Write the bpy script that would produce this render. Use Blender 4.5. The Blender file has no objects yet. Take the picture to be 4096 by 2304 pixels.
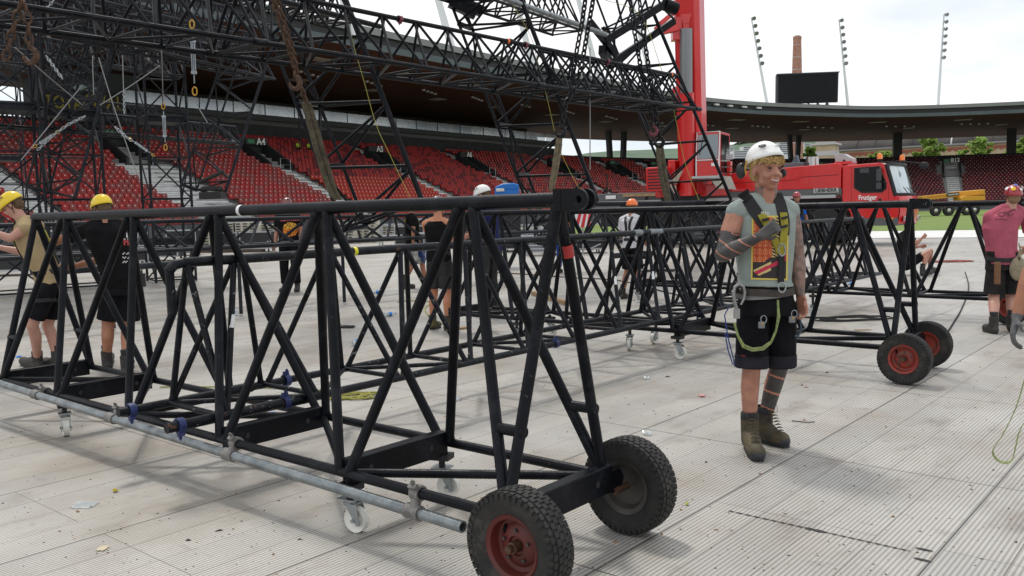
import bpy, bmesh, math, random
import numpy as np
from mathutils import Vector, Matrix, Quaternion
random.seed(7)
S = bpy.context.scene
COL = S.collection
R = math.radians
# ------------------------------------------------------------------ camera, sky, sun, exposure
PITCH = R(5.05); ROLL = R(1.375); HC = 1.55
_f = Vector((0, math.cos(PITCH), -math.sin(PITCH))); _r0 = Vector((1, 0, 0)); _u0 = Vector((0, math.sin(PITCH), math.cos(PITCH)))
_r = _r0*math.cos(ROLL)-_u0*math.sin(ROLL); _u = _u0*math.cos(ROLL)+_r0*math.sin(ROLL)
cd = bpy.data.cameras.new('camera'); cam = bpy.data.objects.new('camera', cd); COL.objects.link(cam)
m = Matrix((( _r.x, _u.x, -_f.x, 0), (_r.y, _u.y, -_f.y, 0), (_r.z, _u.z, -_f.z, HC), (0, 0, 0, 1)))
cam.matrix_world = m
cd.sensor_width = 36; cd.lens = 36*3500/4096; cd.clip_start = .05; cd.clip_end = 6000
S.camera = cam
S.view_settings.view_transform = 'Standard'; S.view_settings.look = 'None'
S.view_settings.exposure = 0.14; S.view_settings.gamma = 1
CP = Vector((0, 0, HC))
def ray(x, y): return _f*3500+_r*(x-2048)+_u*(1152-y)
def at(x, y, Y):
    "point at depth Y metres seen at survey coordinates x,y"
    d = ray(x, y); return CP+d*(Y/d.y)
def gz(x, y, z=0.):
    d = ray(x, y); return CP+d*((z-HC)/d.z)
UD = Vector((.645, .764, 0)); VD = Vector((-.764, .645, 0)); ZD = Vector((0, 0, 1))
SUN_EL = R(62); SUN_AZ = R(-20)     # azimuth from +Y towards +X
W = bpy.data.worlds.new('World'); S.world = W; W.use_nodes = True
nt = W.node_tree; N = nt.nodes; Lk = nt.links
for n in list(N): N.remove(n)
out = N.new('ShaderNodeOutputWorld'); bg = N.new('ShaderNodeBackground'); bg.inputs[1].default_value = .1
sky = N.new('ShaderNodeTexSky'); sky.sky_type = 'NISHITA'; sky.sun_disc = False
sky.sun_elevation = SUN_EL; sky.sun_rotation = SUN_AZ
mx = N.new('ShaderNodeMix'); mx.data_type = 'RGBA'
tc = N.new('ShaderNodeTexCoord'); mp = N.new('ShaderNodeMapping'); mp.inputs['Scale'].default_value = (1, 1, 3.2)
ns = N.new('ShaderNodeTexNoise'); ns.inputs['Scale'].default_value = 2.2; ns.inputs['Detail'].default_value = 6
cr = N.new('ShaderNodeValToRGB'); cr.color_ramp.elements[0].position = .33; cr.color_ramp.elements[0].color = (.70,)*3+(1,)
cr.color_ramp.elements[1].position = .52; cr.color_ramp.elements[1].color = (.97,)*3+(1,)
cc = N.new('ShaderNodeValToRGB'); cc.color_ramp.elements[0].position = .33; cc.color_ramp.elements[0].color = (.74, .81, .90, 1)
cc.color_ramp.elements[1].position = .55; cc.color_ramp.elements[1].color = (1, 1, 1, 1)
sc = N.new('ShaderNodeVectorMath'); sc.operation = 'SCALE'; sc.inputs['Scale'].default_value = 10.6
Lk.new(tc.outputs['Generated'], mp.inputs[0]); Lk.new(mp.outputs[0], ns.inputs[0])
Lk.new(ns.outputs[0], cr.inputs[0]); Lk.new(ns.outputs[0], cc.inputs[0]); Lk.new(cc.outputs[0], sc.inputs[0])
Lk.new(cr.outputs[0], mx.inputs['Factor']); Lk.new(sky.outputs[0], mx.inputs['A']); Lk.new(sc.outputs[0], mx.inputs['B'])
Lk.new(mx.outputs['Result'], bg.inputs[0]); Lk.new(bg.outputs[0], out.inputs[0])
sd = bpy.data.lights.new('sun', 'SUN'); sd.energy = 1.9; sd.angle = R(8); sd.color = (1, .96, .9)
so = bpy.data.objects.new('sun', sd); COL.objects.link(so)
sv = Vector((math.cos(SUN_EL)*math.sin(SUN_AZ), math.cos(SUN_EL)*math.cos(SUN_AZ), math.sin(SUN_EL)))
so.rotation_mode = 'QUATERNION'; so.rotation_quaternion = sv.to_track_quat('Z', 'Y')

# ------------------------------------------------------------------ materials
_M = {}
def mat(name, col, rough=.6, metal=0., noise=0., nscale=8., bump=0., bscale=40., col2=None, spec=.5, emit=None, alpha=None, coat=0., trans=0.):
    if name in _M: return _M[name]
    M = bpy.data.materials.new(name); M.use_nodes = True
    t = M.node_tree; n = t.nodes; l = t.links; b = n['Principled BSDF']
    b.inputs['Base Color'].default_value = (*col, 1); b.inputs['Roughness'].default_value = rough
    b.inputs['Metallic'].default_value = metal; b.inputs['Specular IOR Level'].default_value = spec
    if coat: b.inputs['Coat Weight'].default_value = coat
    if trans: b.inputs['Transmission Weight'].default_value = trans
    if alpha is not None: b.inputs['Alpha'].default_value = alpha
    if noise or col2 or bump:
        c = n.new('ShaderNodeTexCoord')
    if noise or col2:
        x = n.new('ShaderNodeTexNoise'); x.inputs['Scale'].default_value = nscale; x.inputs['Detail'].default_value = 7; x.inputs['Roughness'].default_value = .6
        l.new(c.outputs['Object'], x.inputs[0])
        r = n.new('ShaderNodeValToRGB'); r.color_ramp.elements[0].position = .36; r.color_ramp.elements[1].position = .66
        a = col; d = col2 if col2 else tuple(min(1, v*(1+noise)) for v in col)
        if not col2: a = tuple(v*(1-noise) for v in col)
        r.color_ramp.elements[0].color = (*a, 1); r.color_ramp.elements[1].color = (*d, 1)
        l.new(x.outputs[0], r.inputs[0]); l.new(r.outputs[0], b.inputs['Base Color'])
    if bump:
        x = n.new('ShaderNodeTexNoise'); x.inputs['Scale'].default_value = bscale; x.inputs['Detail'].default_value = 4
        l.new(c.outputs['Object'], x.inputs[0])
        q = n.new('ShaderNodeBump'); q.inputs['Strength'].default_value = bump; q.inputs['Distance'].default_value = .02
        l.new(x.outputs[0], q.inputs['Height']); l.new(q.outputs[0], b.inputs['Normal'])
    _M[name] = M; return M
STEEL = mat('black_painted_steel', (.003, .0035, .005), .36, 0, bump=.12, bscale=90, col2=(.007, .008, .012), nscale=5, spec=.14)
STEELF = mat('hazed_dark_steel', (.009, .011, .015), .5, 0, col2=(.024, .027, .034), nscale=3, spec=.2)  # far steel: haze put into the colour as a paler, bluish tone
STEELW = mat('worn_dark_steel', (.004, .0047, .007), .40, 0, col2=(.014, .016, .02), nscale=14, bump=.1, spec=.16)
GALV = mat('galvanised_steel', (.17, .19, .20), .42, .7, col2=(.30, .33, .34), nscale=11, bump=.15, bscale=60)
CAST = mat('cast_zinc', (.22, .21, .20), .6, .5, noise=.3, nscale=20, bump=.3)
ZINC = mat('bright_zinc', (.33, .36, .38), .3, .8, noise=.15)
RUST = mat('rusty_iron', (.05, .024, .013), .85, .2, col2=(.12, .07, .045), nscale=30, bump=.4)
BRONZE = mat('rusty_pin', (.10, .055, .035), .5, .5, noise=.3, nscale=40)
TYRE = mat('tyre_rubber', (.012, .012, .012), .8, 0, col2=(.028, .026, .024), nscale=12, bump=.3, bscale=70)
RIMRED = mat('red_rim_paint', (.30, .032, .02), .5, 0, col2=(.22, .03, .02), nscale=9)
RIMDARK = mat('bare_rim_steel', (.06, .055, .05), .5, .4, noise=.3)
WHITEP = mat('white_plastic', (.72, .71, .66), .35, 0, noise=.08)
BLUEP = mat('blue_clamp_paint', (.02, .032, .12), .5, .2, noise=.4, nscale=30)
REDCL = mat('red_clamp_paint', (.16, .03, .05), .55, .1, noise=.4, nscale=30)
YEL = mat('yellow_paint', (.50, .27, .02), .4, 0, noise=.1)
TAPE = mat('white_tape', (.75, .75, .75), .5); REDT = mat('red_tape', (.35, .02, .02), .5); YELT = mat('yellow_tape', (.65, .6, .02), .5); ORT = mat('orange_tape', (.9, .2, .05), .5)
BLACK = mat('matt_black', (.012, .012, .014), .6)
SLING = mat('olive_webbing', (.11, .095, .065), .9, 0, noise=.35, nscale=12, bump=.5, bscale=80)
WOOD = mat('timber', (.36, .24, .13), .75, 0, noise=.25, nscale=6)
ROPEY = mat('yellow_green_rope', (.28, .27, .06), .85, 0, noise=.3, nscale=60)
ROPEB = mat('black_rope', (.02, .02, .022), .9); ROPEBL = mat('blue_rope', (.02, .05, .2), .85)
WIRE = mat('steel_wire', (.25, .25, .25), .4, .7)

def specks(M, col, sc, th, amt=1., stretch=(1, 1, 1)):
    "sparse chips and scuffs over the paint"
    t = M.node_tree; n = t.nodes; l = t.links; b = n['Principled BSDF']; src = b.inputs['Base Color'].links[0].from_socket
    c = n.new('ShaderNodeTexCoord'); m_ = n.new('ShaderNodeMapping'); m_.inputs['Scale'].default_value = stretch; x = n.new('ShaderNodeTexNoise'); x.inputs['Scale'].default_value = sc; x.inputs['Detail'].default_value = 5; x.inputs['Roughness'].default_value = .7
    r = n.new('ShaderNodeValToRGB'); r.color_ramp.elements[0].position = th; r.color_ramp.elements[0].color = (0, 0, 0, 1); r.color_ramp.elements[1].position = th+.03; r.color_ramp.elements[1].color = (amt,)*3+(1,)
    k = n.new('ShaderNodeMix'); k.data_type = 'RGBA'; k.inputs['B'].default_value = (*col, 1)
    l.new(c.outputs['Object'], m_.inputs[0]); l.new(m_.outputs[0], x.inputs[0]); l.new(x.outputs[0], r.inputs[0]); l.new(r.outputs[0], k.inputs['Factor']); l.new(src, k.inputs['A']); l.new(k.outputs['Result'], b.inputs['Base Color'])
specks(STEEL, (.11, .10, .095), 26, .675, .8); specks(STEEL, (.016, .017, .02), 5, .56, .5); specks(STEELW, (.24, .23, .22), 22, .635, .9); specks(STEELW, (.12, .06, .035), 9, .66, .7)
specks(TYRE, (.08, .07, .06), 6, .58, .3); specks(RIMRED, (.10, .05, .035), 16, .56, .8); specks(GALV, (.20, .19, .18), 30, .6, .6); specks(SLING, (.05, .04, .03), 5, .55, .6)
# ------------------------------------------------------------------ mesh helpers
class MB:
    def __init__(s): s.v = []; s.f = []; s.m = []; s.k = 0; s.mats = []
    def add(s, V, F, mi=None):
        o = len(s.v); s.v += [tuple(p) for p in V]; s.f += [tuple(i+o for i in f) for f in F]; s.m += [s.k if mi is None else mi]*len(F)
        return s
    def use(s, M):
        if M not in s.mats: s.mats.append(M)
        s.k = s.mats.index(M); return s
    def box(s, c, d, ax=None):
        X, Y, Z = ax if ax else (Vector((1, 0, 0)), Vector((0, 1, 0)), ZD)
        c = Vector(c); V = [c+X*(sx*d[0]/2)+Y*(sy*d[1]/2)+Z*(sz*d[2]/2) for sz in (-1, 1) for sy in (-1, 1) for sx in (-1, 1)]
        return s.add(V, [(0, 2, 3, 1), (4, 5, 7, 6), (0, 1, 5, 4), (2, 6, 7, 3), (0, 4, 6, 2), (1, 3, 7, 5)])
    def beam(s, a, b, w, h, up=ZD):
        a = Vector(a); b = Vector(b); X = (b-a); L = X.length; X = X/L
        Y = Vector(up).cross(X)
        if Y.length < 1e-4: Y = Vector((1, 0, 0)).cross(X)
        Y.normalize(); Z = X.cross(Y)
        return s.box((a+b)/2, (L, w, h), (X, Y, Z))
    def tube(s, pts, r, n=8, cap=True, closed=False):
        pts = [Vector(p) for p in pts]; rr = r if hasattr(r, '__len__') else [r]*len(pts)
        V = []; F = []; pn = None; m_ = len(pts)
        for i, p in enumerate(pts):
            if closed: d = pts[(i+1) % m_]-pts[i-1]
            else: d = pts[min(i+1, m_-1)]-pts[max(i-1, 0)]
            d.normalize()
            if pn is None:
                pn = d.cross(ZD) if abs(d.z) < .95 else d.cross(Vector((0, 1, 0)))
            else: pn = pn-d*pn.dot(d)
            if pn.length < 1e-6: pn = d.orthogonal()
            pn.normalize(); q = d.cross(pn)
            for k in range(n):
                a = 2*math.pi*k/n; V.append(p+(pn*math.cos(a)+q*math.sin(a))*rr[i])
        for i in range(m_ if closed else m_-1):
            j = (i+1) % m_
            for k in range(n):
                k2 = (k+1) % n; F.append((i*n+k, i*n+k2, j*n+k2, j*n+k))
        if cap and not closed: F.append(tuple(range(n))[::-1]); F.append(tuple((m_-1)*n+k for k in range(n)))
        return s.add(V, F)
    def lathe(s, c, ax, prof, n=32, closed=False):
        "prof: list of (radius, distance along ax)"
        c = Vector(c); ax = Vector(ax).normalized(); p = ax.orthogonal().normalized(); q = ax.cross(p)
        V = []; F = []; M_ = len(prof)
        for (r, h) in prof:
            for k in range(n):
                a = 2*math.pi*k/n; V.append(c+ax*h+(p*math.cos(a)+q*math.sin(a))*r)
        for i in range(M_ if closed else M_-1):
            j = (i+1) % M_
            for k in range(n): k2 = (k+1) % n; F.append((i*n+k, i*n+k2, j*n+k2, j*n+k))
        return s.add(V, F)
    def ball(s, c, r, n=12, m_=8, ax=None):
        rx, ry, rz = r if hasattr(r, '__len__') else (r, r, r)
        X, Y, Z = ax if ax else (Vector((1, 0, 0)), Vector((0, 1, 0)), ZD); c = Vector(c)
        V = [c-Z*rz]; F = []
        for i in range(1, m_):
            t = -math.pi/2+math.pi*i/m_
            for k in range(n):
                a = 2*math.pi*k/n; V.append(c+X*(rx*math.cos(t)*math.cos(a))+Y*(ry*math.cos(t)*math.sin(a))+Z*(rz*math.sin(t)))
        V.append(c+Z*rz); T = len(V)-1
        for k in range(n):
            k2 = (k+1) % n; F.append((0, 1+k2, 1+k)); F.append((T, T-n+k, T-n+k2))
            for i in range(m_-2): a = 1+i*n; F.append((a+k, a+k2, a+n+k2, a+n+k))
        return s.add(V, F)
    def prism(s, poly, o, X, Y, depth):
        "2-D polygon poly in the plane o,X,Y pushed along X x Y by depth (list or one number, centred)"
        o = Vector(o); X = Vector(X); Y = Vector(Y); Z = X.cross(Y).normalized(); n = len(poly)
        V = [o+X*a+Y*b-Z*depth/2 for a, b in poly]+[o+X*a+Y*b+Z*depth/2 for a, b in poly]
        F = [tuple(range(n))[::-1], tuple(range(n, 2*n))]+[(i, (i+1) % n, n+(i+1) % n, n+i) for i in range(n)]
        return s.add(V, F)
    def quad(s, a, b, c, d): return s.add([a, b, c, d], [(0, 1, 2, 3)])
    def mesh(s, name, M=None, smooth=True, bevel=0):
        me = bpy.data.meshes.new(name); me.from_pydata(s.v, [], s.f)
        ms = s.mats if s.mats else ([M] if M else [])
        for q in ms: me.materials.append(q)
        if s.mats: me.polygons.foreach_set('material_index', s.m)
        if smooth:
            me.polygons.foreach_set('use_smooth', [True]*len(s.f)); me.set_sharp_from_angle(angle=R(38))
        me.update(); return me
    def build(s, name, M=None, parent=None, smooth=True, bevel=0, label=None):
        me = s.mesh(name, M, smooth); o = bpy.data.objects.new(name, me); COL.objects.link(o)
        if parent: o.parent = parent
        if label: o['label'] = label
        if bevel:
            b = o.modifiers.new('bevel', 'BEVEL'); b.width = bevel; b.segments = 2; b.limit_method = 'ANGLE'
        return o
def tag(o, label=None, cat=None, group=None, kind=None):
    if label: o['label'] = label
    if cat: o['category'] = cat
    if group: o['group'] = group
    if kind: o['kind'] = kind
    return o
def thing(name, label, cat, loc=(0, 0, 0), group=None):
    o = bpy.data.objects.new(name, None); COL.objects.link(o); o.location = loc; o.empty_display_size = .1
    return tag(o, label, cat, group)
def rel(o):
    "parts of a thing are modelled in world coordinates: undo the thing's own placement"
    bpy.context.view_layer.update()
    for c in o.children: c.matrix_parent_inverse = o.matrix_world.inverted()
def text(s_, size, o, X, N_, M, parent=None, name='lettering', bold=0., depth=.004, sx=1.):
    cu = bpy.data.curves.new(name, 'FONT'); cu.body = s_; cu.size = size; cu.extrude = depth; cu.offset = bold; cu.align_x = 'CENTER'; cu.align_y = 'CENTER'
    t = bpy.data.objects.new(name, cu); COL.objects.link(t)
    me = bpy.data.meshes.new_from_object(t.evaluated_get(bpy.context.evaluated_depsgraph_get())); bpy.data.objects.remove(t)
    X = Vector(X).normalized(); N_ = Vector(N_).normalized(); Y = N_.cross(X)
    me.materials.clear(); me.materials.append(M)
    Mx = Matrix(((X.x*sx, Y.x, N_.x, o[0]), (X.y*sx, Y.y, N_.y, o[1]), (X.z*sx, Y.z, N_.z, o[2]), (0, 0, 0, 1)))
    me.transform(Mx)
    ob = bpy.data.objects.new(name, me); COL.objects.link(ob)
    if parent: ob.parent = parent
    return ob
# ------------------------------------------------------------------ ground
def floor_mat():
    M = bpy.data.materials.new('ribbed_floor_panels'); M.use_nodes = True; t = M.node_tree; n = t.nodes; l = t.links; b = n['Principled BSDF']
    c = n.new('ShaderNodeTexCoord'); mp = n.new('ShaderNodeMapping'); mp.inputs['Rotation'].default_value = (0, 0, R(-49.8))
    l.new(c.outputs['Object'], mp.inputs[0])          # x' along the ribs
    def noise(sc, det=6, vec=None, sx=(1, 1, 1)):
        m2 = n.new('ShaderNodeMapping'); m2.inputs['Scale'].default_value = sx; l.new(mp.outputs[0], m2.inputs[0])
        x = n.new('ShaderNodeTexNoise'); x.inputs['Scale'].default_value = sc; x.inputs['Detail'].default_value = det; x.inputs['Roughness'].default_value = .62
        l.new(m2.outputs[0], x.inputs[0]); return x
    def ramp(src, p0, p1, c0, c1):
        r = n.new('ShaderNodeValToRGB'); r.color_ramp.elements[0].position = p0; r.color_ramp.elements[1].position = p1
        r.color_ramp.elements[0].color = (*c0, 1); r.color_ramp.elements[1].color = (*c1, 1); l.new(src, r.inputs[0]); return r
    def mixc(fac, a, bb, mode='MIX'):
        x = n.new('ShaderNodeMix'); x.data_type = 'RGBA'; x.blend_type = mode
        for k, v in (('Factor', fac), ('A', a), ('B', bb)):
            if isinstance(v, (int, float)): x.inputs[k].default_value = v
            elif isinstance(v, tuple): x.inputs[k].default_value = (*v, 1)
            else: l.new(v, x.inputs[k])
        return x.outputs['Result']
    w = n.new('ShaderNodeTexWave'); w.wave_type = 'BANDS'; w.bands_direction = 'Y'; w.inputs['Scale'].default_value = 14.0; w.inputs['Distortion'].default_value = 0
    l.new(mp.outputs[0], w.inputs[0])
    base = ramp(noise(1.1, 8, sx=(.7, 1, 1)).outputs[0], .32, .7, (.34, .325, .30), (.47, .455, .425)).outputs[0]
    stain = ramp(noise(.55, 9).outputs[0], .50, .66, (0, 0, 0), (1, 1, 1)).outputs[0]
    base = mixc(stain, base, (.32, .285, .24))
    dirt = ramp(noise(3.6, 10, sx=(.5, 1.1, 1)).outputs[0], .54, .74, (0, 0, 0), (.75, .75, .75)).outputs[0]
    base = mixc(dirt, base, (.22, .185, .15))
    scuff = ramp(noise(7, 8, sx=(1, .5, 1)).outputs[0], .60, .72, (0, 0, 0), (.35, .35, .35)).outputs[0]
    base = mixc(scuff, base, (.13, .12, .11))
    speck = ramp(noise(55, 2).outputs[0], .70, .76, (0, 0, 0), (.6, .6, .6)).outputs[0]
    base = mixc(speck, base, (.10, .085, .07))
    rib = ramp(w.outputs[0], .0, .75, (.52, .52, .52), (1.12, 1.12, 1.12)).outputs[0]
    base = mixc(.8, base, rib, 'MULTIPLY')
    def brick(bw, rh, ms, off, fr, sh):
        m3 = n.new('ShaderNodeMapping'); m3.inputs['Location'].default_value = sh; l.new(mp.outputs[0], m3.inputs[0])
        k = n.new('ShaderNodeTexBrick'); k.offset = off; k.offset_frequency = fr; k.inputs['Scale'].default_value = 1; k.inputs['Mortar Size'].default_value = ms
        k.inputs['Mortar Smooth'].default_value = 0; k.inputs['Brick Width'].default_value = bw; k.inputs['Row Height'].default_value = rh
        k.inputs['Color1'].default_value = (0, 0, 0, 1); k.inputs['Color2'].default_value = (1, 1, 1, 1)
        l.new(m3.outputs[0], k.inputs[0]); return k
    k1 = brick(2.2, .275, .0024, .5, 4, (.3, .1, 0)); k2 = brick(2.2, 1.1, .0045, .5, 1, (.3, .1, 0))
    tone = ramp(k1.outputs['Color'], 0, 1, (.94, .94, .94), (1.05, 1.04, 1.02)).outputs[0]
    base = mixc(1., base, tone, 'MULTIPLY')
    base = mixc(k1.outputs['Fac'], base, (.15, .135, .12)); base = mixc(k2.outputs['Fac'], base, (.06, .055, .05))
    l.new(base, b.inputs['Base Color']); b.inputs['Roughness'].default_value = .46; b.inputs['Metallic'].default_value = .12
    bp = n.new('ShaderNodeBump'); bp.inputs['Strength'].default_value = .45; bp.inputs['Distance'].default_value = .004
    l.new(w.outputs[0], bp.inputs['Height']); l.new(bp.outputs[0], b.inputs['Normal'])
    return M
FLOOR = floor_mat()
GRASS = mat('mown_grass', (.11, .175, .028), .9, 0, col2=(.165, .225, .042), nscale=.35, bump=.6, bscale=30)
g = MB(); g.quad((-2500, -300, -.02), (2500, -300, -.02), (2500, 5000, -.02), (-2500, 5000, -.02))
tag(g.build('ground', mat('ground_far', (.20, .20, .18), .9, noise=.2, nscale=.02)), kind='structure')
g = MB(); g.add([(-60, -6, 0), (40, -6, 0), (44, 36, 0), (36, 42, 0), (16, 60, 0), (-8, 62, 0), (-60, 20, 0)], [tuple(range(7))])
tag(g.build('floor', FLOOR), kind='structure')

# ------------------------------------------------------------------ stadium bowl
PTS = [(-75, -8), (-48.7, 27), (-32, 50.3), (-15.4, 73.7), (-6.3, 86.5), (2.4, 98.7), (12.4, 112), (26, 126), (38, 134.5), (50, 139), (60, 140), (72, 136), (86, 127), (100, 113), (112, 96), (120, 76)]
def catmull(P, step=1.0):
    P = [Vector((p[0], p[1], 0)) for p in P]; out = []
    for i in range(1, len(P)-2):
        a, b, c, d = P[i-1:i+3]; n = max(2, int((c-b).length/step))
        for k in range(n):
            t = k/n; out.append(.5*((2*b)+(c-a)*t+(2*a-5*b+4*c-d)*t*t+(3*b-a-3*c+d)*t**3))
    out.append(P[-2]); return out
CV = catmull(PTS, .8)
LEN = [0.]
for i in range(1, len(CV)): LEN.append(LEN[-1]+(CV[i]-CV[i-1]).length)
TOT = LEN[-1]
LN = np.array(LEN); CX = np.array([p.x for p in CV]); CY = np.array([p.y for p in CV])
_ZT = [0, float(LN[np.argmin(np.hypot(CX-12, CY-112))]), float(LN[np.argmin(np.hypot(CX-26, CY-126))]), float(LN[np.argmin(np.hypot(CX-48, CY-138.5))]), float(LN[np.argmin(np.hypot(CX-77, CY-133))]), TOT]; _ZS = [1, .995, .96, .945, .895, .86]
def edge(t, off=0., z=0.):
    x = np.interp(t, LN, CX); y = np.interp(t, LN, CY)
    x1 = np.interp(t+.8, LN, CX); y1 = np.interp(t+.8, LN, CY); x0 = np.interp(t-.8, LN, CX); y0 = np.interp(t-.8, LN, CY)
    d = Vector((x1-x0, y1-y0, 0)).normalized(); nn = Vector((-d.y, d.x, 0))
    return Vector((x, y, z*np.interp(t, _ZT, _ZS)))+nn*off, d, nn
def t_at(px, off, z=0):
    "arc position whose point at this offset is seen at survey column px"
    best = None
    for t in np.arange(0, TOT, .25):
        p = edge(t, off, z)[0]-CP
        q = 2048+3500*p.dot(_r)/p.dot(_f)
        if p.dot(_f) > 0 and (best is None or abs(q-px) < best[0]): best = (abs(q-px), t)
    return best[1]
TS = np.arange(0, TOT, 2.0)
def strip(mb, o0, z0, o1, z1, t0=0, t1=None, st=2.0):
    ts = list(np.arange(t0, TOT if t1 is None else t1, st))+[TOT if t1 is None else t1]; V = []
    for t in ts: V += [edge(t, o0, z0)[0], edge(t, o1, z1)[0]]
    mb.add(V, [(2*i, 2*i+2, 2*i+3, 2*i+1) for i in range(len(ts)-1)])
CONC = mat('grey_concrete', (.30, .30, .29), .85, 0, noise=.15, nscale=1.5)
CONCL = mat('light_concrete_steps', (.60, .61, .60), .8, 0, noise=.12, nscale=2)
DARKW = mat('dark_wall_panels', (.022, .024, .026), .7, 0, noise=.2, nscale=.6)
SOFF = mat('timber_soffit', (.11, .038, .016), .8, 0, col2=(.055, .02, .010), nscale=.8)
# plank lines on the soffit
_t = SOFF.node_tree; _n = _t.nodes; _b = _n['Principled BSDF']
FASC = mat('roof_fascia', (.08, .10, .11), .6, .1, noise=.1, nscale=.5); ROOFT = mat('roof_gravel', (.42, .42, .38), .9, 0, noise=.2, nscale=1)
NR = 23; RD = .9; RZ = .385; OFF0 = -1.0; ZF = .75
def roff(k): return OFF0+RD*k
def rz(k): return ZF+RZ*k
# stairs and vomitories along the curve (column where the upper end of the stair is seen)
stairs = [(t_at(px, 12, 6), s) for px, s in ((-420, ''), (-120, ''), (560, ''), (1112, 'A4'), (1590, 'A5'), (1945, 'A6'), (2290, ''), (2520, ''), (2680, ''), (2920, ''), (3330, ''), (3805, 'B12'), (4230, ''))]
stand = thing('grandstand', 'long curved grandstand of red seats running round the far side of the pitch', 'grandstand', (0, 110, 0))
mb = MB()
for k in range(NR):
    strip(mb, roff(k), rz(k), roff(k)+RD, rz(k)); 
    strip(mb, roff(k), rz(k)-RZ if k else 0, roff(k), rz(k))
strip(mb, roff(NR), rz(NR-1), roff(NR)+2.2, rz(NR-1))
mb.build('terrace', CONC, stand, smooth=False)
mb = MB(); strip(mb, roff(0)-.35, 0, roff(0)-.35, 1.15); strip(mb, roff(0)-.35, 1.15, roff(0)-.2, 1.15); strip(mb, roff(0)-.2, 1.15, roff(0)-.2, .5)
mb.build('front_wall', mat('front_wall_grey', (.10, .105, .11), .8, noise=.1, nscale=.7), stand, smooth=False)
# main stand (left): back wall, boxes, balcony; ends where the bowl bends
TM = t_at(2215, 22, 12); TL = t_at(455, 22, 12); ZT = rz(NR-1); OB = roff(NR)+2.0
mb = MB(); strip(mb, OB, ZT, OB, ZT+2.2, t0=TL, t1=TM); mb.build('back_wall', mat('back_wall_dark', (.035, .037, .04), .8, noise=.2, nscale=.8), stand, smooth=False)
mb = MB(); strip(mb, OB+6, ZT+2.2, OB+6, 17.0, t0=TL, t1=TM); mb.build('box_front', mat('tinted_box_glass', (.02, .022, .02), .25, 0, col2=(.05, .04, .025), nscale=.25), stand, smooth=False)
mb = MB(); strip(mb, OB-1.6, 11.75, OB-1.6, 12.3, t0=TL, t1=TM); strip(mb, OB-1.6, 11.75, OB+6, 11.75, t0=TL, t1=TM); strip(mb, OB-1.6, 12.3, OB+6, 12.3, t0=TL, t1=TM)
mb.build('balcony_slab', mat('balcony_grey', (.06, .065, .07), .8), stand, smooth=False)
GLASSB = mat('balcony_glass', (.42, .48, .53), .16, .55, col2=(.74, .79, .82), nscale=.18, spec=1., alpha=.66)
tt = TL
while tt < TM-2:
    mb = MB(); strip(mb, OB-1.5, 12.32, OB-1.5, 13.4, t0=tt+.04, t1=min(tt+3.9, TM)); mb.build('balcony_glass', GLASSB, stand, smooth=False); tt += 4.0
# small seats behind the balcony glass
mb = MB()
for t in np.arange(TL+1, TM-1, .75):
    if int(t/5) % 4 == 3: continue
    p, d, nn = edge(t, OB-1.0, 12.3); mb.box(p+ZD*.32, (.5, .3, .8), (d, nn, ZD))
mb.build('balcony_seats', mat('grey_seat_shell', (.06, .065, .075), .6), stand, smooth=False)
# far part: the back parapet
mb = MB(); strip(mb, OB, ZT-.2, OB, ZT+1.25, t0=TM); strip(mb, OB, ZT+1.25, OB+.4, ZT+1.25, t0=TM); mb.build('parapet', mat('parapet_black', (.02, .018, .02), .8), stand, smooth=False)
mb = MB(); strip(mb, OB, ZT-.2, OB, ZT+1.25, t1=TL); mb.build('parapet', _M['parapet_black'], stand, smooth=False)
# vomitories and stairs
for (ts, sgn) in stairs:
    mb = MB()
    for k in range(NR):
        if k >= 14 and k < 18: continue
        for j in range(2):
            p, d, nn = edge(ts, roff(k)+RD*(j+.5)/2, rz(k)+(.02 if j == 0 else RZ/2)); mb.box(p-ZD*.05, (5.2 if ts == stairs[2][0] else 1.9, RD/2, .14), (d, nn, ZD))
    mb.build('stairs', CONCL, stand, smooth=False)
    p, d, nn = edge(ts, roff(14)+.1, rz(14)); vw = 2.6
    mb = MB()
    for sx in (-1, 1): mb.prism([(-.3, -2), (-.3, .45), (3.0, 2.35), (3.9, 2.9), (3.9, -2)], p+d*sx*vw/2, nn, ZD, .25)
    mb.box(p+nn*3.5+ZD*2.75, (vw, .5, .6), (d, nn, ZD)); mb.box(p+nn*4.0+ZD*.9, (vw, .1, 3.8), (d, nn, ZD)) if sgn != 'B12' else None
    mb.box(p+nn*1.5+ZD*-.05, (vw, 3.4, .1), (d, nn, ZD))
    vo = mb.build('stair_opening', DARKW, stand, smooth=False)
    if sgn: text(sgn, .9, p+nn*3.23+ZD*2.75+d*(.6 if sgn == 'B12' else .5), d, -nn, mat('sign_white', (.75, .75, .72), .6), vo, 'sign_lettering', bold=.02)
    if sgn in ('', 'B12', 'A4'):
        mb = MB(); mb.box(p+nn*3.22+ZD*2.75-d*.7, (.8, .03, .4), (d, nn, ZD)); mb.build('exit_sign', mat('exit_green', (.02, .16, .06), .5), vo)
    mb = MB()
    for sx in (-.6, .6):
        q = p-nn*.8+d*sx
        mb.tube([q+ZD*(-.4), q+ZD*.9], .03, 5)
    mb.tube([p-nn*.8-d*.6+ZD*.9, p-nn*.8+d*.6+ZD*.9], .03, 5); mb.tube([p-nn*.8-d*.6+ZD*.3, p-nn*.8+d*.6+ZD*.3], .03, 5)
    mb.build('handrail', ZINC, vo)
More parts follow.
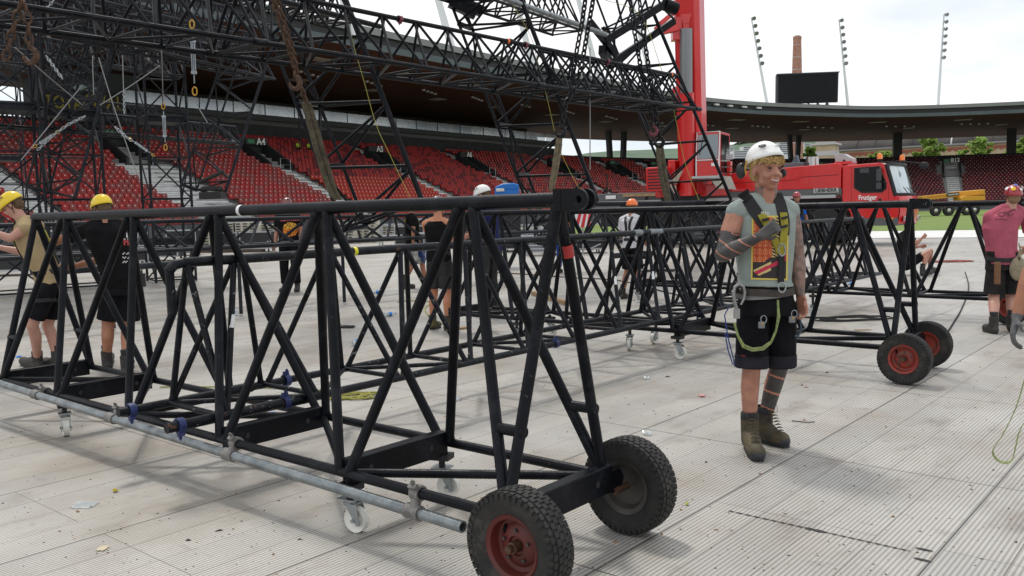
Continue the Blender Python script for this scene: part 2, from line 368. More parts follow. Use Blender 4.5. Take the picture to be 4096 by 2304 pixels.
# seats
SR = [mat('seat_red', (.31, .018, .016), .5, spec=.3), mat('seat_faded_red', (.23, .045, .04), .5, spec=.3), mat('seat_bright_red', (.36, .028, .012), .5, spec=.3), mat('seat_deep_and_shaded_red', (.13, .008, .012), .5, spec=.3), mat('seat_shaded_red', (.075, .007, .012), .5, spec=.3)]
SW = mat('seat_number_plate', (.62, .5, .47), .4)
def seat_geo(folded=False):
    V = []; F = []; Mi = []
    xs = [-.225, -.12, .12, .225]
    if folded:
        prof = [(.06, .36), (.05, .6), (.13, .80)]
    else: prof = [(.12, .36), (.20, .60), (.25, .80)]
    for (y, z) in prof:
        for i, x in enumerate(xs): V.append((x, y-(.05 if i in (0, 3) else 0), z-(.03 if (i in (0, 3) and z > .7) else 0)))
    for j in range(2):
        for i in range(3): F.append((j*4+i, j*4+i+1, j*4+4+i+1, j*4+4+i))
    o = len(V); V += [(-.225, .30, .36), (.225, .30, .36), (.19, .30, .78), (-.19, .30, .78)]
    F += [(o+1, o, o+3, o+2), (8, 9, 10, 11, o+2, o+3), (0, 8, o+3, o), (11, 3, o+1, o+2)]
    o = len(V)
    if folded: V += [(-.2, -.02, .40), (.2, -.02, .40), (.2, .02, .70), (-.2, .02, .70), (-.2, .10, .38), (.2, .10, .38), (.2, .10, .70), (-.2, .10, .70)]
    else: V += [(-.21, -.26, .37), (.21, -.26, .37), (.21, -.27, .43), (-.21, -.27, .43), (-.2, .16, .33), (.2, .16, .33), (.2, .16, .40), (-.2, .16, .40)]
    F += [(o, o+1, o+2, o+3), (o+3, o+2, o+6, o+7), (o, o+4, o+5, o+1), (o, o+3, o+7, o+4), (o+1, o+5, o+6, o+2)]
    Mi = [0]*len(F)
    o = len(V); yy = prof[1][0]-.012
    V += [(-.045, yy+.012, .62), (.045, yy+.012, .62), (.045, yy+.03, .685), (-.045, yy+.03, .685)]; F.append((o, o+1, o+2, o+3)); Mi.append(1)
    return V, F, Mi
SG = seat_geo(); SF = seat_geo(True)
seatlist = []
for k in range(NR):
    t = 0.3+.25*(k % 2)
    z = rz(k)
    while t < TOT-.3:
        skip = False
        for (ts, sg) in stairs:
            if abs(t-ts) < (2.8 if ts == stairs[2][0] and k < 14 else 1.2) or (14 <= k < 19 and abs(t-ts) < 1.75): skip = True; break
        if not skip:
            p, d, nn = edge(t, roff(k)+.48, z); seatlist.append((p, d, nn, k, t))
        t += .5*1.0
tA4 = stairs[3][0]; tA6 = stairs[5][0]; tFar = stairs[8][0]
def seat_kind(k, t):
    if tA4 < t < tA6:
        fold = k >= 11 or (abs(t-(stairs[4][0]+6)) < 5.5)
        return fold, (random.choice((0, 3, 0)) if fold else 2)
    if t > tFar: return False, (4 if k > 13 or random.random() < .3 else 3)  # far seats darker, upper rows most: shade under the roof put into their red
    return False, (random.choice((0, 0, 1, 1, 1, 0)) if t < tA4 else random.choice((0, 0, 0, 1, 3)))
def seat_size(e):
    p = e[0]-CP; w_ = p.dot(_f)
    if w_ < 1: return 1e9
    x = 2048+3500*p.dot(_r)/w_; y = 1152-3500*p.dot(_u)/w_
    if x < 10 or x > 4086 or y > 815 or y < 400: return 1e9-1
    return w_
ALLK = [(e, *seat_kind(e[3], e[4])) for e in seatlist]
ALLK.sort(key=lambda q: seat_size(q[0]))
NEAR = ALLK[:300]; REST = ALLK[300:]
_sm = {}
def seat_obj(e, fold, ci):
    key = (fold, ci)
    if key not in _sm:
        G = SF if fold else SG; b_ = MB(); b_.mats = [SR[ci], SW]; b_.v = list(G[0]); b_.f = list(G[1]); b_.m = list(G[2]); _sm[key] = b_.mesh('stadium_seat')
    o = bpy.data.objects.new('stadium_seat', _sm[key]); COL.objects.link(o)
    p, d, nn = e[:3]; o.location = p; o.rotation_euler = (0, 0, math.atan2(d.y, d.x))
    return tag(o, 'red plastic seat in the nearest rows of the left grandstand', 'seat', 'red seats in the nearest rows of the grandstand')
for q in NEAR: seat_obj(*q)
Vs = []; Fs = []; Ms = []
o_ = 0; VG = {False: np.array(SG[0]), True: np.array(SF[0])}; arrV = []
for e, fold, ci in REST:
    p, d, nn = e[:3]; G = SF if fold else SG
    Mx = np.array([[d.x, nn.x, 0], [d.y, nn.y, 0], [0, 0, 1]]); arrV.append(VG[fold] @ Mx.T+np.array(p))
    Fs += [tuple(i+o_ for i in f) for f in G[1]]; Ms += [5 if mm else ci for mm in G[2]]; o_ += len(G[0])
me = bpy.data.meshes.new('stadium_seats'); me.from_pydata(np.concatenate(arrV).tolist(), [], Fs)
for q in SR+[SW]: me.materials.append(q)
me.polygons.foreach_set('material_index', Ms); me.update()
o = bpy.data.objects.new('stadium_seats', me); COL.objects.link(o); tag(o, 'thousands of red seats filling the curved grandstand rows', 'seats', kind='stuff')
rel(stand)
# ------------------------------------------------------------------ roof ring
roof = thing('stadium_roof', 'broad curved stadium roof with brown timber underside and grey edge', 'roof', (0, 110, 16))
T0 = t_at(-900, 0, 17); ZR = 17.6
mb = MB(); strip(mb, 0, ZR-.25, 0, ZR+.35); strip(mb, 0, ZR+.35, .4, ZR+.35); mb.build('roof_edge', mat('roof_edge_light', (.20, .21, .21), .5, .1, noise=.08, nscale=.3), roof, smooth=False)
mb = MB(); strip(mb, .3, ZR-.25, .3, ZR-.95); strip(mb, 0, ZR-.25, .3, ZR-.25); mb.build('roof_gap', BLACK, roof, smooth=False)
mb = MB(); strip(mb, .15, ZR-1.55, .15, ZR-.95); strip(mb, .15, ZR-.95, .4, ZR-.95); mb.build('fascia', FASC, roof, smooth=False)
mb = MB(); strip(mb, .15, ZR-1.55, 34, ZR-2.9); mb.build('soffit', SOFF, roof, smooth=False)
mb = MB(); strip(mb, .4, ZR+.3, 34, ZR+.6); strip(mb, 34, ZR-2.9, 34, ZR+.6); mb.build('roof_deck', ROOFT, roof, smooth=False)
SKYL = mat('soffit_hatch', (.45, .40, .34), .6)
for t in np.arange(8, TOT-5, 11.):
    for off, dz in ((6, 0), (15, 0)):
        p, d, nn = edge(t+(5 if off > 10 else 0), off, ZR-1.55-1.35*(off-.15)/33.85-.03); mb = MB(); mb.box(p, (2.6 if off < 10 else 1.8, 1.5, .05), (d, nn, ZD)); mb.build('soffit_hatch', SKYL, roof)
LAMPM = mat('spot_housing', (.55, .55, .55), .4, .3)
for t in np.arange(20, TOT, 9.):
    mb = MB()
    for j in range(4):
        p, d, nn = edge(t+j*1.1, 11+.4*j, ZR-1.55-1.35*11/33.85-.1); mb.lathe(p, (0, 0, 1), [(0, -.1), (.22, -.1), (.22, .06), (0, .06)], 8)
    mb.build('spotlight_row', LAMPM, roof)
# fin lights beneath the edge
for t in np.arange(t_at(2500, 0, 16), TOT-2, 3.0):
    if t > t_at(3080, 0, 16): break
    p, d, nn = edge(t, .1, ZR-.6); mb = MB(); mb.box(p-nn*.15, (.9, .35, .25), (d, nn, ZD)); mb.build('edge_floodlight', LAMPM, roof)
COLM = mat('dark_column', (.02, .02, .022), .6)
for px in (2443, 2490, 3163, 3192, 3592, 4045, 4420):
    Yc = 168 if px > 2900 else 150
    t = t_at(px, 23.5, 14); p, d, nn = edge(t, 23.5, 0); ln = .9 if px in (2443, 3163) else (-.9 if px in (2490, 3192) else 0)
    mb = MB(); w_ = 1.5 if px > 3500 else .75
    a = p+ZD*(ZT-1); b_ = p+ZD*(ZR-2.4)
    mb.beam(a+d*ln*.0, b_+d*-ln*.5, w_, w_, up=d); mb.build('roof_column', COLM, roof)
# back wall of main stand up to the roof and end block (stair tower)
mb = MB(); strip(mb, OB+6, 11.7, 33, 11.7, t0=TL, t1=TM); mb.build('box_floor', DARKW, roof, smooth=False)
rel(roof)
tw = thing('stair_tower', 'dark grey blocky stair tower at the end of the boxes beside bright sky', 'building')
p0 = at(130, 380, 80); p1 = at(255, 380, 80)
pc, d_, n_ = edge(t_at(330, 26, 12), 26)
mb = MB(); wid = (at(455, 380, pc.y)-at(130, 380, pc.y)).length*1.15
mb.box(pc+ZD*9-d_*0, (wid*.82, 7, 18), (d_, n_, ZD)); mb.build('tower_wall', mat('tower_panels', (.07, .078, .085), .75, noise=.12, nscale=.5), tw)
mb = MB(); mb.box(pc-n_*3.53+ZD*13.2-d_*1.6, (2.4, .04, 1.1), (d_, n_, ZD)); mb.build('window', mat('bright_window', (.55, .75, .72), .1, spec=1), tw)
rel(tw)
ban = thing('parapet_banner', 'black banner strip with dull yellow capital letters above the upper left seats', 'banner')
ta = t_at(130, 20.5, 10); tb = t_at(452, 20.5, 12)
mb = MB()
BN = mat('banner_black', (.015, .015, .017), .7); GL = mat('dull_gold_letters', (.30, .24, .03), .6)
pa = edge(ta, 19.0, 0)[0]; pb = edge(tb, 19.0, 0)[0]; dd = (pb-pa).normalized(); nn_ = Vector((-dd.y, dd.x, 0)); LL = (pb-pa).length
mb.box((pa+pb)/2+ZD*11.6, (LL, .15, 2.3), (dd, nn_, ZD)); mb.build('banner_board', BN, ban)
text('OVAL', 1.75, pb-dd*1.9-nn_*.1+ZD*11.8, dd, -nn_, GL, ban, bold=.02, sx=.8); text('TOTAL', 1.5, pa+dd*2.3-nn_*.1+ZD*11.5, dd, -nn_, GL, ban, bold=.02, sx=.8)
rel(ban)
# ------------------------------------------------------------------ beyond the stadium and on the roof
fld = MB(); fld.add([(-6, 60, .012), (2, 55, .012), (20.7, 46, .012), (60, 28, .012), (105, 50, .012), (98, 104, .012), (70, 129, .012), (52, 133, .012), (30, 121, .012), (6, 93, .012), (-7, 75, .012)], [tuple(range(9))])
tag(fld.build('pitch', GRASS), kind='structure')
PAVE = mat('grey_track', (.30, .31, .31), .85, noise=.12, nscale=.5)
fld = MB(); strip(fld, -6.5, .02, -1, .02); tag(fld.build('track', PAVE), kind='structure')
fld = MB(); fld.quad((14.5, 38, .016), (60, 12, .016), (62, 26.6, .016), (18, 46.8, .016))
tag(fld.build('access_mats', mat('pale_mats', (.62, .62, .60), .6, noise=.06, nscale=.6)), kind='structure')
# pale mats run up to the grass edge
MAST = mat('mast_white', (.70, .73, .75), .4); LAMPG = mat('lamp_grey', (.25, .27, .28), .3, .5)
def mast(px0, py0, px1, py1, Y, label, lamps=True, r=.2):
    a = at(px0, py0, Y); b = at(px1, py1, Y)
    t = thing('floodlight_mast', label, 'light mast', a, 'tall leaning light masts around the stadium roof'); d = (b-a).normalized()
    b2 = a+d*34 if not lamps else b
    mb = MB(); mb.tube([a-d*.3, b2], [r*1.35, r*.55], 12); mb.build('pole', MAST, t)
    if lamps:
        for k in range(7):
            q = b-d*(k*1.18+.2); sx = .24
            mb = MB(); c = q+Vector((sx, -.45, 0)); ax = Vector((.1, -.8, -.5)).normalized()
            mb.lathe(c, ax, [(0, -.25), (.24, -.2), (.34, .08), (.34, .16), (.28, .18), (0, .12)], 12); mb.tube([q, c], .06, 5); mb.build('floodlight', LAMPG, t)
    rel(t)
mast(3070, 425, 3005, 70, 141, 'white light mast leaning left just left of the big dark screen')
mast(3393, 432, 3356, 78, 149, 'white light mast just right of the big dark screen')
mast(3752, 430, 3776, 55, 151, 'rightmost white light mast alone over the far roof')
mast(1814, 215, 1753, 0, 93, 'white mast pole leaning between the first two hanging trusses', False, .3)
mast(2138, 290, 2062, 0, 102, 'white mast pole seen behind the middle hanging truss', False, .29)
mast(2400, 335, 2314, 0, 112, 'white mast pole behind the hanging chains in the middle', False, .28)
mast(2622, 375, 2524, 0, 122, 'white mast pole partly behind the rightmost hanging truss', False, .28)
mast(1410, 130, 1372, 0, 77, 'pale mast pole nearest the left, faint through the truss lattice', False, .24)
# screen
Ys = 147; t = thing('video_screen', 'large dark video screen standing on the far roof edge', 'screen', at(3230, 420, Ys))
a = at(3108, 413, Ys); b = at(3349, 413, Ys); hh = (at(3230, 296, Ys)-at(3230, 413, Ys)).z; X = (b-a).normalized(); X = Vector((math.cos(.10), -math.sin(.10), 0)); Yd = Vector((math.sin(.10), math.cos(.10), 0)); c = (a+b)/2; w = (b-a).length
tilt = (ZD-Yd*.06).normalized()
SCR = mat('screen_face', (.008, .009, .012), .6, spec=.2, noise=.25, nscale=3); SCF = mat('screen_case', (.05, .055, .06), .6)
mb = MB(); mb.box(c+tilt*hh/2, (w*.93, .9, hh), (X, Yd, tilt)); mb.build('screen_panel', SCR, t)
mb = MB(); mb.box(c+tilt*hh/2-X*w*.475+Yd*.35, (w*.06, .8, hh), (X, Yd, tilt)); mb.box(c+tilt*hh/2+X*w*.475+Yd*.2, (w*.03, .8, hh), (X, Yd, tilt)); mb.box(c+tilt*(hh+.06)+Yd*.1, (w, 1.1, .16), (X, Yd, tilt)); mb.build('case', SCF, t)
for k in range(5):
    mb = MB(); q = c+X*w*(-.3+.15*k+.02); mb.tube([q+ZD*.2, q-ZD*1.9], .16, 6); mb.tube([q-ZD*.15, q-ZD*.55], .3, 6); mb.build('support_post', BLACK, t)
rel(t)
# chimney
Yc = 215; CHB = mat('chimney_brick', (.34, .155, .11), .85, 0, col2=(.42, .24, .17), nscale=1.2, bump=.3)
t = thing('brick_chimney', 'tall tapering brick chimney with pale rings behind the dark screen', 'chimney', at(3190, 800, Yc))
a = at(3184, 760, Yc); b = at(3189, 147, Yc); sc_ = Yc/3500
a.z = 0
mb = MB(); d = b-a; mb.lathe(a, d, [(40*sc_/2*1.65, 0), (30*sc_/2*1.03, d.length*.985), (33*sc_/2, d.length*.985), (33*sc_/2, d.length)], 24); mb.build('shaft', CHB, t)
mb = MB()
for k in range(11):
    f_ = .25+k*.07; mb.lathe(a+d*f_, d, [((40*1.65*(1-f_)+30*f_)*sc_/2+.03, 0), ((40*1.65*(1-f_)+30*f_)*sc_/2+.03, .16)], 24)
mb.build('iron_band', mat('band_pale', (.5, .45, .42), .6), t)
mb = MB(); mb.lathe(b, (0, 0, 1), [(33*sc_/2*.99, 0), (.6, .3), (0, .5)], 16); mb.build('cap', CONC, t); rel(t)
# long vaulted hall
HB = mat('hall_yellow_wall', (.46, .37, .24), .85, 0, noise=.15, nscale=.4); HR = mat('hall_red_trim', (.30, .10, .06), .8); HV = mat('hall_dark_roof', (.055, .052, .052), .95, 0, col2=(.085, .078, .074), nscale=.15, spec=.1)
HWH = mat('hall_pale_rib', (.5, .5, .5), .6)
A = at(3340, 640, 250); B = at(4300, 600, 219); A.z = 0; B.z = 0; d = (B-A).normalized(); nn = Vector((-d.y, d.x, 0)); L = (B-A).length
t = thing('vaulted_hall', 'long yellow brick hall with dark barrel-vaulted roof beyond the far stand', 'building', A)
zw = at(3600, 592, 241).z; zt = zw+3.4
mb = MB(); mb.box((A+B)/2+nn*8+ZD*zw/2, (L, 16, zw), (d, nn, ZD)); mb.build('wall', HB, t)
mb = MB(); mb.box((A+B)/2-nn*.15+ZD*(zw-.9), (L, .3, .5), (d, nn, ZD))
for k in range(int(L/1.5)): p = A+d*(k*1.5+.7)-nn*.12; mb.prism([(-.75, zw-1.15), (.75, zw-1.15), (0, zw-1.8)], p, d, ZD, .2)
mb.build('frieze', HR, t)
mb = MB(); prof = [(.0+8-8.6*math.cos(q), zw+3.3*math.sin(q)) for q in np.linspace(0, math.pi, 15)]
mb.prism([(x, z) for x, z in prof], (A+B)/2, nn, ZD, L); mb.build('vault_roof', HV, t)
for k in range(1, 12):
    mb = MB(); p = A+d*(k*L/12.0+1)
    mb.tube([p+nn*(8-8.75*math.cos(q))+ZD*(zw+3.4*math.sin(q)) for q in np.linspace(0, math.pi, 15)], .09 if k % 3 else .2, 5); mb.build('roof_rib', HWH if k % 3 == 0 else HV, t)
mb = MB(); mb.box((A+B)/2-nn*.6+ZD*(zw+.15), (L+1, .5, .35), (d, nn, ZD)); mb.build('gutter', mat('gutter_grey', (.28, .29, .30), .5), t)
for k in range(int(L/9)):
    mb = MB(); p = A+d*(k*9+5)-nn*.1; mb.prism([(-2.2, zw-6.5), (2.2, zw-6.5)]+[(2.2*math.cos(q), zw-4.6+1.6*math.sin(q)) for q in np.linspace(0, math.pi, 9)], p, d, ZD, .15); mb.build('arched_window', mat('arch_glass', (.10, .10, .10), .3), t)
rel(t)
t = thing('gate_pavilion', 'small square yellow brick turret with domed cap left of the long hall', 'turret')
p = at(3302, 620, 236); w = 5.6; ztp = at(3302, 582, 236).z
mb = MB(); mb.box((p.x, p.y, ztp/2), (w, w, ztp), (d, nn, ZD)); mb.build('wall', HB, t)
mb = MB(); mb.box((p.x, p.y, ztp+.25), (w+1.1, w+1.1, .5), (d, nn, ZD)); mb.box((p.x, p.y, ztp-2.2), (w+.2, w+.2, 1.2), (d, nn, ZD)); mb.build('cornice', HWH, t)
mb = MB(); mb.box((p.x, p.y, ztp+1.4), (w*.75, w*.75, 1.9), (d, nn, ZD)); mb.ball((p.x, p.y, ztp+2.4), (w*.42, w*.42, 1.5), 16, 8); mb.build('domed_cap', mat('pale_stone', (.45, .43, .38), .8), t)
rel(t)
t = thing('brick_gable', 'terracotta red brick gable with pale chimney block above the hall', 'building')
a = at(3385, 552, 262); sc_ = 262/3500
mb = MB(); mb.prism([(-52*sc_, -20), (60*sc_, -20), (60*sc_, -2), (35*sc_, 10*sc_), (-40*sc_, 16*sc_), (-52*sc_, -1)], a+Vector((12*sc_, 0, 0)), (1, 0, 0), ZD, 8); mb.build('wall', mat('terracotta', (.42, .16, .09), .85, noise=.1), t)
mb = MB(); mb.box(a+Vector((-62*sc_, 0, -12*sc_)), (26*sc_, 3, 60*sc_)); mb.build('chimney_block', mat('stone_block', (.38, .34, .27), .85), t); rel(t)
# leaves
def leafcloud(mb, c, r, n, s, seed):
    q = random.Random(seed); V = []; F = []
    cl = [(c+Vector((q.gauss(0, .45)*r[0], q.gauss(0, .45)*r[1], q.uniform(-.9, .75)*r[2])), q.uniform(.14, .36)) for _ in range(34)]
    cl = [(p_, w_) for p_, w_ in cl if abs((p_-c).x)/r[0] < 1.05-.75*max(0, (p_-c).z/r[2])]
    for i in range(n):
        cc_, rr = cl[q.randrange(len(cl))]
        v = Vector((q.gauss(0, 1), q.gauss(0, 1), q.gauss(0, 1))).normalized()*rr*(q.random()**.4)
        p = cc_+Vector((v.x*r[0], v.y*r[1], v.z*r[2])); a = Vector((q.uniform(-1, 1), q.uniform(-1, 1), q.uniform(-1, 1))).normalized()*s; b = a.orthogonal().normalized()*s*.6
        o = len(V); V += [p-a, p+b, p+a, p-b]; F.append((o, o+1, o+2, o+3))
    mb.add(V, F)
LEAF = mat('leaf_green', (.13, .24, .03), .8, 0, col2=(.30, .42, .07), nscale=.8); LEAFD = mat('dark_leaf', (.03, .075, .015), .7, 0, col2=(.06, .12, .03), nscale=.5); BARK = mat('bark', (.10, .075, .05), .9)
def tree(px, py, rx, ry, Y, label, M=LEAF, n=5000):
    c = at(px, py, Y); s = Y/3500; t = thing('leafy_tree', label, 'tree', (c.x, c.y, 0), 'trees beyond the far stand')
    mb = MB(); mb.tube([(c.x, c.y, 0), (c.x+.1, c.y, c.z*.6), (c.x, c.y, c.z)], [.35, .25, .12], 8)
    for k in range(6): a = k*1.05; mb.tube([(c.x, c.y, c.z*.75), (c.x+math.cos(a)*rx*s*.6, c.y+math.sin(a)*rx*s*.6, c.z+ry*s*.3)], [.12, .05], 5)
    mb.build('trunk', BARK, t); mb = MB(); leafcloud(mb, c, (rx*s, rx*s, ry*s), n, .26, px); mb.build('crown', M, t, smooth=False); rel(t)
tree(3240, 606, 26, 20, 178, 'bright green tree above the far seats near the brick chimney')
tree(3720, 590, 52, 42, 180, 'bright green round tree above the staircase of the far stand')
tree(3915, 592, 62, 46, 182, 'largest bright green tree in front of the vaulted hall')
tree(4085, 590, 45, 44, 180, 'bright green tree cut off by the right end of the far stand opening')
tree(3545, 616, 46, 12, 190, 'low green treetop just over the dark parapet in front of the hall', n=1100)
tree(3495, 640, 22, 40, 178, 'green shrub seen through the notch in the far parapet', n=900)
# hill
HILL = mat('wooded_hill', (.05, .095, .055), .95, 0, col2=(.10, .15, .09), nscale=.02)
mb = MB(); prof = [(1800, 700), (2200, 640), (2350, 612), (2460, 603), (2560, 600), (2640, 596), (2800, 590), (2900, 585), (2990, 563), (3080, 552), (3200, 540), (3400, 528), (3600, 512), (3900, 500), (4300, 480), (4700, 470)]
V = []; q = random.Random(3)
for x, y in prof:
    p = at(x, y, 1500)
    for f_, zz in ((.62, 0), (.75, .45), (.9, .86), (1.0, 1.0), (1.25, 1.05)): V.append((p.x*f_, p.y*f_, max(-1, p.z*zz*(f_ if f_ < 1 else 1))))
mb.add(V, [(i*5+j, i*5+5+j, i*5+6+j, i*5+1+j) for i in range(len(prof)-1) for j in range(4)])
tag(mb.build('hills', HILL), kind='structure')
mb = MB(); V = []; F = []
for i in range(5200):
    x = q.uniform(2900, 4200); k = q.random()
    yt = np.interp(x, [a for a, b in prof], [b for a, b in prof]); Yq = 1490-k*420; hz_ = 818-(x-3000)*.024
    y = yt-5+(hz_-yt)*(k*.75)+q.uniform(-3, 3)
    if x < 3130 and y > 578: continue
    p = at(x, y, Yq); s_ = q.uniform(4, 9)
    for j in range(3):
        a = Vector((q.uniform(-1, 1), q.uniform(-1, 1), q.uniform(-1, 1))).normalized()*s_; b_ = a.orthogonal().normalized()*s_*.8; c_ = p+Vector((q.uniform(-5, 5), 0, q.uniform(-4, 5))); o_ = len(V)
        V += [c_-a, c_+b_, c_+a, c_-b_]; F.append((o_, o_+1, o_+2, o_+3))
mb.add(V, F); tag(mb.build('hillside_woods', mat('woods_green', (.035, .07, .045), .95, 0, col2=(.085, .14, .06), nscale=.015), smooth=False), 'dark green woods covering the far hillside', 'woods', kind='stuff')
HW = mat('white_render', (.62, .64, .64), .7); HG = mat('house_window', (.10, .12, .14), .3)
def block(px, py, w_, h_, fl, Y, label):
    c = at(px, py, Y); s = Y/3500; W_ = w_*s; H_ = h_*s
    t = thing('apartment_block', label, 'building', (c.x, c.y, c.z-H_/2), 'pale apartment blocks on the hillside')
    mb = MB(); mb.box(c-ZD*H_, (W_, 14, H_*3)); mb.build('wall', HW, t)
    for k in range(fl): mb = MB(); mb.box(c+Vector((W_*.02, -7.1, H_*(-.5+(k+.5)/fl))), (W_*.86, .4, H_/fl*.5)); mb.build('window_band', HG, t)
    rel(t)
for i, a in enumerate([(2955, 622, 60, 34, 4, 900, 'pale block of flats at the foot of the hill right of the crane cab'), (2985, 608, 40, 40, 5, 960, 'pale stepped flats behind the white-helmeted man on the left'), (2905, 606, 50, 26, 3, 980, 'pale flats partly behind the crane cab rails'),
        (3135, 596, 60, 46, 6, 900, 'white terraced flats left of the chimney columns'), (3222, 596, 30, 40, 6, 920, 'tall narrow white flats right of the brick chimney'), (3290, 606, 40, 30, 4, 930, 'white flats left of the brick turret'), (3070, 606, 60, 26, 3, 990, 'low pale flats behind the white helmet')]): block(*a)
# ------------------------------------------------------------------ trusses
def pt(O, a, w, h, s, u, z): return O+a*s+w*u+h*z
def lug(mb, c, a, w, h, s=.044, gap=.056, th=.016, L=.11):
    "forked end lug: two round-nosed plates with a pin hole, lying along a"
    for g_ in (-gap/2, gap/2):
        oc = c+w*g_; P = [(-L, -s)]+[(s*math.cos(q)+0, s*math.sin(q)) for q in np.linspace(-math.pi/2, math.pi/2, 11)]+[(-L, s)]
        hr = s*.36; n = 14; outer = P; V = []; F = []
        ho = [(hr*math.cos(2*math.pi*k/n), hr*math.sin(2*math.pi*k/n)) for k in range(n)]
        # ring of quads by angular matching
        m_ = 28; O2 = []
        for k in range(m_):
            an = 2*math.pi*k/m_; dx, dy = math.cos(an), math.sin(an)
            if dx >= 0: O2.append((s*dx, s*dy))
            else:
                tt_ = min(L/abs(dx), s/max(abs(dy), 1e-6)); O2.append((dx*tt_, dy*tt_))
        H2 = [(hr*math.cos(2*math.pi*k/m_), hr*math.sin(2*math.pi*k/m_)) for k in range(m_)]
        for off in (-th/2, th/2):
            V += [oc+a*x+h*y+w*off for x, y in O2]+[oc+a*x+h*y+w*off for x, y in H2]
        for k in range(m_):
            j = (k+1) % m_
            F += [(k, j, m_+j, m_+k), (2*m_+k, 3*m_+k, 3*m_+j, 2*m_+j), (k, 2*m_+k, 2*m_+j, j), (m_+k, m_+j, 3*m_+j, 3*m_+k)]
        mb.add(V, F)
def truss(name, label, O, a, w, h, nb, bay, width, height, rc, rb, rt=None, group=None, M=STEEL, beams=(), lace=True, lugs=None, seg=10, s0=0., s1=None, rungs=False, inv=False, ends=True, cat='truss', bw=.07, bh=.13):
    O = Vector(O); a = Vector(a).normalized(); w = Vector(w).normalized(); h = Vector(h).normalized(); rt = rt or rc
    L = nb*bay; t = thing(name, label, cat, O, group)
    P = lambda s, u, z: O+a*s+w*(u*width)+h*(z*height)
    for u, z, r in ((0, 0, rc), (1, 0, rc), (.5, 1, rt)):
        mb = MB(); e0 = -.0 if z == 0 else -s0; e1 = L if z == 0 else L+(s1 if s1 is not None else s0)
        mb.tube([P(e0, u, z), P(e1, u, z)], r, max(seg, 8)); mb.build('chord', M, t)
    T = [(k+.5)*bay for k in range(nb)]; br = []
    for k, s in enumerate(T):
        for u in (0, 1):
            for q, sg in ((k, -1), (k+1, 1)): br.append((P(s+sg*rb*1.6, .5, 1)+(-h)*rt*.4, P(q*bay-sg*rb*1.3, u, 0)))
    if ends:
        for s in (0, L):
            for u in (0, 1): br.append((P(s, .5, 1), P(s+(rb*1.3 if s == 0 else -rb*1.3), u, 0)))
    for (p, q) in br:
        mb = MB()
        if seg >= 12:
            d_ = (q-p).normalized(); w1 = p+d_*(rt*1.05); w2 = q-d_*(rc*1.12); mb.tube([p, w1, w1+d_*.004, w1+d_*.010, w2-d_*.010, w2-d_*.004, w2, q], [rb, rb*1.16, rb*1.14, rb, rb, rb*1.14, rb*1.18, rb*1.05], seg)
        else: mb.tube([p, q], rb, seg)
        mb.build('brace', M, t)
    if rungs:
        for k0, k1, zz in ((0, 0, .26), (L, nb-1, .26)):
            for u in (0, 1):
                e = P(k0, .5+(u-.5)*(1-zz), zz); mid = T[k1]; x2 = P(k0+(mid-k0)*zz, .5+(u-.5)*(1-zz), zz)
                mb = MB(); mb.tube([e, x2], rb*.95, seg); mb.build('rung', M, t)
    for k in range(nb+1):
        if beams == 'all' or k in beams:
            mb = MB(); mb.beam(P(k*bay, .02, 0), P(k*bay, .98, 0), bw, bh, up=h); ob = mb.build('cross_beam', M, t, smooth=False, bevel=.006)
            if bw > .05:
                for u in (.2, .8):
                    mb = MB()
                    for sg in (-1, 1): c = P(k*bay, u, 0)+a*sg*(bw/2+.001); mb.lathe(c, a*sg, [(0, 0), (bh*.13, 0), (bh*.13, .002)], 12)
                    mb.build('pin_hole', BLACK, t)
        else:
            mb = MB(); mb.tube([P(k*bay, 0, 0), P(k*bay, 1, 0)], rb*.9, seg); mb.build('cross_bar', M, t)
    if lace:
        for k in range(nb):
            mb = MB(); mb.tube([P(k*bay, k % 2 ^ 1, 0), P((k+1)*bay, k % 2, 0)], rb*.85, seg); mb.build('lacing_bar', M, t)
    if lugs:
        for e in lugs:
            mb = MB(); s = -s0-.1 if e == 0 else L+s0+.1; lug(mb, P(s, .5, 1), a if e else -a, w, h); mb.beam(P(s-(.09 if e else -.09), .5, 1), P(s-(.13 if e else -.13), .5, 1), .075, .095, up=h); mb.build('fork_lug', M, t)
    return t, P
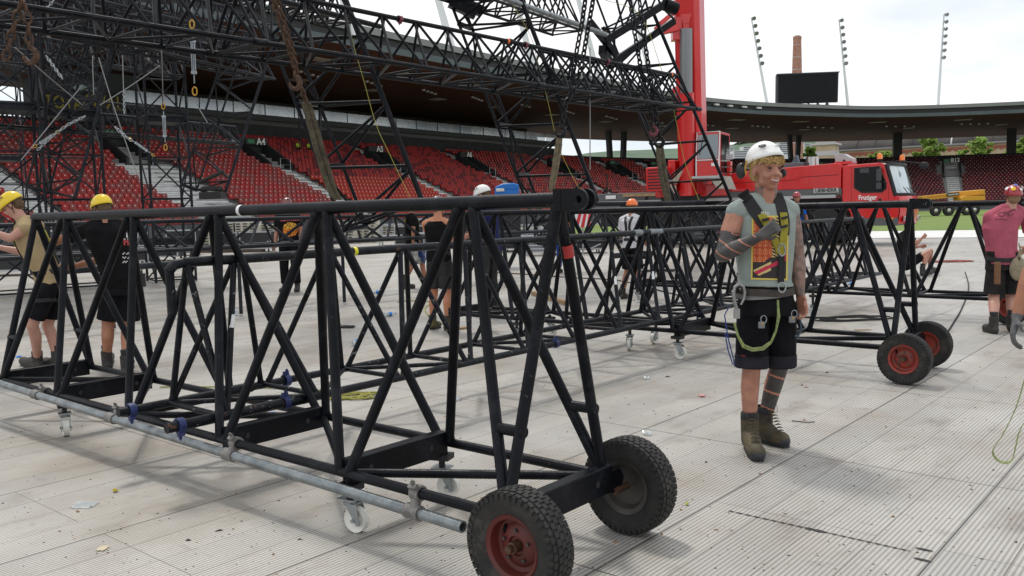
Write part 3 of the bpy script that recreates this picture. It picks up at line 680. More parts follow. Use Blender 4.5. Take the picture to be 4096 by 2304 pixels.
def wheel(mb_parent, c, ax, R_=.236, W_=.135, rim=RIMRED):
    "pneumatic wheel, ax = outward axle direction"
    c = Vector(c); ax = Vector(ax).normalized()
    e = bpy.data.objects.new('wheel', None); COL.objects.link(e); e.parent = mb_parent
    r2 = R_*.56
    pr = [(r2, -W_*.36)]+[(R_*(.80+.0)+(R_*.0), -W_*.5)]+[(R_*.93, -W_*.48), (R_*.975, -W_*.40), (R_*.985, -W_*.2), (R_*.99, 0), (R_*.985, W_*.2), (R_*.975, W_*.40), (R_*.93, W_*.48), (R_*.80, W_*.5), (r2, W_*.36)]
    mb = MB(); mb.lathe(c, ax, pr, 56)
    p = ax.orthogonal().normalized(); q = ax.cross(p); nk = 44
    for k in range(nk):
        for row, hw in ((-.40, .075), (-.20, .09), (0, .09), (.20, .09), (.40, .075)):
            an = 2*math.pi*(k+(.5 if row in (-.2, .2) else 0))/nk; d = p*math.cos(an)+q*math.sin(an); tg = ax.cross(d)
            mb.box(c+ax*(row*W_)+d*(R_*(.992 if abs(row) < .3 else .975)), (W_*hw*2, 2*math.pi*R_/nk*.72, R_*.034), (ax, tg, d))
        for sg in (-1, 1):
            an = 2*math.pi*(k+.3)/nk; d = p*math.cos(an)+q*math.sin(an); tg = ax.cross(d)
            mb.box(c+ax*(sg*W_*.485)+d*(R_*.915), (W_*.08, 2*math.pi*R_/nk*.5, R_*.10), (ax, tg, d))
    mb.build('tyre', TYRE, e)
    mb = MB(); mb.lathe(c, ax, [(0, W_*.05), (R_*.16, W_*.05), (R_*.18, W_*.14), (R_*.30, W_*.10), (R_*.40, -W_*.02), (R_*.47, W_*.02), (R_*.50, W_*.34), (R_*.57, W_*.42), (R_*.59, W_*.36), (R_*.57, W_*.3), (R_*.52, -W_*.3), (R_*.58, -W_*.40), (R_*.47, -W_*.34), (R_*.40, -W_*.12), (0, -W_*.12)], 40); mb.build('rim', rim, e)
    for k in range(5):
        an = 2*math.pi*k/5+.3; d = p*math.cos(an)+q*math.sin(an); mb = MB(); mb.lathe(c+d*R_*.28+ax*W_*.10, ax, [(0, .012), (.008, .012), (.008, -.01)], 6); mb.build('wheel_bolt', RIMDARK, e)
    mb = MB(); mb.lathe(c, ax, [(0, W_*.55), (R_*.05, W_*.55), (R_*.06, W_*.38), (R_*.10, W_*.36), (R_*.11, 0)], 14); mb.build('hub', BRONZE, e)
    return e
def caster(t, top, a, R_=.062, yaw=0.):
    "white swivel caster hanging below point top, rolling along a"
    top = Vector(top); a = Vector(a).normalized(); a = Matrix.Rotation(yaw, 3, 'Z') @ a; w = ZD.cross(a)
    e = bpy.data.objects.new('caster', None); COL.objects.link(e); e.parent = t
    zc = R_+.002; c = Vector((top.x, top.y, zc))-a*.035
    mb = MB(); mb.lathe(c, w, [(0, -.022), (R_*.45, -.020), (R_*.55, -.012), (R_*.82, -.014), (R_, -.020), (R_*1.0, -.006), (R_*.965, 0), (R_, .006), (R_, .020), (R_*.82, .014), (R_*.55, .012), (R_*.45, .020), (0, .022)], 28); mb.build('caster_wheel', WHITEP, e)
    mb = MB(); tp = min(top.z-.03, zc+R_+.045)
    mb.box((top.x, top.y, tp-.006), (.10, .085, .008), (a, w, ZD)); mb.lathe((top.x, top.y, tp-.035), ZD, [(0, 0), (.035, 0), (.038, .02), (0, .025)], 14)
    for sg in (-1, 1): mb.prism([(-.05, -.022), (-.03, -.02), (.035, R_+.02), (-.03, R_+.02), (-.052, 0)], c+w*sg*.030+a*.012, a, ZD, .005)
    mb.lathe(c-w*.04, w, [(0, 0), (.010, 0), (.010, .08), (0, .08)], 8)
    mb.build('fork', ZINC, e)
    mb = MB(); mb.tube([(top.x, top.y, tp-.002), (top.x, top.y, top.z)], .018, 8); mb.box((top.x, top.y, (tp+top.z)/2+.005), (.11, .09, .03), (a, w, ZD)); mb.build('mount', BLACK, e)
    return e
def clamp(t, c, ax, r, M, ear=ZD, name='pipe_clamp', w=.045):
    c = Vector(c); ax = Vector(ax).normalized(); ear = Vector(ear).normalized(); mb = MB()
    mb.lathe(c-ax*w/2, ax, [(r, 0), (r+.010, 0), (r+.012, w*.5), (r+.010, w), (r, w)], 16)
    s = ax.cross(ear); mb.box(c+ear*(r+.014), (w*.9, .026, .03), (ax, s, ear)); mb.tube([c+ear*(r-.01)+s*.012, c+ear*(r+.05)+s*.012], .006, 6); mb.box(c+ear*(r+.036)+s*.012, (.016, .016, .012), (ax, s, ear))
    return mb.build(name, M, t)
BAY = 1.07; HA = 1.29; WA = .70
def a_type(label, O, a, w, beams=(0, 1, 2, 3, 4, 5), wheels=True, casters=((1, 0), (1, 1), (4, 0)), rim=(RIMRED, RIMDARK), seg=14, nb=5, zt=None, wr=.215):
    t, P = truss('truss_section', label, O, a, w, ZD, nb, BAY, WA, (HA if zt is None else zt), .0245, .0255, .034, beams=beams, lugs=(0,), seg=seg, s0=.03, rungs=True, group='black triangular truss sections standing on wheels')
    if wheels:
        for u, sg, rm in ((0, -1, rim[0]), (1, 1, rim[1])):
            b = P(0, u, 0)+w*sg*.03; hub = Vector((b.x, b.y, wr+.003))+a*(-.03)+w*sg*(.10 if sg > 0 else .04)-(a*.06 if sg < 0 else a*0)
            e = wheel(t, hub, w*sg, R_=wr, W_=wr*.56, rim=rm)
            mb = MB(); mb.lathe(hub-w*sg*.13, w*sg, [(0, 0), (.017, 0), (.017, .2), (0, .2)], 10); mb.build('axle_pin', BRONZE, t)
            mb = MB(); 
            for q in (-.02, .02): mb.prism([(-.05, -.055), (.02, -.055), (.05, 0), (.02, .05), (-.05, .05)], b+w*sg*(.005)+a*(q*1.2)-ZD*.02, w*sg, ZD, .012)
            mb.build('axle_bracket', STEEL, t)
    for k, u in casters: caster(t, P(k*BAY, u, 0)+w*(.03 if u == 0 else -.03)-ZD*.03, a, yaw=R(random.uniform(-25, 25)))
    return t, P
AO = Vector((-.02, 3.475, .30))
tA, PA = a_type('long black wheeled truss section closest to the camera, galvanised pipe along its foot', AO, VD, UD, beams=(0, 1, 2, 4, 5), casters=((1, 0), (1, 1), (4, 0)), wr=.228, rim=(mat('shaded_red_rim', (.11, .013, .010), .55, 0, col2=(.07, .015, .01), nscale=9), RIMDARK))  # front rim: the shadow on it is put into its darker red
# tape marks on it
def tape(t, p, q, f_, w_, r, M):
    p = Vector(p); q = Vector(q); d = (q-p).normalized(); c = p.lerp(q, f_); mb = MB(); mb.lathe(c-d*w_/2, d, [(r, 0), (r, w_)], 16); mb.build('tape_band', M, t)
tape(tA, PA(0, .5, 1), PA(0, 1, 0), .17, .055, .0262, REDT); tape(tA, PA(2.5*BAY-.3, .5, 1), PA(2.5*BAY-.3+1, .5, 1), .0, .030, .0345, TAPE)
def sticker(t, p, q, f_, w_, hh_, M=TAPE, r=.0258, side=None):
    p = Vector(p); q = Vector(q); d = (q-p).normalized(); c = p.lerp(q, f_); v = (CP-c); v = (v-d*v.dot(d)).normalized(); s = d.cross(v)
    if side: v = (v*math.cos(side)+s*math.sin(side)).normalized(); s = d.cross(v)
    mb = MB(); V = []
    for k in range(5):
        an = (k/4-.5)*w_/r; n_ = v*math.cos(an)+s*math.sin(an); V += [c-d*hh_/2+n_*(r+.0012), c+d*hh_/2+n_*(r+.0012)]
    mb.add(V, [(2*i, 2*i+2, 2*i+3, 2*i+1) for i in range(4)]); mb.build('paper_sticker', M, t)
sticker(tA, PA(.5*BAY, .5, 1), PA(0, 1, 0), .385, .03, .10)
# galvanised pipe clamped alongside
t = thing('galvanised_pipe', 'long galvanised scaffold pipe clamped along the near foot of the truss', 'pipe', AO)
g0 = gz(1852, 2108, .215); g1 = gz(20, 1540, .30); d = (g1-g0).normalized(); mb = MB(); g1 = g0+d*5.7
mb.tube([g0, g1], .0265, 20, cap=False); mb.tube([g0+d*.001, g1], .020, 20, cap=False); mb.lathe(g0, d, [(.020, 0), (.0265, 0)], 20); mb.build('pipe_tube', GALV, t)
for f_ in (.30, 1.75, 3.1, 4.25, 5.2):
    c = g0+d*f_; mb = MB(); mb.lathe(c-d*.045, d, [(.0245, 0), (.034, .0), (.036, .012), (.032, .03), (.032, .06), (.036, .078), (.034, .09), (.0245, .09)], 18)
    n0 = AO+VD*((c-AO).dot(VD)); mb.tube([c, c.lerp(n0, .8)], [.028, .024], 12)
    mb.build('pipe_tee', CAST, t); clamp(t, n0, VD, .026, CAST, ear=(ZD*.6-UD*.5), w=.05)
rel(t); rel(tA)
# truss C (lower, painted, receding right) and its following section
CO = Vector((-1.86, 4.82, .40)); CW = -VD*-1
def c_type(label, s0, nb, z0=.40, hgt=.89, first=False, seg=12, group='low worn truss sections lying in one long line', O=CO, lo=.33, wd=.62, M=STEELW, beams=(), name='truss_section'):
    o = O+UD*s0; o.z = z0
    t, P = truss(name, label, o, UD, VD, ZD, nb, .70, wd, hgt, .0262, .0195, .0300, seg=seg, group=group, M=M, beams=beams, lace=True, s0=.02)
    return t, P
tC, PC = c_type('low worn black truss starting inside the nearest truss and running off to the right', .25, 8, beams=())
# its rounded nose and pin tubes with blue clamps
mb = MB(); e = PC(-.02, .5, 1); mb.tube([e-UD*.10-ZD*.05, e-UD*.06-ZD*.01, e+UD*.0], [.03, .033, .028], 14); mb.tube([e+UD*.16, e+UD*.30], .031, 14); mb.tube([e-UD*.09-ZD*.03, e-UD*.09-ZD*.30], .026, 12); mb.build('end_joint', STEELW, tC)
for u in (0, 1):
    mb = MB(); p = PC(0, u, 0)-UD*.02; mb.tube([p-UD*(.33 if u == 0 else .30), p+UD*.72], .031 if u == 0 else .027, 14); mb.tube([p+UD*.42, p+UD*.62], .034, 14); mb.build('pin_tube', STEELW, tC)
    for s in ((-.25, .45) if u == 0 else (-.22, .9)): clamp(tC, p+UD*s, UD, .033, BLUEP, ear=(.2, -.3, -1) if s < 0 else ZD, w=.04)
clamp(tC, PC(3.2, 0, 0), UD, .024, BLUEP, ear=ZD)
tape(tC, PC(1.28, .5, 1), PC(2.28, .5, 1), 0, .03, .0308, YELT)
for (k, u, f_) in ((0, 0, .42), (1, 1, .4), (6, 0, .5), (7, 0, .5)): sticker(tC, PC((k+.5)*.7, .5, 1), PC(k*.7, u, 0), f_, .026, .085, r=.0198)
mb = MB(); mb.tube([PC(4.95, .5, 1), PC(5.1, .5, 1)], .033, 12); mb.tube([PC(5.25, .5, 1), PC(5.5, .5, 1)], .034, 12); mb.build('end_joint', GALV, tC)
caster(tC, PC(5.35, 1, 0), UD, yaw=.4); rel(tC)
tC2, PC2 = c_type('low worn black truss behind the smiling man, coupled to the longer low truss', 5.85, 9, beams=())
mb = MB(); mb.tube([PC2(2.2, .5, 1), PC2(2.5, .5, 1)], .034, 12); mb.build('end_joint', GALV, tC2)
for s in (.15, 1.2): clamp(tC2, PC2(s, 0, 0), UD, .024, BLUEP, ear=-ZD)
mb = MB(); mb.tube([PC2(-.2, 0, 0), PC2(.5, 0, 0)], .031, 12); mb.build('pin_tube', STEELW, tC2)
caster(tC2, PC2(.3, 1, 0), UD); caster(tC2, PC2(3.4, 0, 0), UD, yaw=.5); rel(tC2)
# truss D and E (same kind as A)
DO = Vector((3.22, 7.52, .29))-VD*.10
tD, PD = a_type('black truss section behind the smiling man with one big red-rimmed wheel facing us', DO, VD, UD, beams=(0, 2, 3, 5), casters=((2, 0), (4, 0), (4, 1)), rim=(RIMRED, RIMRED), zt=1.235); rel(tD)
e_ = gz(3960, 1196, .30); EO = e_+(-VD)*.15
tE, PE = a_type('black wheeled truss section at the right edge beside the man in pink', EO, VD, UD, beams=(0, 3, 5), casters=((3, 0), (3, 1), (5, 0)), rim=(RIMRED, RIMDARK), zt=1.20); rel(tE)
# long plain top tube behind D
def loose(label, a, b, r, M=STEELF, name='steel_tube', cat='tube', n=10):
    t = thing(name, label, cat, a); mb = MB(); mb.tube([a, b], r, n); mb.build('tube', M, t)
    mb = MB(); d = (Vector(b)-Vector(a)).normalized(); mb.tube([Vector(b)-d*.12, Vector(b)+d*.03], r*1.35, n); mb.build('end_collar', STEELW, t); rel(t); return t
loose('long dark tube lying on top of the trusses behind the orange helmet', at(2360, 817, 17), at(2810, 811, 17), .045)
# horizontal truss F behind the left men (rests on low stands) and its clutter
def sh(v, s): return Vector(v)
FW = (at(2250, 1000, 20.5)-at(0, 1040, 11.8)); FW.z = 0; FW.normalize(); FWn = Vector((-FW.y, FW.x, 0))
o = at(-60, 1030, 12.0); o.z = 1.05
tF, PF = truss('truss_section', 'long horizontal black truss in the middle distance behind the men on the left', o, FW, FWn, ZD, 12, 1.0, .75, .46, .036, .026, .036, seg=8, M=STEELF, lace=True); rel(tF)
o2 = o-FWn*.9+FW*.3; o2.z = .88
t = thing('truss_section', 'thick dark chord tube and lower frame running just behind the coupled low truss', 'truss', o2); mb = MB(); mb.tube([o2, o2+FW*9.5], .05, 10); mb.build('chord', STEELF, t); mb = MB(); mb.tube([o2+FW*9.5, o2+FW*9.9], .036, 10); mb.build('spigot', STEELW, t)
for k in range(5): mb = MB(); mb.tube([o2+FW*(1+2*k), o2+FW*(1+2*k)-ZD*.86], .03, 8); mb.build('prop', STEELF, t)
rel(t)
q0 = o+FW*12.6; q0.z = .78
tG, PG = truss('truss_section', 'dark truss with rusty red clamps lying beyond the man in the tank top', q0-FWn*1.2, (FW+UD*.1).normalized(), FWn, ZD, 10, .95, .8, .72, .034, .026, .034, seg=8, M=STEELF)
for s, u, z in ((1.6, 0, 0), (4.1, .5, 1), (5.2, 0, 0), (2.4, .5, 1)): clamp(tG, PG(s, u, z), FW, .036, REDCL, ear=ZD, w=.12)
mb = MB(); pe = PG(.2, 0, 0)-ZD*.35; mb.beam(pe, pe+FW*1.3, .1, .12); lug(mb, pe+FW*1.42-ZD*.05, FW, FWn, ZD, .1, .1, .03, .12); mb.build('fork_lug', STEELF, tG); rel(tG)
o = at(2150, 1030, 21); o.z = .75
tG2, PG2 = truss('truss_section', 'dark truss in front of the crane wheels behind the orange helmet', o, (UD*.5-VD*.55).normalized(), (UD*.5+VD*.5).normalized(), ZD, 6, 1.1, .8, .72, .04, .028, .04, seg=8, M=STEELF); rel(tG2)

# ------------------------------------------------------------------ hanging assembly
UH = UD
HO = Vector((-1.43, 14.4, 0))
def hline(Yat, z):   # point of the hanging line at depth Yat
    s = (Yat-14.4)/.764; p = HO+UH*s; p.z = z; return p
secs = [(-9.1, 8), (-3.25, 8), (2.6, 8)]
labs = ['hanging black truss section crossing the top left corner', 'hanging black truss section in the middle over the grandstand roof edge', 'hanging black truss section ending beside the red crane boom']
for (s, nb), lb in zip(secs, labs):
    o = HO+UH*s-VD*(-.55)*-1; o = HO+UH*s-VD*.55; o.z = 3.78
    tH, PH = truss('hanging_truss', lb, o, UH, VD, ZD, nb, .72, 1.1, .82, .037, .0225, .037, seg=8, group='horizontal truss sections hanging in one line', M=STEEL, s0=.05)
    for f_ in (.03, .5, .97):
        clamp(tH, PH(f_*nb*.72, .5, 1), UH, .043, REDCL if f_ < .9 else STEELW, ear=-ZD, w=.07)
    tape(tH, PH(nb*.72-.25, .5, 1), PH(nb*.72, .5, 1), 0, .06, .0435, ORT)
    mb = MB(); mb.tube([PH(nb*.72-.1, 0, 0), PH(nb*.72+.1, 0, 0)], .052, 10); mb.tube([PH(nb*.72-.1, 1, 0), PH(nb*.72+.1, 1, 0)], .052, 10); mb.build('coupling', STEELW, tH); rel(tH)
# second parallel line higher behind
for (x0, y0, Y0, x1, y1, Y1, lb, nb_) in ((1750, -60, 16.2, 2330, 108, 21.0, 'hanging black truss high up between the middle and right hanging trusses', 9), (860, -75, 15.5, 1420, 105, 18.6, 'hanging black truss partly out of frame above the first hanging truss', 9)):
    a = at(x0, y0, Y0); b = at(x1, y1, Y1); z_ = (a.z+b.z)/2; a.z = b.z = z_; d = (b-a); L = d.length; d.normalize(); w_ = ZD.cross(d)
    t, P = truss('hanging_truss', lb, a, d, w_, ZD, nb_, L/nb_, .8, .85, .033, .022, .033, seg=8, M=STEEL)
    mb = MB(); q = a-w_*.5-ZD*.12; mb.tube([q, q+d*(L+.2)], .055, 10); mb.build('grey_pipe', GALV if x0 > 1700 else STEELW, t); rel(t)
# inclined legs (same kind as the wheeled section), facing apex to the right
def leg(label, xb, yb, Y, xt, yt, Yt, ext=2, nb=5, side=1, thick=1., wdir=None, beams='all', M=STEEL, bay=None, grp='tilted triangular truss legs hanging from the crane', sc=1., seg=8, width=None):
    b = at(xb, yb, Y); tp = at(xt, yt, Yt); ax = (tp-b).normalized()
    wd = wdir or Vector((.35, .93, 0)); wd = (wd-ax*wd.dot(ax)).normalized(); h = ax.cross(wd)*(side); h.normalize()
    if (h.x*side) < 0: h = -h
    bay = bay or BAY; Hh = 1.27*sc; O = b-h*Hh-wd*(WA*sc)/2
    t, P = truss('tilted_truss', label, O-ax*.0, ax, wd, h, nb, bay*sc, WA*sc, Hh, .031*thick*sc, .025*thick*sc, .045*thick*sc, seg=seg, beams=beams, M=M, group=grp, bw=.06*sc, bh=.10*sc)
    rel(t); return P
PL1 = leg('nearest tilted truss leg hanging just left of the photo centre', 1687, 800, 13.7, 1383, 0, 13.9, nb=5)
PL2 = leg('middle tilted truss leg hanging just right of the photo centre', 2390, 805, 17.4, 2085, 0, 17.7, nb=6)
PL3 = leg('farthest tilted truss leg ending behind the smiling man', 2925, 800, 22.4, 2600, 20, 22.9, nb=5)
# head piece joining the top of the third leg
b = at(2418, 165, 21.6); e = at(2668, 10, 22.6); d = (e-b).normalized(); t = thing('truss_corner', 'chunky tilted corner frame of box beams at the top of the rightmost leg', 'truss', b); wv = Vector((.35, .93, 0))
mb = MB(); mb.beam(b, e, .17, .18); mb.build('box_beam', STEEL, t); mb = MB(); mb.beam(b+wv*.9-ZD*.35, e+wv*.9-ZD*.3, .15, .16); mb.build('box_beam', STEEL, t)
mb = MB(); mb.beam(b-ZD*.15-d*.1, b+wv*.9-ZD*.4-d*.1, .16, .22); mb.build('box_beam', STEEL, t); mb = MB(); mb.beam(b+Vector((-.38, -.25, .42)), b+Vector((.3, .2, -.3)), .13, .14); mb.build('box_beam', STEEL, t)
for k in range(4): mb = MB(); q = b.lerp(e, .15+.25*k); mb.tube([q, q+wv*.9-ZD*.3+d*.3*(1 if k % 2 else -1)], .03, 8); mb.build('brace', STEEL, t)
for k in range(5):
    mb = MB(); q = b.lerp(e, .1+.2*k); mb.tube([q, q+Vector((-.55+.2*(k % 2), 0, 1.5))], .028, 6); mb.build('brace', STEEL, t); mb = MB(); mb.tube([q, q+Vector((.55, 0, 1.2))], .028, 6); mb.build('brace', STEEL, t)
mb = MB(); mb.tube([e-d*.1, e+Vector((.25, .1, -.14))], .16, 14); mb.build('end_drum', STEEL, t); rel(t)
b = at(1800, 5, 17.8); e = at(1905, 55, 17.9); t = thing('truss_corner', 'dark box beam corner frame at the top of the middle leg', 'truss', b)
mb = MB(); mb.beam(b, e, .2, .22); mb.build('box_beam', STEEL, t); mb = MB(); mb.beam(b+Vector((.1, .5, .15)), e+Vector((.1, .5, .15)), .18, .2); mb.build('box_beam', STEEL, t); rel(t)
# ------------------------------------------------------------------ stage steelwork on the left
def tower(label, x, Y, top, wd=1.0, n=None, ang=.6, M=STEELF, r=.034, bot=0, h_=1.0):
    b = at(x, 800, Y); b.z = bot; t = thing('truss_tower', label, 'truss tower', b, 'upright lattice towers of the stage at the left')
    ax = Vector((math.cos(ang), math.sin(ang), 0)); ay = Vector((-math.sin(ang), math.cos(ang), 0)); cs = [b+ax*(i*wd/2)+ay*(j*wd/2) for i, j in ((-1, -1), (1, -1), (1, 1), (-1, 1))]
    for c in cs: mb = MB(); mb.tube([c, c+ZD*(top-bot)], r, 6); mb.build('upright', M, t)
    n = int((top-bot)/h_)
    for k in range(4):
        a, c = cs[k], cs[(k+1) % 4]
        mb = MB()
        for i in range(n):
            z0 = ZD*(i*h_+.05); z1 = ZD*((i+1)*h_+.05); mb.tube([a+z0, c+z0], r*.6, 5)
            if i % 2: mb.tube([a+z0, c+z1], r*.6, 5)
            else: mb.tube([c+z0, a+z1], r*.6, 5)
        mb.build('bracing_panel', M, t)
    for i in range(1, n, 3): mb = MB(); mb.box(b+ZD*(i*h_), (wd, wd*.9, .18), (ax, ay, ZD)); mb.build('box_rung', M, t)
    rel(t); return t
tower('lattice tower at the far left edge rising past the mid-height truss', 48, 19, 12, 1.15)
tower('lattice tower second from the left wrapped by a tilted leg', 300, 20.5, 12, 1.1)
tower('lattice tower in front of the pale concrete steps', 668, 22, 12.5, .95)
tower('far lattice tower against the bright sky gap at the left', 20, 34, 14, 1.4)
def htruss(label, x0, y0, Y0, x1, y1, Y1, hgt, wd, nb, M=STEELF, r=.034, grp='horizontal lattice beams of the stage at the left'):
    a = at(x0, y0, Y0); b = at(x1, y1, Y1); z_ = (a.z+b.z)/2; a.z = b.z = z_; d = b-a; L = d.length; d.normalize(); w_ = ZD.cross(d)
    t, P = truss('stage_beam', label, a-w_*wd/2, d, w_, ZD, nb, L/nb, wd, hgt, r, r*.62, r, group=grp, seg=6, M=M); rel(t)
    return P
htruss('long lattice beam crossing in front of the red seats at the left', -60, 522, 19.2, 945, 560, 25.5, .48, .5, 16)
htruss('lattice beam high at the left just below the big hanging truss', -60, 88, 16.5, 1010, 222, 22.5, .55, .5, 14)
htruss('lower of two high lattice beams at the left in front of the roof', -60, 178, 15.5, 1060, 240, 23.5, .5, .55, 15)
htruss('lattice beam slanting across the top left behind the hooks', -60, 10, 20, 640, 60, 26, .6, .6, 9)
htruss('short lattice beam against the sky gap at the far left', -40, 300, 30, 260, 268, 33, 1.1, .8, 7)
htruss('thin lattice beam behind the tilted legs at the left', 270, 215, 18, 640, 195, 25, .45, .45, 7)
leg('tilted truss leg standing in front of the second tower from the left', 300, 790, 19.0, 478, 130, 19.6, nb=5, side=1, grp='tilted legs of the stage at the left', M=STEELF, sc=.85, seg=6)
leg('tilted truss leg above the person in the black shirt, resting near the steps', 895, 790, 20.5, 1085, 200, 21, nb=5, side=1, grp='tilted legs of the stage at the left', M=STEELF, sc=.80, seg=6)
leg('upper tilted truss leg hanging in the top left in front of the timber roof', 380, 400, 18.2, 500, 40, 18.6, nb=3, side=1, grp='tilted legs of the stage at the left', M=STEELF, sc=.8, seg=6)
t = thing('motor_block', 'black motor block hanging at the foot of the tilted leg near the steps', 'motor', at(850, 770, 20.3)); c = at(850, 782, 20.3)
mb = MB(); mb.box(c, (.5, .4, .16)); mb.box(c+ZD*.16, (.4, .3, .10)); mb.tube([c+ZD*.3+Vector((-.3, 0, 0)), c+ZD*.55+Vector((.3, 0, 0))], .05, 6); mb.build('housing', BLACK, t, bevel=.02); rel(t)
# ------------------------------------------------------------------ chains, hooks, slings, ropes
def chain(mb, pts, link=.1, r=.012, seg=5):
    pts = [Vector(p) for p in pts]; k = 0
    for a, b in zip(pts[:-1], pts[1:]):
        d = b-a; L = d.length; n = max(1, int(L/(link*.72))); d.normalize(); o1 = d.orthogonal().normalized(); o2 = d.cross(o1)
        for i in range(n):
            c = a+d*(L*(i+.5)/n); s = o1 if (i+k) % 2 else o2; w = link*.30
            P = []
            for q in range(10):
                an = 2*math.pi*q/10; P.append(c+d*(math.sin(an)*link*.5)+s*(math.cos(an)*w))
            mb.tube(P, r, seg, closed=True)
        k += n
def hook(mb, c, s=1.):
    c = Vector(c); P = [c+Vector((0, 0, .14*s)), c+Vector((0, 0, .06*s))]+[c+Vector((math.sin(a)*.075*s, 0, -.02*s-math.cos(a)*.085*s)) for a in (2.9, 2.3, 1.6, .9, .2, -.5, -1.2, -1.7)]
    mb.tube(P, [.018*s, .02*s]+[.026*s, .03*s, .034*s, .036*s, .034*s, .03*s, .022*s, .012*s], 8)
def chain_thing(label, pts, M, link=.12, r=.014, hk=None, grp=None):
    t = thing('chain', label, 'chain', pts[0], grp); mb = MB(); chain(mb, pts, link, r); mb.build('links', M, t)
    if hk: mb = MB(); hook(mb, hk[0], hk[1]); mb.build('hook', hk[2], t)
    rel(t)
Yr = 9.0
chain_thing('rusty chain slung over the top chord at the top left corner', [at(88, -10, Yr), at(75, 40, Yr), at(60, 90, Yr), at(40, 160, Yr), at(22, 240, Yr)], RUST, .115, .015)
chain_thing('rusty chain ending in a big hook at the top left corner', [at(90, 5, Yr), at(108, 45, Yr), at(112, 100, Yr), at(118, 175, Yr)], RUST, .115, .013, hk=(at(120, 215, Yr), .9, RUST))
chain_thing('double rusty chain crossing the left roof edge with a hook', [at(1085, -20, 11), at(1120, 80, 11.2), at(1158, 190, 11.4), at(1178, 265, 11.6)], RUST, .12, .016, hk=(at(1180, 325, 11.5), .95, RUST))
chain_thing('rusty chain running down into the long brown sling', [at(1098, -20, 11.1), at(1135, 90, 11.3), at(1172, 215, 11.6), at(1188, 300, 12), at(1216, 385, 12.3), at(1226, 410, 12.3)], RUST, .12, .016)
chain_thing('black chain left strand of the pair at the middle leg', [at(2344, -20, 15.5), at(2328, 90, 15.5), at(2300, 240, 15.5), at(2278, 395, 15.5), at(2262, 420, 15.5), at(2246, 510, 15.5)], STEELW, .13, .018, hk=(at(2240, 520, 15.5), 1.1, STEELW))
chain_thing('black chain right strand of the pair at the middle leg', [at(2376, -20, 15.6), at(2356, 90, 15.6), at(2325, 270, 15.6), at(2285, 380, 15.6), at(2264, 412, 15.5)], STEELW, .13, .018)
chain_thing('black chain left strand near the rightmost leg', [at(2518, -20, 19.5), at(2540, 140, 19.5), at(2568, 300, 19.5), at(2598, 430, 19.5), at(2612, 500, 19.5)], STEELW, .15, .02, hk=(at(2613, 520, 19.5), 1.1, REDCL))
chain_thing('black chain right strand near the rightmost leg ending at the hook over the sling', [at(2555, -20, 19.6), at(2575, 140, 19.6), at(2602, 320, 19.6), at(2622, 440, 19.6), at(2634, 545, 19.6)], STEELW, .15, .02, hk=(at(2636, 562, 19.6), 1.3, STEELW))
def sling(label, pts, w, M=SLING):
    t = thing('lifting_sling', label, 'sling', pts[0]); pts = [Vector(p) for p in pts]
    for sd in (-1, 1):
        mb = MB()
        V = []; F = []
        for i, p in enumerate(pts):
            f_ = i/(len(pts)-1); o = Vector((sd*w*.30*(math.sin(f_*math.pi)*.5+.55), sd*.02, 0))
            for k in range(8):
                an = 2*math.pi*k/8; V.append(p+o+Vector((math.cos(an)*w*.32, math.sin(an)*w*.18, 0)))
        for i in range(len(pts)-1):
            for k in range(8): F.append((i*8+k, i*8+(k+1) % 8, i*8+8+(k+1) % 8, i*8+8+k))
        mb.add(V, F); mb.build('webbing_strand', M, t)
    rel(t)
sling('wide brown webbing sling slanting down to the nearest tilted leg', [at(1224, 412, 12.4), at(1245, 480, 12.6), at(1275, 590, 12.9), at(1305, 690, 13.1), at(1330, 765, 13.3), at(1352, 800, 13.4)], .13)
sling('pale brown sling at the foot of the middle tilted leg', [at(2240, 535, 15.5), at(2232, 600, 15.8), at(2220, 680, 16.2), at(2205, 765, 16.6)], .11, mat('pale_webbing', (.22, .19, .13), .9, noise=.3))
sling('dark olive sling hanging in front of the crane counterweight', [at(2638, 575, 19.6), at(2644, 640, 19.7), at(2656, 720, 19.9), at(2672, 805, 20.2)], .17)
def rope(label, pts, r, M, name='rope', cat='rope', grp=None, sub=5, sag=0.):
    P = [Vector(p) for p in pts]; t = thing(name, label, cat, P[0], grp)
    Q = []
    for i in range(len(P)-1):
        a = P[max(i-1, 0)]; b = P[i]; c = P[i+1]; d = P[min(i+2, len(P)-1)]
        for k in range(sub):
            u = k/sub; Q.append(.5*((2*b)+(c-a)*u+(2*a-5*b+4*c-d)*u*u+(3*b-a-3*c+d)*u**3))
    Q.append(P[-1]); mb = MB(); mb.tube(Q, r, 5); mb.build('strand', M, t); rel(t); return t
TAGL = mat('tag_line', (.30, .27, .05), .8)
rope('thin yellow-green tag line hanging along the nearest tilted leg', [at(1385, 60, 13.2), at(1420, 200, 13.2), at(1460, 340, 13), at(1505, 500, 12.8), at(1560, 620, 12.6), at(1640, 790, 12.4)], .0045, TAGL)
rope('thin yellow tag line hanging along the middle tilted leg', [at(2052, 20, 16.8), at(2120, 140, 16.8), at(2150, 240, 16.8), at(2190, 400, 16.6), at(2240, 600, 16.4), at(2325, 770, 16.2)], .0055, TAGL)
rope('thin tag line hanging along the rightmost tilted leg', [at(2420, 0, 21), at(2560, 60, 21), at(2640, 260, 20.8), at(2690, 420, 20.6), at(2740, 650, 20.4), at(2802, 815, 20)], .007, TAGL)
rope('straight steel wire hanging between the middle and rightmost legs', [at(2360, 190, 18), at(2360, 480, 18), at(2360, 680, 18)], .012, WIRE)
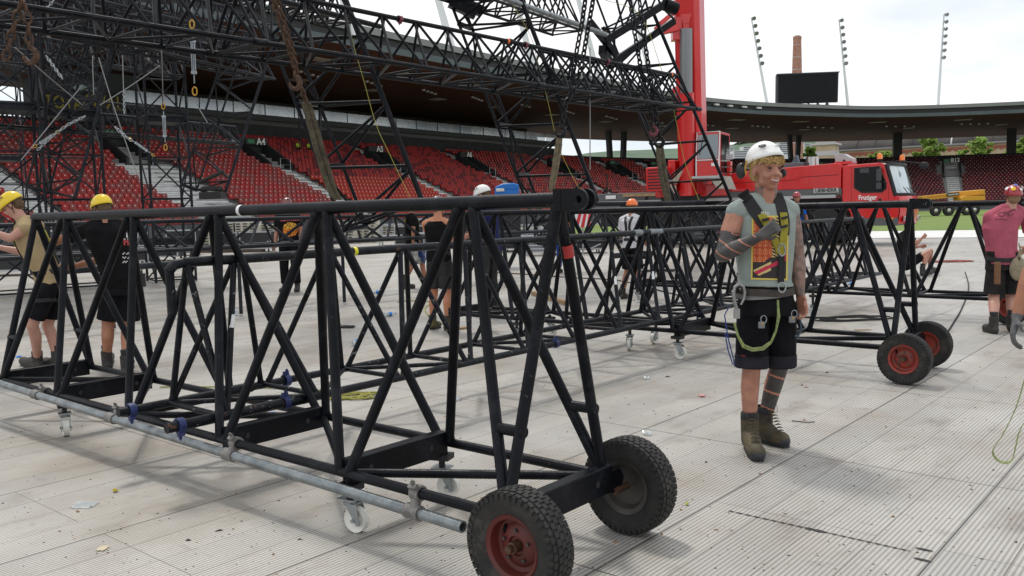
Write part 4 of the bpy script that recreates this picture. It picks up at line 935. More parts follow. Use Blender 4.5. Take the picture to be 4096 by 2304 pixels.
def turnbuckle(label, a, b, s=1., grp='turnbuckles and yellow shackles on hanging wires'):
    a = Vector(a); b = Vector(b); d = (b-a).normalized(); L = (b-a).length; t = thing('turnbuckle', label, 'turnbuckle', a, grp)
    mb = MB(); mb.tube([a+d*L*.12, a+d*L*.88], .012*s, 6); sd = d.cross(Vector((0, 1, 0))).normalized()
    for q in (-1, 1): mb.tube([a+d*L*.25+sd*.03*s*q, a+d*L*.72+sd*.03*s*q], .013*s, 6)
    for f_ in (.25, .72): mb.box(a+d*L*f_, (.09*s, .05*s, .05*s), (sd, sd.cross(d), d))
    mb.build('body', ZINC, t)
    for e, g_ in ((a, 1), (b, -1)):
        mb = MB(); c = e; P = [c+d*(math.sin(an)*.075*s)+sd*(math.cos(an)*.042*s) for an in np.linspace(0, 2*math.pi, 13)[:-1]]; mb.tube(P, .013*s, 6, closed=True); mb.build('yellow_ring', YEL, t)
    rel(t)
turnbuckle('turnbuckle between two yellow rings hanging left of the balcony glass', at(768, 97, 13), at(779, 365, 13), .8)
turnbuckle('turnbuckle with yellow rings in front of the tower by the steps', at(653, 425, 17), at(662, 590, 17), .75)
turnbuckle('slanting turnbuckle with chain in front of the left seats', at(140, 585, 15), at(230, 528, 15), .5)
chain_thing('bright short chain slanting up to the right over the left seats', [at(150, 600, 15), at(215, 540, 15), at(270, 500, 15), at(340, 465, 15)], ZINC, .07, .008)
turnbuckle('slanting turnbuckle above the pale steps', at(520, 555, 15), at(612, 620, 15), .45)
chain_thing('short chain slanting down towards the pale steps', [at(460, 508, 15), at(500, 545, 15), at(530, 565, 15)], ZINC, .07, .008)
WG = 'thin guy wires among the stage steelwork'
for lb, p in (('guy wire slanting down left across the red seats', [(330, 340, 16), (85, 640, 15)]), ('guy wire falling right from the top left hook', [(60, 190, 13), (215, 325, 14.5), (330, 420, 15)]),
              ('guy wire rising right to the tower by the steps', [(400, 420, 16), (520, 345, 16.5), (640, 262, 17)]), ('guy wire steeply falling onto the seats beside the steps', [(395, 230, 16), (440, 380, 16), (500, 560, 16), (550, 700, 16)]),
              ('vertical wire hanging left of the tower by the steps', [(490, 220, 17), (494, 350, 17), (496, 400, 17)]), ('vertical wire hanging down beside the gold letters', [(370, 225, 17), (375, 380, 17)]),
              ('vertical wire in front of the tower by the steps', [(637, 60, 16), (648, 240, 16), (652, 420, 17)]), ('vertical wire hanging above the upper yellow ring', [(764, -20, 13), (768, 60, 13)]), ('slack wire hanging below the lower yellow ring', [(780, 395, 13), (800, 440, 13), (830, 490, 13)])):
    rope(lb, [at(*q) for q in p], .009, WIRE, 'guy_wire', 'wire', WG)
for lb, x0, y0, x1, y1, Y in (('bright chain segment at the top left above the hanging beam', 215, 2, 178, 45, 14), ('bright turnbuckle chain below the top left beam', 185, 225, 250, 315, 14), ('small chain hanging right of the gold letters', 495, 365, 498, 455, 17)):
    chain_thing(lb, [at(x0, y0, Y), at(x1, y1, Y)], ZINC, .06, .008)
# ------------------------------------------------------------------ mobile crane
th = R(37); CHh = Vector((math.cos(th), -math.sin(th), 0)); CN = Vector((-math.sin(th), -math.cos(th), 0)); CO_ = Vector((11.6, 32.5, 0))
def cq(s, v, z): return CO_+CHh*s+CN*v+ZD*z
RED = mat('crane_red_paint', (.62, .010, .010), .28, 0, col2=(.54, .010, .012), nscale=.7, coat=.4, bump=.02, bscale=2); GREY = mat('crane_grey_paint', (.10, .105, .11), .45); LGREY = mat('crane_light_grey', (.42, .43, .44), .45); DGL = mat('dark_glass', (.004, .005, .005), .10, spec=.22); SGL = mat('bright_windscreen', (.52, .60, .62), .08, .25, spec=1.); CHR = mat('chrome', (.5, .5, .5), .2, .9); AMB = mat('amber_lens', (.9, .22, .02), .2, coat=.5)
SEAM = mat('panel_seam', (.08, .004, .004), .7)
crane = thing('mobile_crane', 'red mobile crane with white lettering and raised telescopic boom behind the trusses', 'crane', cq(-4, -1.4, 0))
AXC = (CHh, -CN, ZD)
def cbox(mb, s0, s1, v0, v1, z0, z1): mb.box(cq((s0+s1)/2, (v0+v1)/2, (z0+z1)/2), (abs(s1-s0), abs(v1-v0), abs(z1-z0)), AXC)
def cprism(mb, poly, v0, v1): mb.prism(poly, cq(0, (v0+v1)/2, 0), CHh, ZD, abs(v1-v0))
# engine housing
mb = MB(); cprism(mb, [(-3.6, 2.08), (.62, 2.08), (.62, 2.93), (.5, 3.0), (-3.1, 2.86), (-3.6, 2.8)], 0, -2.6); mb.build('engine_cover', RED, crane, smooth=False, bevel=.03)
mb = MB(); cprism(mb, [(-3.55, 2.42), (-1.0, 2.46), (-.85, 2.55), (.55, 2.58), (.55, 2.56), (-.85, 2.53), (-1.0, 2.44), (-3.55, 2.40)], .004, -.02); cprism(mb, [(-2.0, 2.1), (-1.985, 2.1), (-1.985, 2.9), (-2.0, 2.9)], .004, -.02); mb.build('panel_seams', SEAM, crane, smooth=False)
mb = MB(); cbox(mb, -3.6, .64, -.01, -2.5, 1.86, 2.08); mb.build('grey_band', GREY, crane, smooth=False)
mb = MB(); cbox(mb, -10.0, .44, .05, -.1, 1.74, 1.85); mb.build('silver_rail', LGREY, crane, smooth=False)
mb = MB(); cbox(mb, -.36, .54, .03, -.02, 1.93, 2.10); pl = mb.build('name_plate', mat('plate_silver', (.45, .45, .44), .5), crane, smooth=False)
text('LIEBHERR', .185, cq(.09, .035, 2.015), CHh, CN, BLACK, pl, 'lettering', bold=.004, sx=1.0)
# chassis
mb = MB(); cbox(mb, -9.8, .6, -.35, -2.3, .75, 1.72); cbox(mb, -9.8, -6.9, .0, -2.6, 1.35, 1.75); mb.build('chassis', BLACK, crane, smooth=False)
mb = MB(); cbox(mb, -10.0, -7.4, 0, -2.7, 1.86, 2.18); cbox(mb, -9.9, -8.6, .02, -2.7, 1.3, 1.72); mb.build('rear_deck_box', GREY, crane, smooth=False, bevel=.02)
mb = MB(); cbox(mb, -9.3, -8.8, .04, .03, 1.95, 2.1); mb.build('lamp_panel', TAPE, crane, smooth=False)
mb = MB(); cbox(mb, -8.4, -6.6, .15, -.05, 2.02, 2.14); mb.build('deck_timber', WOOD, crane, smooth=False)
# mudguards with wheel arches
for s0 in (0, -1.65, -4.82, -6.45):
    mb = MB(); arc = [(s0+.86*math.cos(q), .74+.86*math.sin(q)) for q in np.linspace(.35, math.pi-.35, 12)]; arc2 = [(s0+.80*math.cos(q), .74+.80*math.sin(q)) for q in np.linspace(.35, math.pi-.35, 12)]
    cprism(mb, arc+arc2[::-1], .02, -.5); mb.build('mudguard', GREY, crane)
    for v in (-.22, -2.35):
        e = bpy.data.objects.new('wheel', None); COL.objects.link(e); e.parent = crane; c = cq(s0, v, .70); sg = 1 if v > -1 else -1; ax = CN*sg; R_ = .70
        mb = MB(); mb.lathe(c, ax, [(.36, -.2), (.58, -.21), (.68, -.17), (.70, -.1), (.70, .1), (.68, .17), (.58, .21), (.36, .2)], 40)
        for k in range(36):
            an = 2*math.pi*k/36; p_ = ax.orthogonal().normalized(); q_ = ax.cross(p_); d_ = p_*math.cos(an)+q_*math.sin(an); mb.box(c+d_*.70, (.38, .07, .03), (ax, ax.cross(d_), d_))
        mb.build('tyre', TYRE, e)
        mb = MB(); mb.lathe(c, ax, [(.36, .2), (.34, .12), (.28, .02), (.16, .04), (.15, .16), (.0, .18)], 28); mb.build('rim', GREY, e)
# cab
mb = MB(); side = [(.66, 1.55), (.95, 1.2), (1.05, .72), (2.5, .72), (2.62, 1.1), (2.62, 1.72), (2.44, 1.80), (2.12, 2.86), (1.98, 2.94), (.75, 2.90), (.66, 2.84)]
cprism(mb, side, 0, -2.65); mb.build('cab_body', RED, crane, smooth=False, bevel=.04)
mb = MB(); cprism(mb, [(1.10, 2.78), (1.10, 2.08), (1.35, 1.90), (2.05, 1.90), (2.18, 2.02), (2.18, 2.20), (1.95, 2.80)], .012, -.02); mb.build('side_window', DGL, crane, smooth=False)
mb = MB(); P_ = [(1.10, 2.78), (1.10, 2.08), (1.35, 1.90), (2.05, 1.90), (2.18, 2.02), (2.18, 2.20), (1.95, 2.80)]; mb.tube([cq(s, .012, z) for s, z in P_], .022, 6, closed=True); mb.build('window_seal', BLACK, crane)
mb = MB(); mb.box(cq(1.45, .02, 2.68), (.32, .05, .16), AXC); mb.box(cq(1.98, .14, 2.5), (.16, .12, .42), AXC); mb.box(cq(1.98, .14, 2.12), (.17, .12, .22), AXC); mb.tube([cq(2.0, 0, 2.76), cq(2.0, .14, 2.72), cq(1.98, .14, 2.0)], .02, 6); mb.build('wing_mirror', mat('mirror_plastic', (.05, .055, .06), .5), crane)
mb = MB(); cprism(mb, [(.99, 1.25), (1.0, 1.25), (1.0, 2.86), (.99, 2.86)], .004, -.02); cprism(mb, [(2.27, .8), (2.28, .8), (2.28, 1.9), (2.27, 2.2)], .004, -.02); mb.build('door_seam', SEAM, crane, smooth=False)
mb = MB(); mb.lathe(cq(1.98, .0, 1.62), CN, [(0, .02), (.05, .02), (.06, 0)], 12); mb.box(cq(1.15, .012, 1.5), (.05, .03, .09), AXC); mb.build('door_handle', BLACK, crane)
text('Frutiger', .24, cq(1.56, .006, 1.71), CHh, CN, mat('white_lettering', (.8, .8, .8), .4), crane, 'lettering', bold=.006, sx=.82)
# windscreen (sloping, wraps round) and front
def cw(s, v, z): return cq(s, v, z)
mb = MB(); V = []; nv = 9
for (s, z) in ((2.47, 1.83), (2.36, 2.2), (2.25, 2.56), (2.14, 2.86)):
    for k in range(nv):
        u = k/(nv-1); v = -.10-2.40*u; bow = .22*math.sin(math.pi*u)**.6; V.append(cw(s+bow+.01, v, z))
mb.add(V, [(j*nv+i, j*nv+i+1, (j+1)*nv+i+1, (j+1)*nv+i) for j in range(3) for i in range(nv-1)]); mb.build('windscreen', SGL, crane)
mb = MB()
for v in (-.03, -2.6): mb.tube([cq(2.50, v, 1.75), cq(2.18, v, 2.88)], .075, 6)
mb.tube([cq(2.2+.22*math.sin(math.pi*u)**.6, -.1-2.4*u, 2.89) for u in np.linspace(0, 1, 9)], .05, 6); mb.tube([cq(2.52+.22*math.sin(math.pi*u)**.6, -.1-2.4*u, 1.80) for u in np.linspace(0, 1, 9)], .06, 6); mb.build('screen_surround', BLACK, crane)
mb = MB(); V = []
for z, ds in ((.75, .0), (1.2, .06), (1.74, .02)):
    for k in range(9): u = k/8; V.append(cq(2.60+ds+.22*math.sin(math.pi*u)**.6, -2.62*u, z))
mb.add(V, [(j*9+i, j*9+i+1, (j+1)*9+i+1, (j+1)*9+i) for j in range(2) for i in range(8)]); mb.build('front_panel', RED, crane)
for k in range(3): mb = MB(); u = .25+.22*k; mb.tube([cq(2.78, -.1-2.4*u, 1.80), cq(2.66, -.1-2.4*u+.28, 2.05)], .012, 5); mb.build('wiper', BLACK, crane)
for v in (-.35, -2.2): mb = MB(); mb.box(cq(2.78, v, .92), (.1, .42, .2), AXC); mb.build('headlight', CHR, crane, bevel=.02)
mb = MB(); cbox(mb, 1.05, 2.6, .01, -2.65, .70, .98); mb.build('lower_skirt', GREY, crane, smooth=False)
mb = MB(); mb.box(cq(2.3, .02, .96), (.3, .02, .07), AXC); mb.build('side_marker', AMB, crane)
for s, v in ((1.92, -.15), (2.2, -2.2)):
    mb = MB(); mb.lathe(cq(s, v, 2.95), ZD, [(0, 0), (.06, 0), (.07, .08), (.09, .10), (.095, .12)], 14); mb.build('beacon_base', BLACK, crane)
    mb = MB(); mb.lathe(cq(s, v, 3.07), ZD, [(.095, 0), (.09, .14), (.06, .20), (0, .215)], 14); mb.build('beacon', AMB, crane)
mb = MB(); mb.tube([cq(1.9, -.2, 2.97), cq(2.4, -1.2, 3.0), cq(2.95, -1.9, 2.92)], .02, 6); mb.ball(cq(3.0, -2.0, 2.84), (.17, .05, .13), 14, 8, AXC); mb.build('front_mirror', BLACK, crane)
mb = MB(); mb.lathe(cq(-.75, -1.0, 2.9), ZD, [(0, 0), (.24, 0), (.24, .42), (.22, .42), (.20, .36), (0, .34)], 24); mb.build('exhaust_stack', CHR, crane)
mb = MB(); cbox(mb, -1.7, -.95, -.5, -1.4, 2.9, 3.12); cprism(mb, [(-1.5, 3.1), (-1.2, 3.1), (-1.28, 3.42), (-1.36, 3.4)], -.8, -1.0); mb.build('engine_fittings', mat('blue_grey', (.10, .12, .14), .5), crane, smooth=False, bevel=.02)
mb = MB(); mb.prism([(-.3, 0), (-.12, .0), (0, .16), (.12, 0), (.3, .02), (.3, .18), (.16, .24), (0, .36), (-.2, .38), (-.36, .34)], cq(.62, -.6, 2.98), CHh, ZD, .5); mb.build('boom_rest', LGREY, crane, smooth=False, bevel=.015)
mb = MB(); cbox(mb, .28, .9, -.3, -1.0, 2.95, 3.06); mb.build('rest_base', RED, crane, smooth=False)
# superstructure
FW_ = Vector((-.463, -.886, 0)); SW_ = Vector((.886, -.463, 0)); AXS = (SW_, -FW_, ZD)
def sbox(mb, px0, px1, py0, py1, Y, depth):
    a = at(px0, py1, Y); b = at(px1, py1, Y); z1 = at((px0+px1)/2, py0, Y).z; w_ = (b-a).length/.97; c = (a+b)/2-FW_*depth/2; c.z = (a.z+z1)/2; mb.box(c, (w_, depth, z1-a.z), AXS); return c, w_
mb = MB(); sbox(mb, 2620, 2905, 740, 790, 35.4, 2.6); sbox(mb, 2715, 2790, 660, 745, 35.2, 2.2); mb.build('turret', RED, crane, smooth=False, bevel=.03)
mb = MB(); c = at(2760, 800, 36.4); mb.lathe((c.x, c.y, 1.7), ZD, [(0, 0), (1.2, 0), (1.2, .35), (0, .35)], 28); mb.build('slew_ring', BLACK, crane)
mb = MB(); mb.box(cq(-4.6, -1.3, 1.95), (5.5, 2.4, .25), AXC); mb.build('deck_plate', GREY, crane, smooth=False)
# counterweight with louvres
mb = MB(); c, w_ = sbox(mb, 2583, 2668, 668, 766, 34.6, 2.6); mb.build('counterweight', RED, crane, smooth=False, bevel=.05)
for k in range(7):
    mb = MB(); mb.box(c+FW_*1.31+ZD*(.36-.12*k)-SW_*.0, (w_*.80, .03, .055), AXS); mb.build('louvre', SEAM, crane)
mb = MB(); sbox(mb, 2672, 2700, 640, 760, 34.9, 1.6); mb.build('winch_housing', RED, crane, smooth=False, bevel=.03)
mb = MB(); q = at(2700, 735, 34.2); mb.tube([q, q+Vector((.25, 0, .5))], .07, 8); mb.tube([q+Vector((-.15, 0, -.1)), q+Vector((.05, 0, .35))], .06, 8); mb.box(q+Vector((-.12, 0, -.22)), (.3, .2, .3)); mb.build('hose_bundle', mat('beige_hose', (.35, .29, .23), .7), crane)
# cab of the superstructure
a = at(2785, 705, 34.2); b = at(2876, 702, 34.2); w_ = (b-a).length/.97; zt_ = at(2830, 527, 34.2).z; zm = at(2830, 640, 34.2).z; z0 = a.z; cc = (a+b)/2
mb = MB(); mb.prism([(0, z0), (0, zm), (-.16, zt_), (-1.7, zt_), (-1.7, z0)], Vector((cc.x, cc.y, 0)), FW_, ZD, w_); mb.build('crane_cab', RED, crane, smooth=False, bevel=.02)
def fp(u, z, o=0.): # point on the cab front
    d = 0 if z <= zm else -.16*(z-zm)/(zt_-zm); return Vector((cc.x, cc.y, z))+SW_*u*w_/2+FW_*(d+o)
mb = MB(); mb.quad(fp(-.86, zm+.05, .012), fp(.86, zm+.05, .012), fp(.86, zt_-.1, .012), fp(-.86, zt_-.1, .012)); mb.build('front_glass', mat('cab_glass', (.16, .20, .22), .08, .3, spec=1.), crane, smooth=False)
mb = MB(); mb.tube([fp(-.98, z0, .02), fp(-.98, zm, .02), fp(-.98, zt_, .02), fp(.98, zt_, .02), fp(.98, zm, .02), fp(.98, z0, .02)], .028, 6); mb.tube([fp(-.98, zm, .02), fp(.98, zm, .02)], .022, 6); mb.build('white_frame', mat('frame_white', (.7, .7, .7), .4), crane)
mb = MB(); sp = Vector((cc.x, cc.y, 0))+SW_*(w_/2+.012); mb.prism([(-.25, zm-.5), (-.3, zt_-.1), (-1.5, zt_-.1), (-1.5, zm-.5)], sp, FW_, ZD, .01); mb.build('side_glass', DGL, crane, smooth=False)
mb = MB(); mb.box(Vector((cc.x, cc.y, z0-.05))-FW_*.3, (w_*1.15, 1.4, .09), AXS); mb.build('step_plate', LGREY, crane, smooth=False)
mb = MB(); mb.prism([(0, 0), (.75, .0), (.95, -.5), (.35, -.45)], Vector((cc.x, cc.y, z0-.05))+SW_*.1, SW_, ZD, .5); mb.build('grey_step_panel', mat('pale_panel', (.4, .38, .33), .7), crane, smooth=False)
mb = MB(); mb.box(fp(.55, zm-.18, .02), (.2, .01, .12), AXS); mb.build('warning_sticker', TAPE, crane, smooth=False)
mb = MB()
mb.tube([fp(-.7, zm+.2, .03), fp(-.45, zt_-.2, .03)], .012, 5); mb.build('wiper', BLACK, crane)
for k in range(3): mb = MB(); mb.box(at(2918, 655+24*k, 34.9), (.16, .3, .19), AXS); mb.build('side_ballast', RED, crane, smooth=False, bevel=.02)
mb = MB()
for px in (2905, 2920): q = at(px, 640, 35); mb.tube([q, q+ZD*.35+Vector((-.04, 0, 0)), q+ZD*.6], .03, 6)
mb.tube([at(2905, 600, 35), at(2920, 607, 35)], .03, 6); mb.box(at(2913, 628, 35), (.3, .3, .2)); mb.build('cab_handrail', LGREY, crane)
# boom, cylinder, jib arm
b0 = at(2772, 770, 35.6); b1 = at(2753, -60, 34.4); ax = (b1-b0).normalized(); sx = SW_-ax*SW_.dot(ax); sx.normalize(); sy = ax.cross(sx)
mb = MB(); L_ = (b1-b0).length+6
mb.prism([(-.50, -.42), (.50, -.42), (.50, .30), (.34, .55), (-.34, .55), (-.50, .30)], b0+ax*L_/2, sx, -sy, L_); mb.build('boom', RED, crane, smooth=False, bevel=.02)
c0 = at(2748, 640, 34.6); c1 = at(2745, 372, 34.3); c2 = at(2745, 115, 34.1); c3 = at(2746, 85, 34.2)
mb = MB(); mb.tube([c0-ZD*1.4, c0, c1], .30, 18); mb.build('cylinder_barrel', RED, crane)
mb = MB(); mb.tube([c1, c2], .24, 18); mb.build('cylinder_rod', mat('rod_grey', (.22, .23, .24), .3, .6), crane)
mb = MB(); mb.prism([(-.5, 1.2), (.5, 1.2), (.12, -.1), (-.12, -.1)], c3+Vector((0, -.05, 0)), sx, ZD, .2); mb.prism([(-.12, -.1), (.12, -.1), (.1, -.4), (-.1, -.4)], c3+Vector((0, -.05, 0)), sx, ZD, .16); mb.build('cylinder_head', RED, crane, smooth=False)
mb = MB(); mb.beam(at(2645, 128, 34.2), at(2712, 112, 34.2), .3, .22); mb.beam(at(2625, 105, 34.2), at(2640, 130, 34.2), .25, .2); mb.beam(at(2640, 96, 34.1), at(2702, 45, 34.1), .2, .17); mb.box(at(2705, 118, 34.4), (.35, .5, .85)); mb.build('folding_jib_arm', RED, crane, smooth=False, bevel=.015)
mb = MB(); mb.tube([at(2680, 362, 34.6), at(2716, 358, 34.6)], .03, 6); mb.box(at(2708, 362, 34.6), (.3, .3, .25)); mb.build('pressure_fitting', RED, crane)
rel(crane)
p_ = at(2695, 625, 36)
# ------------------------------------------------------------------ yellow access platform far right
Yl = 88; lift = thing('boom_lift', 'yellow folded boom lift parked on the far side of the grass', 'lift', gz(3880, 838, 0))
def lq(px, py, dY=0): return at(px, py, Yl+dY)
YP = mat('lift_yellow', (.62, .30, .015), .4)
mb = MB(); a = lq(3670, 795); b = lq(3930, 768); mb.beam(a, b, .6, .45); mb.build('boom_arm', YP, lift, smooth=False, bevel=.03)
mb = MB(); mb.beam(lq(3810, 780, .4), lq(3930, 770, .4), 1.0, .6); mb.prism([(-1.3, -.3), (1.1, -.3), (1.1, .1), (-.9, .15), (-1.3, .0)], lq(3880, 790, -.3), (1, 0, 0), ZD, 1.6); mb.build('turret_body', YP, lift, smooth=False, bevel=.03)
d = (b-a).normalized(); mb = MB(); q = lq(3812, 777, -.42); mb.box(q, (1.25, .02, .32), (d, Vector((-d.y, d.x, 0)).normalized(), d.cross(Vector((-d.y, d.x, 0)).normalized()))); pl = mb.build('name_board', BLACK, lift, smooth=False)
text('Toggenburger', .24, q+Vector((0, -.02, 0)), d, (0, -1, 0), TAPE, pl, 'lettering', bold=.004, sx=.8); text('Vermietung Hebebühnen', .16, lq(3745, 785, -.43), d, (0, -1, 0), mat('orange_ink', (.4, .1, .02), .6), lift, 'lettering')
text('///', .5, lq(3682, 793, -.43), d, (0, -1, 0), BLACK, lift, 'stripes')
mb = MB(); mb.beam(lq(3665, 822), lq(3960, 815), 1.8, .5); mb.box(lq(3700, 818, -.3), (1.6, 1.2, .7)); mb.build('chassis', BLACK, lift, smooth=False)
for px in (3738, 3790, 3862, 3892): 
    c = lq(px, 828, -1); mb = MB(); mb.lathe((c.x, c.y, .55), (0, -1, 0), [(.2, 0), (.5, 0), (.55, .1), (.55, .3), (.5, .4), (.2, .4)], 24); mb.build('wheel', TYRE, lift)
    mb = MB(); mb.lathe((c.x, c.y-.3, .55), (0, -1, 0), [(0, .08), (.26, .06), (.28, .1)], 20); mb.build('hub_cap', CHR, lift)
rel(lift)
# ------------------------------------------------------------------ people
from mathutils.bvhtree import BVHTree
_tmp = bpy.data.scenes.new('work')
def rc(mb, p0, r0, p1, r1, n=12, flat0=False, flat1=False, ex=1., exd=None):
    "round cone; ex squashes along exd"
    p0 = Vector(p0); p1 = Vector(p1); d = (p1-p0); L = d.length; d = d/L if L > 1e-6 else ZD
    pr = [(0, -r0*(0 if flat0 else 1))]
    if not flat0: pr += [(r0*math.sin(a), -r0*math.cos(a)) for a in (.5, 1.05)]
    pr += [(r0, 0), (r0*.5+r1*.5, L*.5), (r1, L)]
    if not flat1: pr += [(r1*math.cos(a), L+r1*math.sin(a)) for a in (.5, 1.05)]
    pr += [(0, L+(0 if flat1 else r1))]
    k = len(mb.v); mb.lathe(p0, d, [(max(r, 1e-4), h) for r, h in pr], n)
def loft(mb, rings, n=20):
    "rings: (centre, X axis, rx, Y axis, ry, squareness)"
    V = []; F = []
    for c, X, rx, Y, ry in rings:
        for k in range(n):
            a = 2*math.pi*k/n; ca, sa = math.cos(a), math.sin(a); e = .85
            V.append(Vector(c)+Vector(X)*(rx*abs(ca)**e*(1 if ca > 0 else -1))+Vector(Y)*(ry*abs(sa)**e*(1 if sa > 0 else -1)))
    for i in range(len(rings)-1):
        for k in range(n): k2 = (k+1) % n; F.append((i*n+k, i*n+k2, i*n+n+k2, i*n+n+k))
    F.append(tuple(range(n))[::-1]); F.append(tuple((len(rings)-1)*n+k for k in range(n))); mb.add(V, F)
def blob(mb, name, voxel, smooth=4, mats=(), parent=None, matf=None):
    me = mb.mesh(name+'_src'); o = bpy.data.objects.new('w', me); _tmp.collection.objects.link(o)
    m_ = o.modifiers.new('r', 'REMESH'); m_.mode = 'VOXEL'; m_.voxel_size = voxel
    if smooth: q = o.modifiers.new('s', 'SMOOTH'); q.factor = .5; q.iterations = smooth
    vl = _tmp.view_layers[0]; vl.update(); dg = vl.depsgraph; dg.update()
    r = bpy.data.meshes.new_from_object(o.evaluated_get(dg)); r.name = name
    bpy.data.objects.remove(o); bpy.data.meshes.remove(me)
    r.materials.clear()
    for M in mats: r.materials.append(M)
    r.polygons.foreach_set('use_smooth', [True]*len(r.polygons))
    if matf:
        for p in r.polygons: p.material_index = matf(p.center)
    r.update(); ob = bpy.data.objects.new(name, r); COL.objects.link(ob)
    if parent: ob.parent = parent
    return ob
def bvh(ob): return BVHTree.FromPolygons([v.co.copy() for v in ob.data.vertices], [tuple(p.vertices) for p in ob.data.polygons])
def strap(trees, pts, w, M, parent, name='strap', src=None, off=.008, th=.006, sub=6):
    "ribbon laid on the surfaces: pts are world points near the surface, pushed on along the line from src"
    P = [Vector(p) for p in pts]; Q = []
    for i in range(len(P)-1):
        for k in range(sub): Q.append(P[i].lerp(P[i+1], k/sub))
    Q.append(P[-1]); R_ = []; NN = []
    for q in Q:
        d = (q-src).normalized(); best = None
        for t in trees:
            h = t.ray_cast(src, d)
            if h[0] is not None and (best is None or h[3] < best[2]): best = (h[0], h[1], h[3])
        if best: R_.append(best[0]-d*off); nn_ = best[1] if best[1].dot(d) < 0 else -best[1]; NN.append((nn_-d).normalized())
        else: R_.append(q); NN.append(-d)
    for _ in range(2): R_ = [R_[0]]+[(R_[i-1]+R_[i]*2+R_[i+1])/4 for i in range(1, len(R_)-1)]+[R_[-1]]
    mb = MB(); V = []; F = []
    for i, p in enumerate(R_):
        tg = (R_[min(i+1, len(R_)-1)]-R_[max(i-1, 0)]).normalized(); s = tg.cross(NN[i]).normalized()
        V += [p-s*w/2-NN[i]*th, p-s*w/2+NN[i]*th*.3, p+s*w/2+NN[i]*th*.3, p+s*w/2-NN[i]*th]
    for i in range(len(R_)-1):
        for k in range(4): F.append((i*4+k, i*4+(k+1) % 4, i*4+4+(k+1) % 4, i*4+4+k))
    F += [(0, 1, 2, 3), tuple(len(V)-4+k for k in (3, 2, 1, 0))]
    mb.add(V, F); return mb.build(name, M, parent)
def decal(trees, src, o, X, Y, nx, ny, mats, fn, parent, name='print', off=.003):
    "cells of a print laid on the cloth; fn(u,v)->material index or None"
    G = {}
    for j in range(ny+1):
        for i in range(nx+1):
            q = o+X*(i/nx)+Y*(j/ny); d = (q-src).normalized(); best = None
            for t in trees:
                h = t.ray_cast(src, d)
                if h[0] is not None and (best is None or h[3] < best[1]): best = (h[0], h[3])
            if best and abs((best[0]-q).length) < .5: G[i, j] = best[0]-d*off
    mb = MB(); mb.mats = list(mats); ids = {}
    for k, p in G.items(): ids[k] = len(mb.v); mb.v.append(tuple(p))
    for j in range(ny):
        for i in range(nx):
            m_ = fn((i+.5)/nx, (j+.5)/ny)
            if m_ is None or not all(k in G for k in ((i, j), (i+1, j), (i+1, j+1), (i, j+1))): continue
            mb.f.append((ids[i, j], ids[i+1, j], ids[i+1, j+1], ids[i, j+1])); mb.m.append(m_)
    if mb.f: return mb.build(name, None, parent)
SKIN = mat('skin_fair', (.39, .18, .12), .5, 0, noise=.16, nscale=14, bump=.12, bscale=120); SKINT = mat('skin_tanned', (.35, .15, .085), .5, 0, noise=.08, nscale=9); SKINP = mat('skin_pale', (.46, .24, .18), .5, noise=.06)
TATT = mat('black_tattoo', (.045, .042, .042), .5, 0, col2=(.075, .068, .065), nscale=14); TATG = mat('grey_tattoo', (.30, .17, .13), .55, 0, col2=(.09, .075, .07), nscale=26)
BOOT = mat('dark_boot', (.03, .027, .025), .7, noise=.3, nscale=20); SOLE = mat('boot_sole', (.02, .02, .02), .8); SOCK = mat('dark_sock', (.025, .025, .028), .9)
def cloth(n, c, k=.16, b=.35): return mat(n, c, .9, 0, noise=k, nscale=7, bump=b, bscale=14, spec=.12)
BLK = cloth('black_cloth', (.007, .007, .008), .3); BLKS = cloth('black_shorts', (.008, .008, .010), .3, .5)
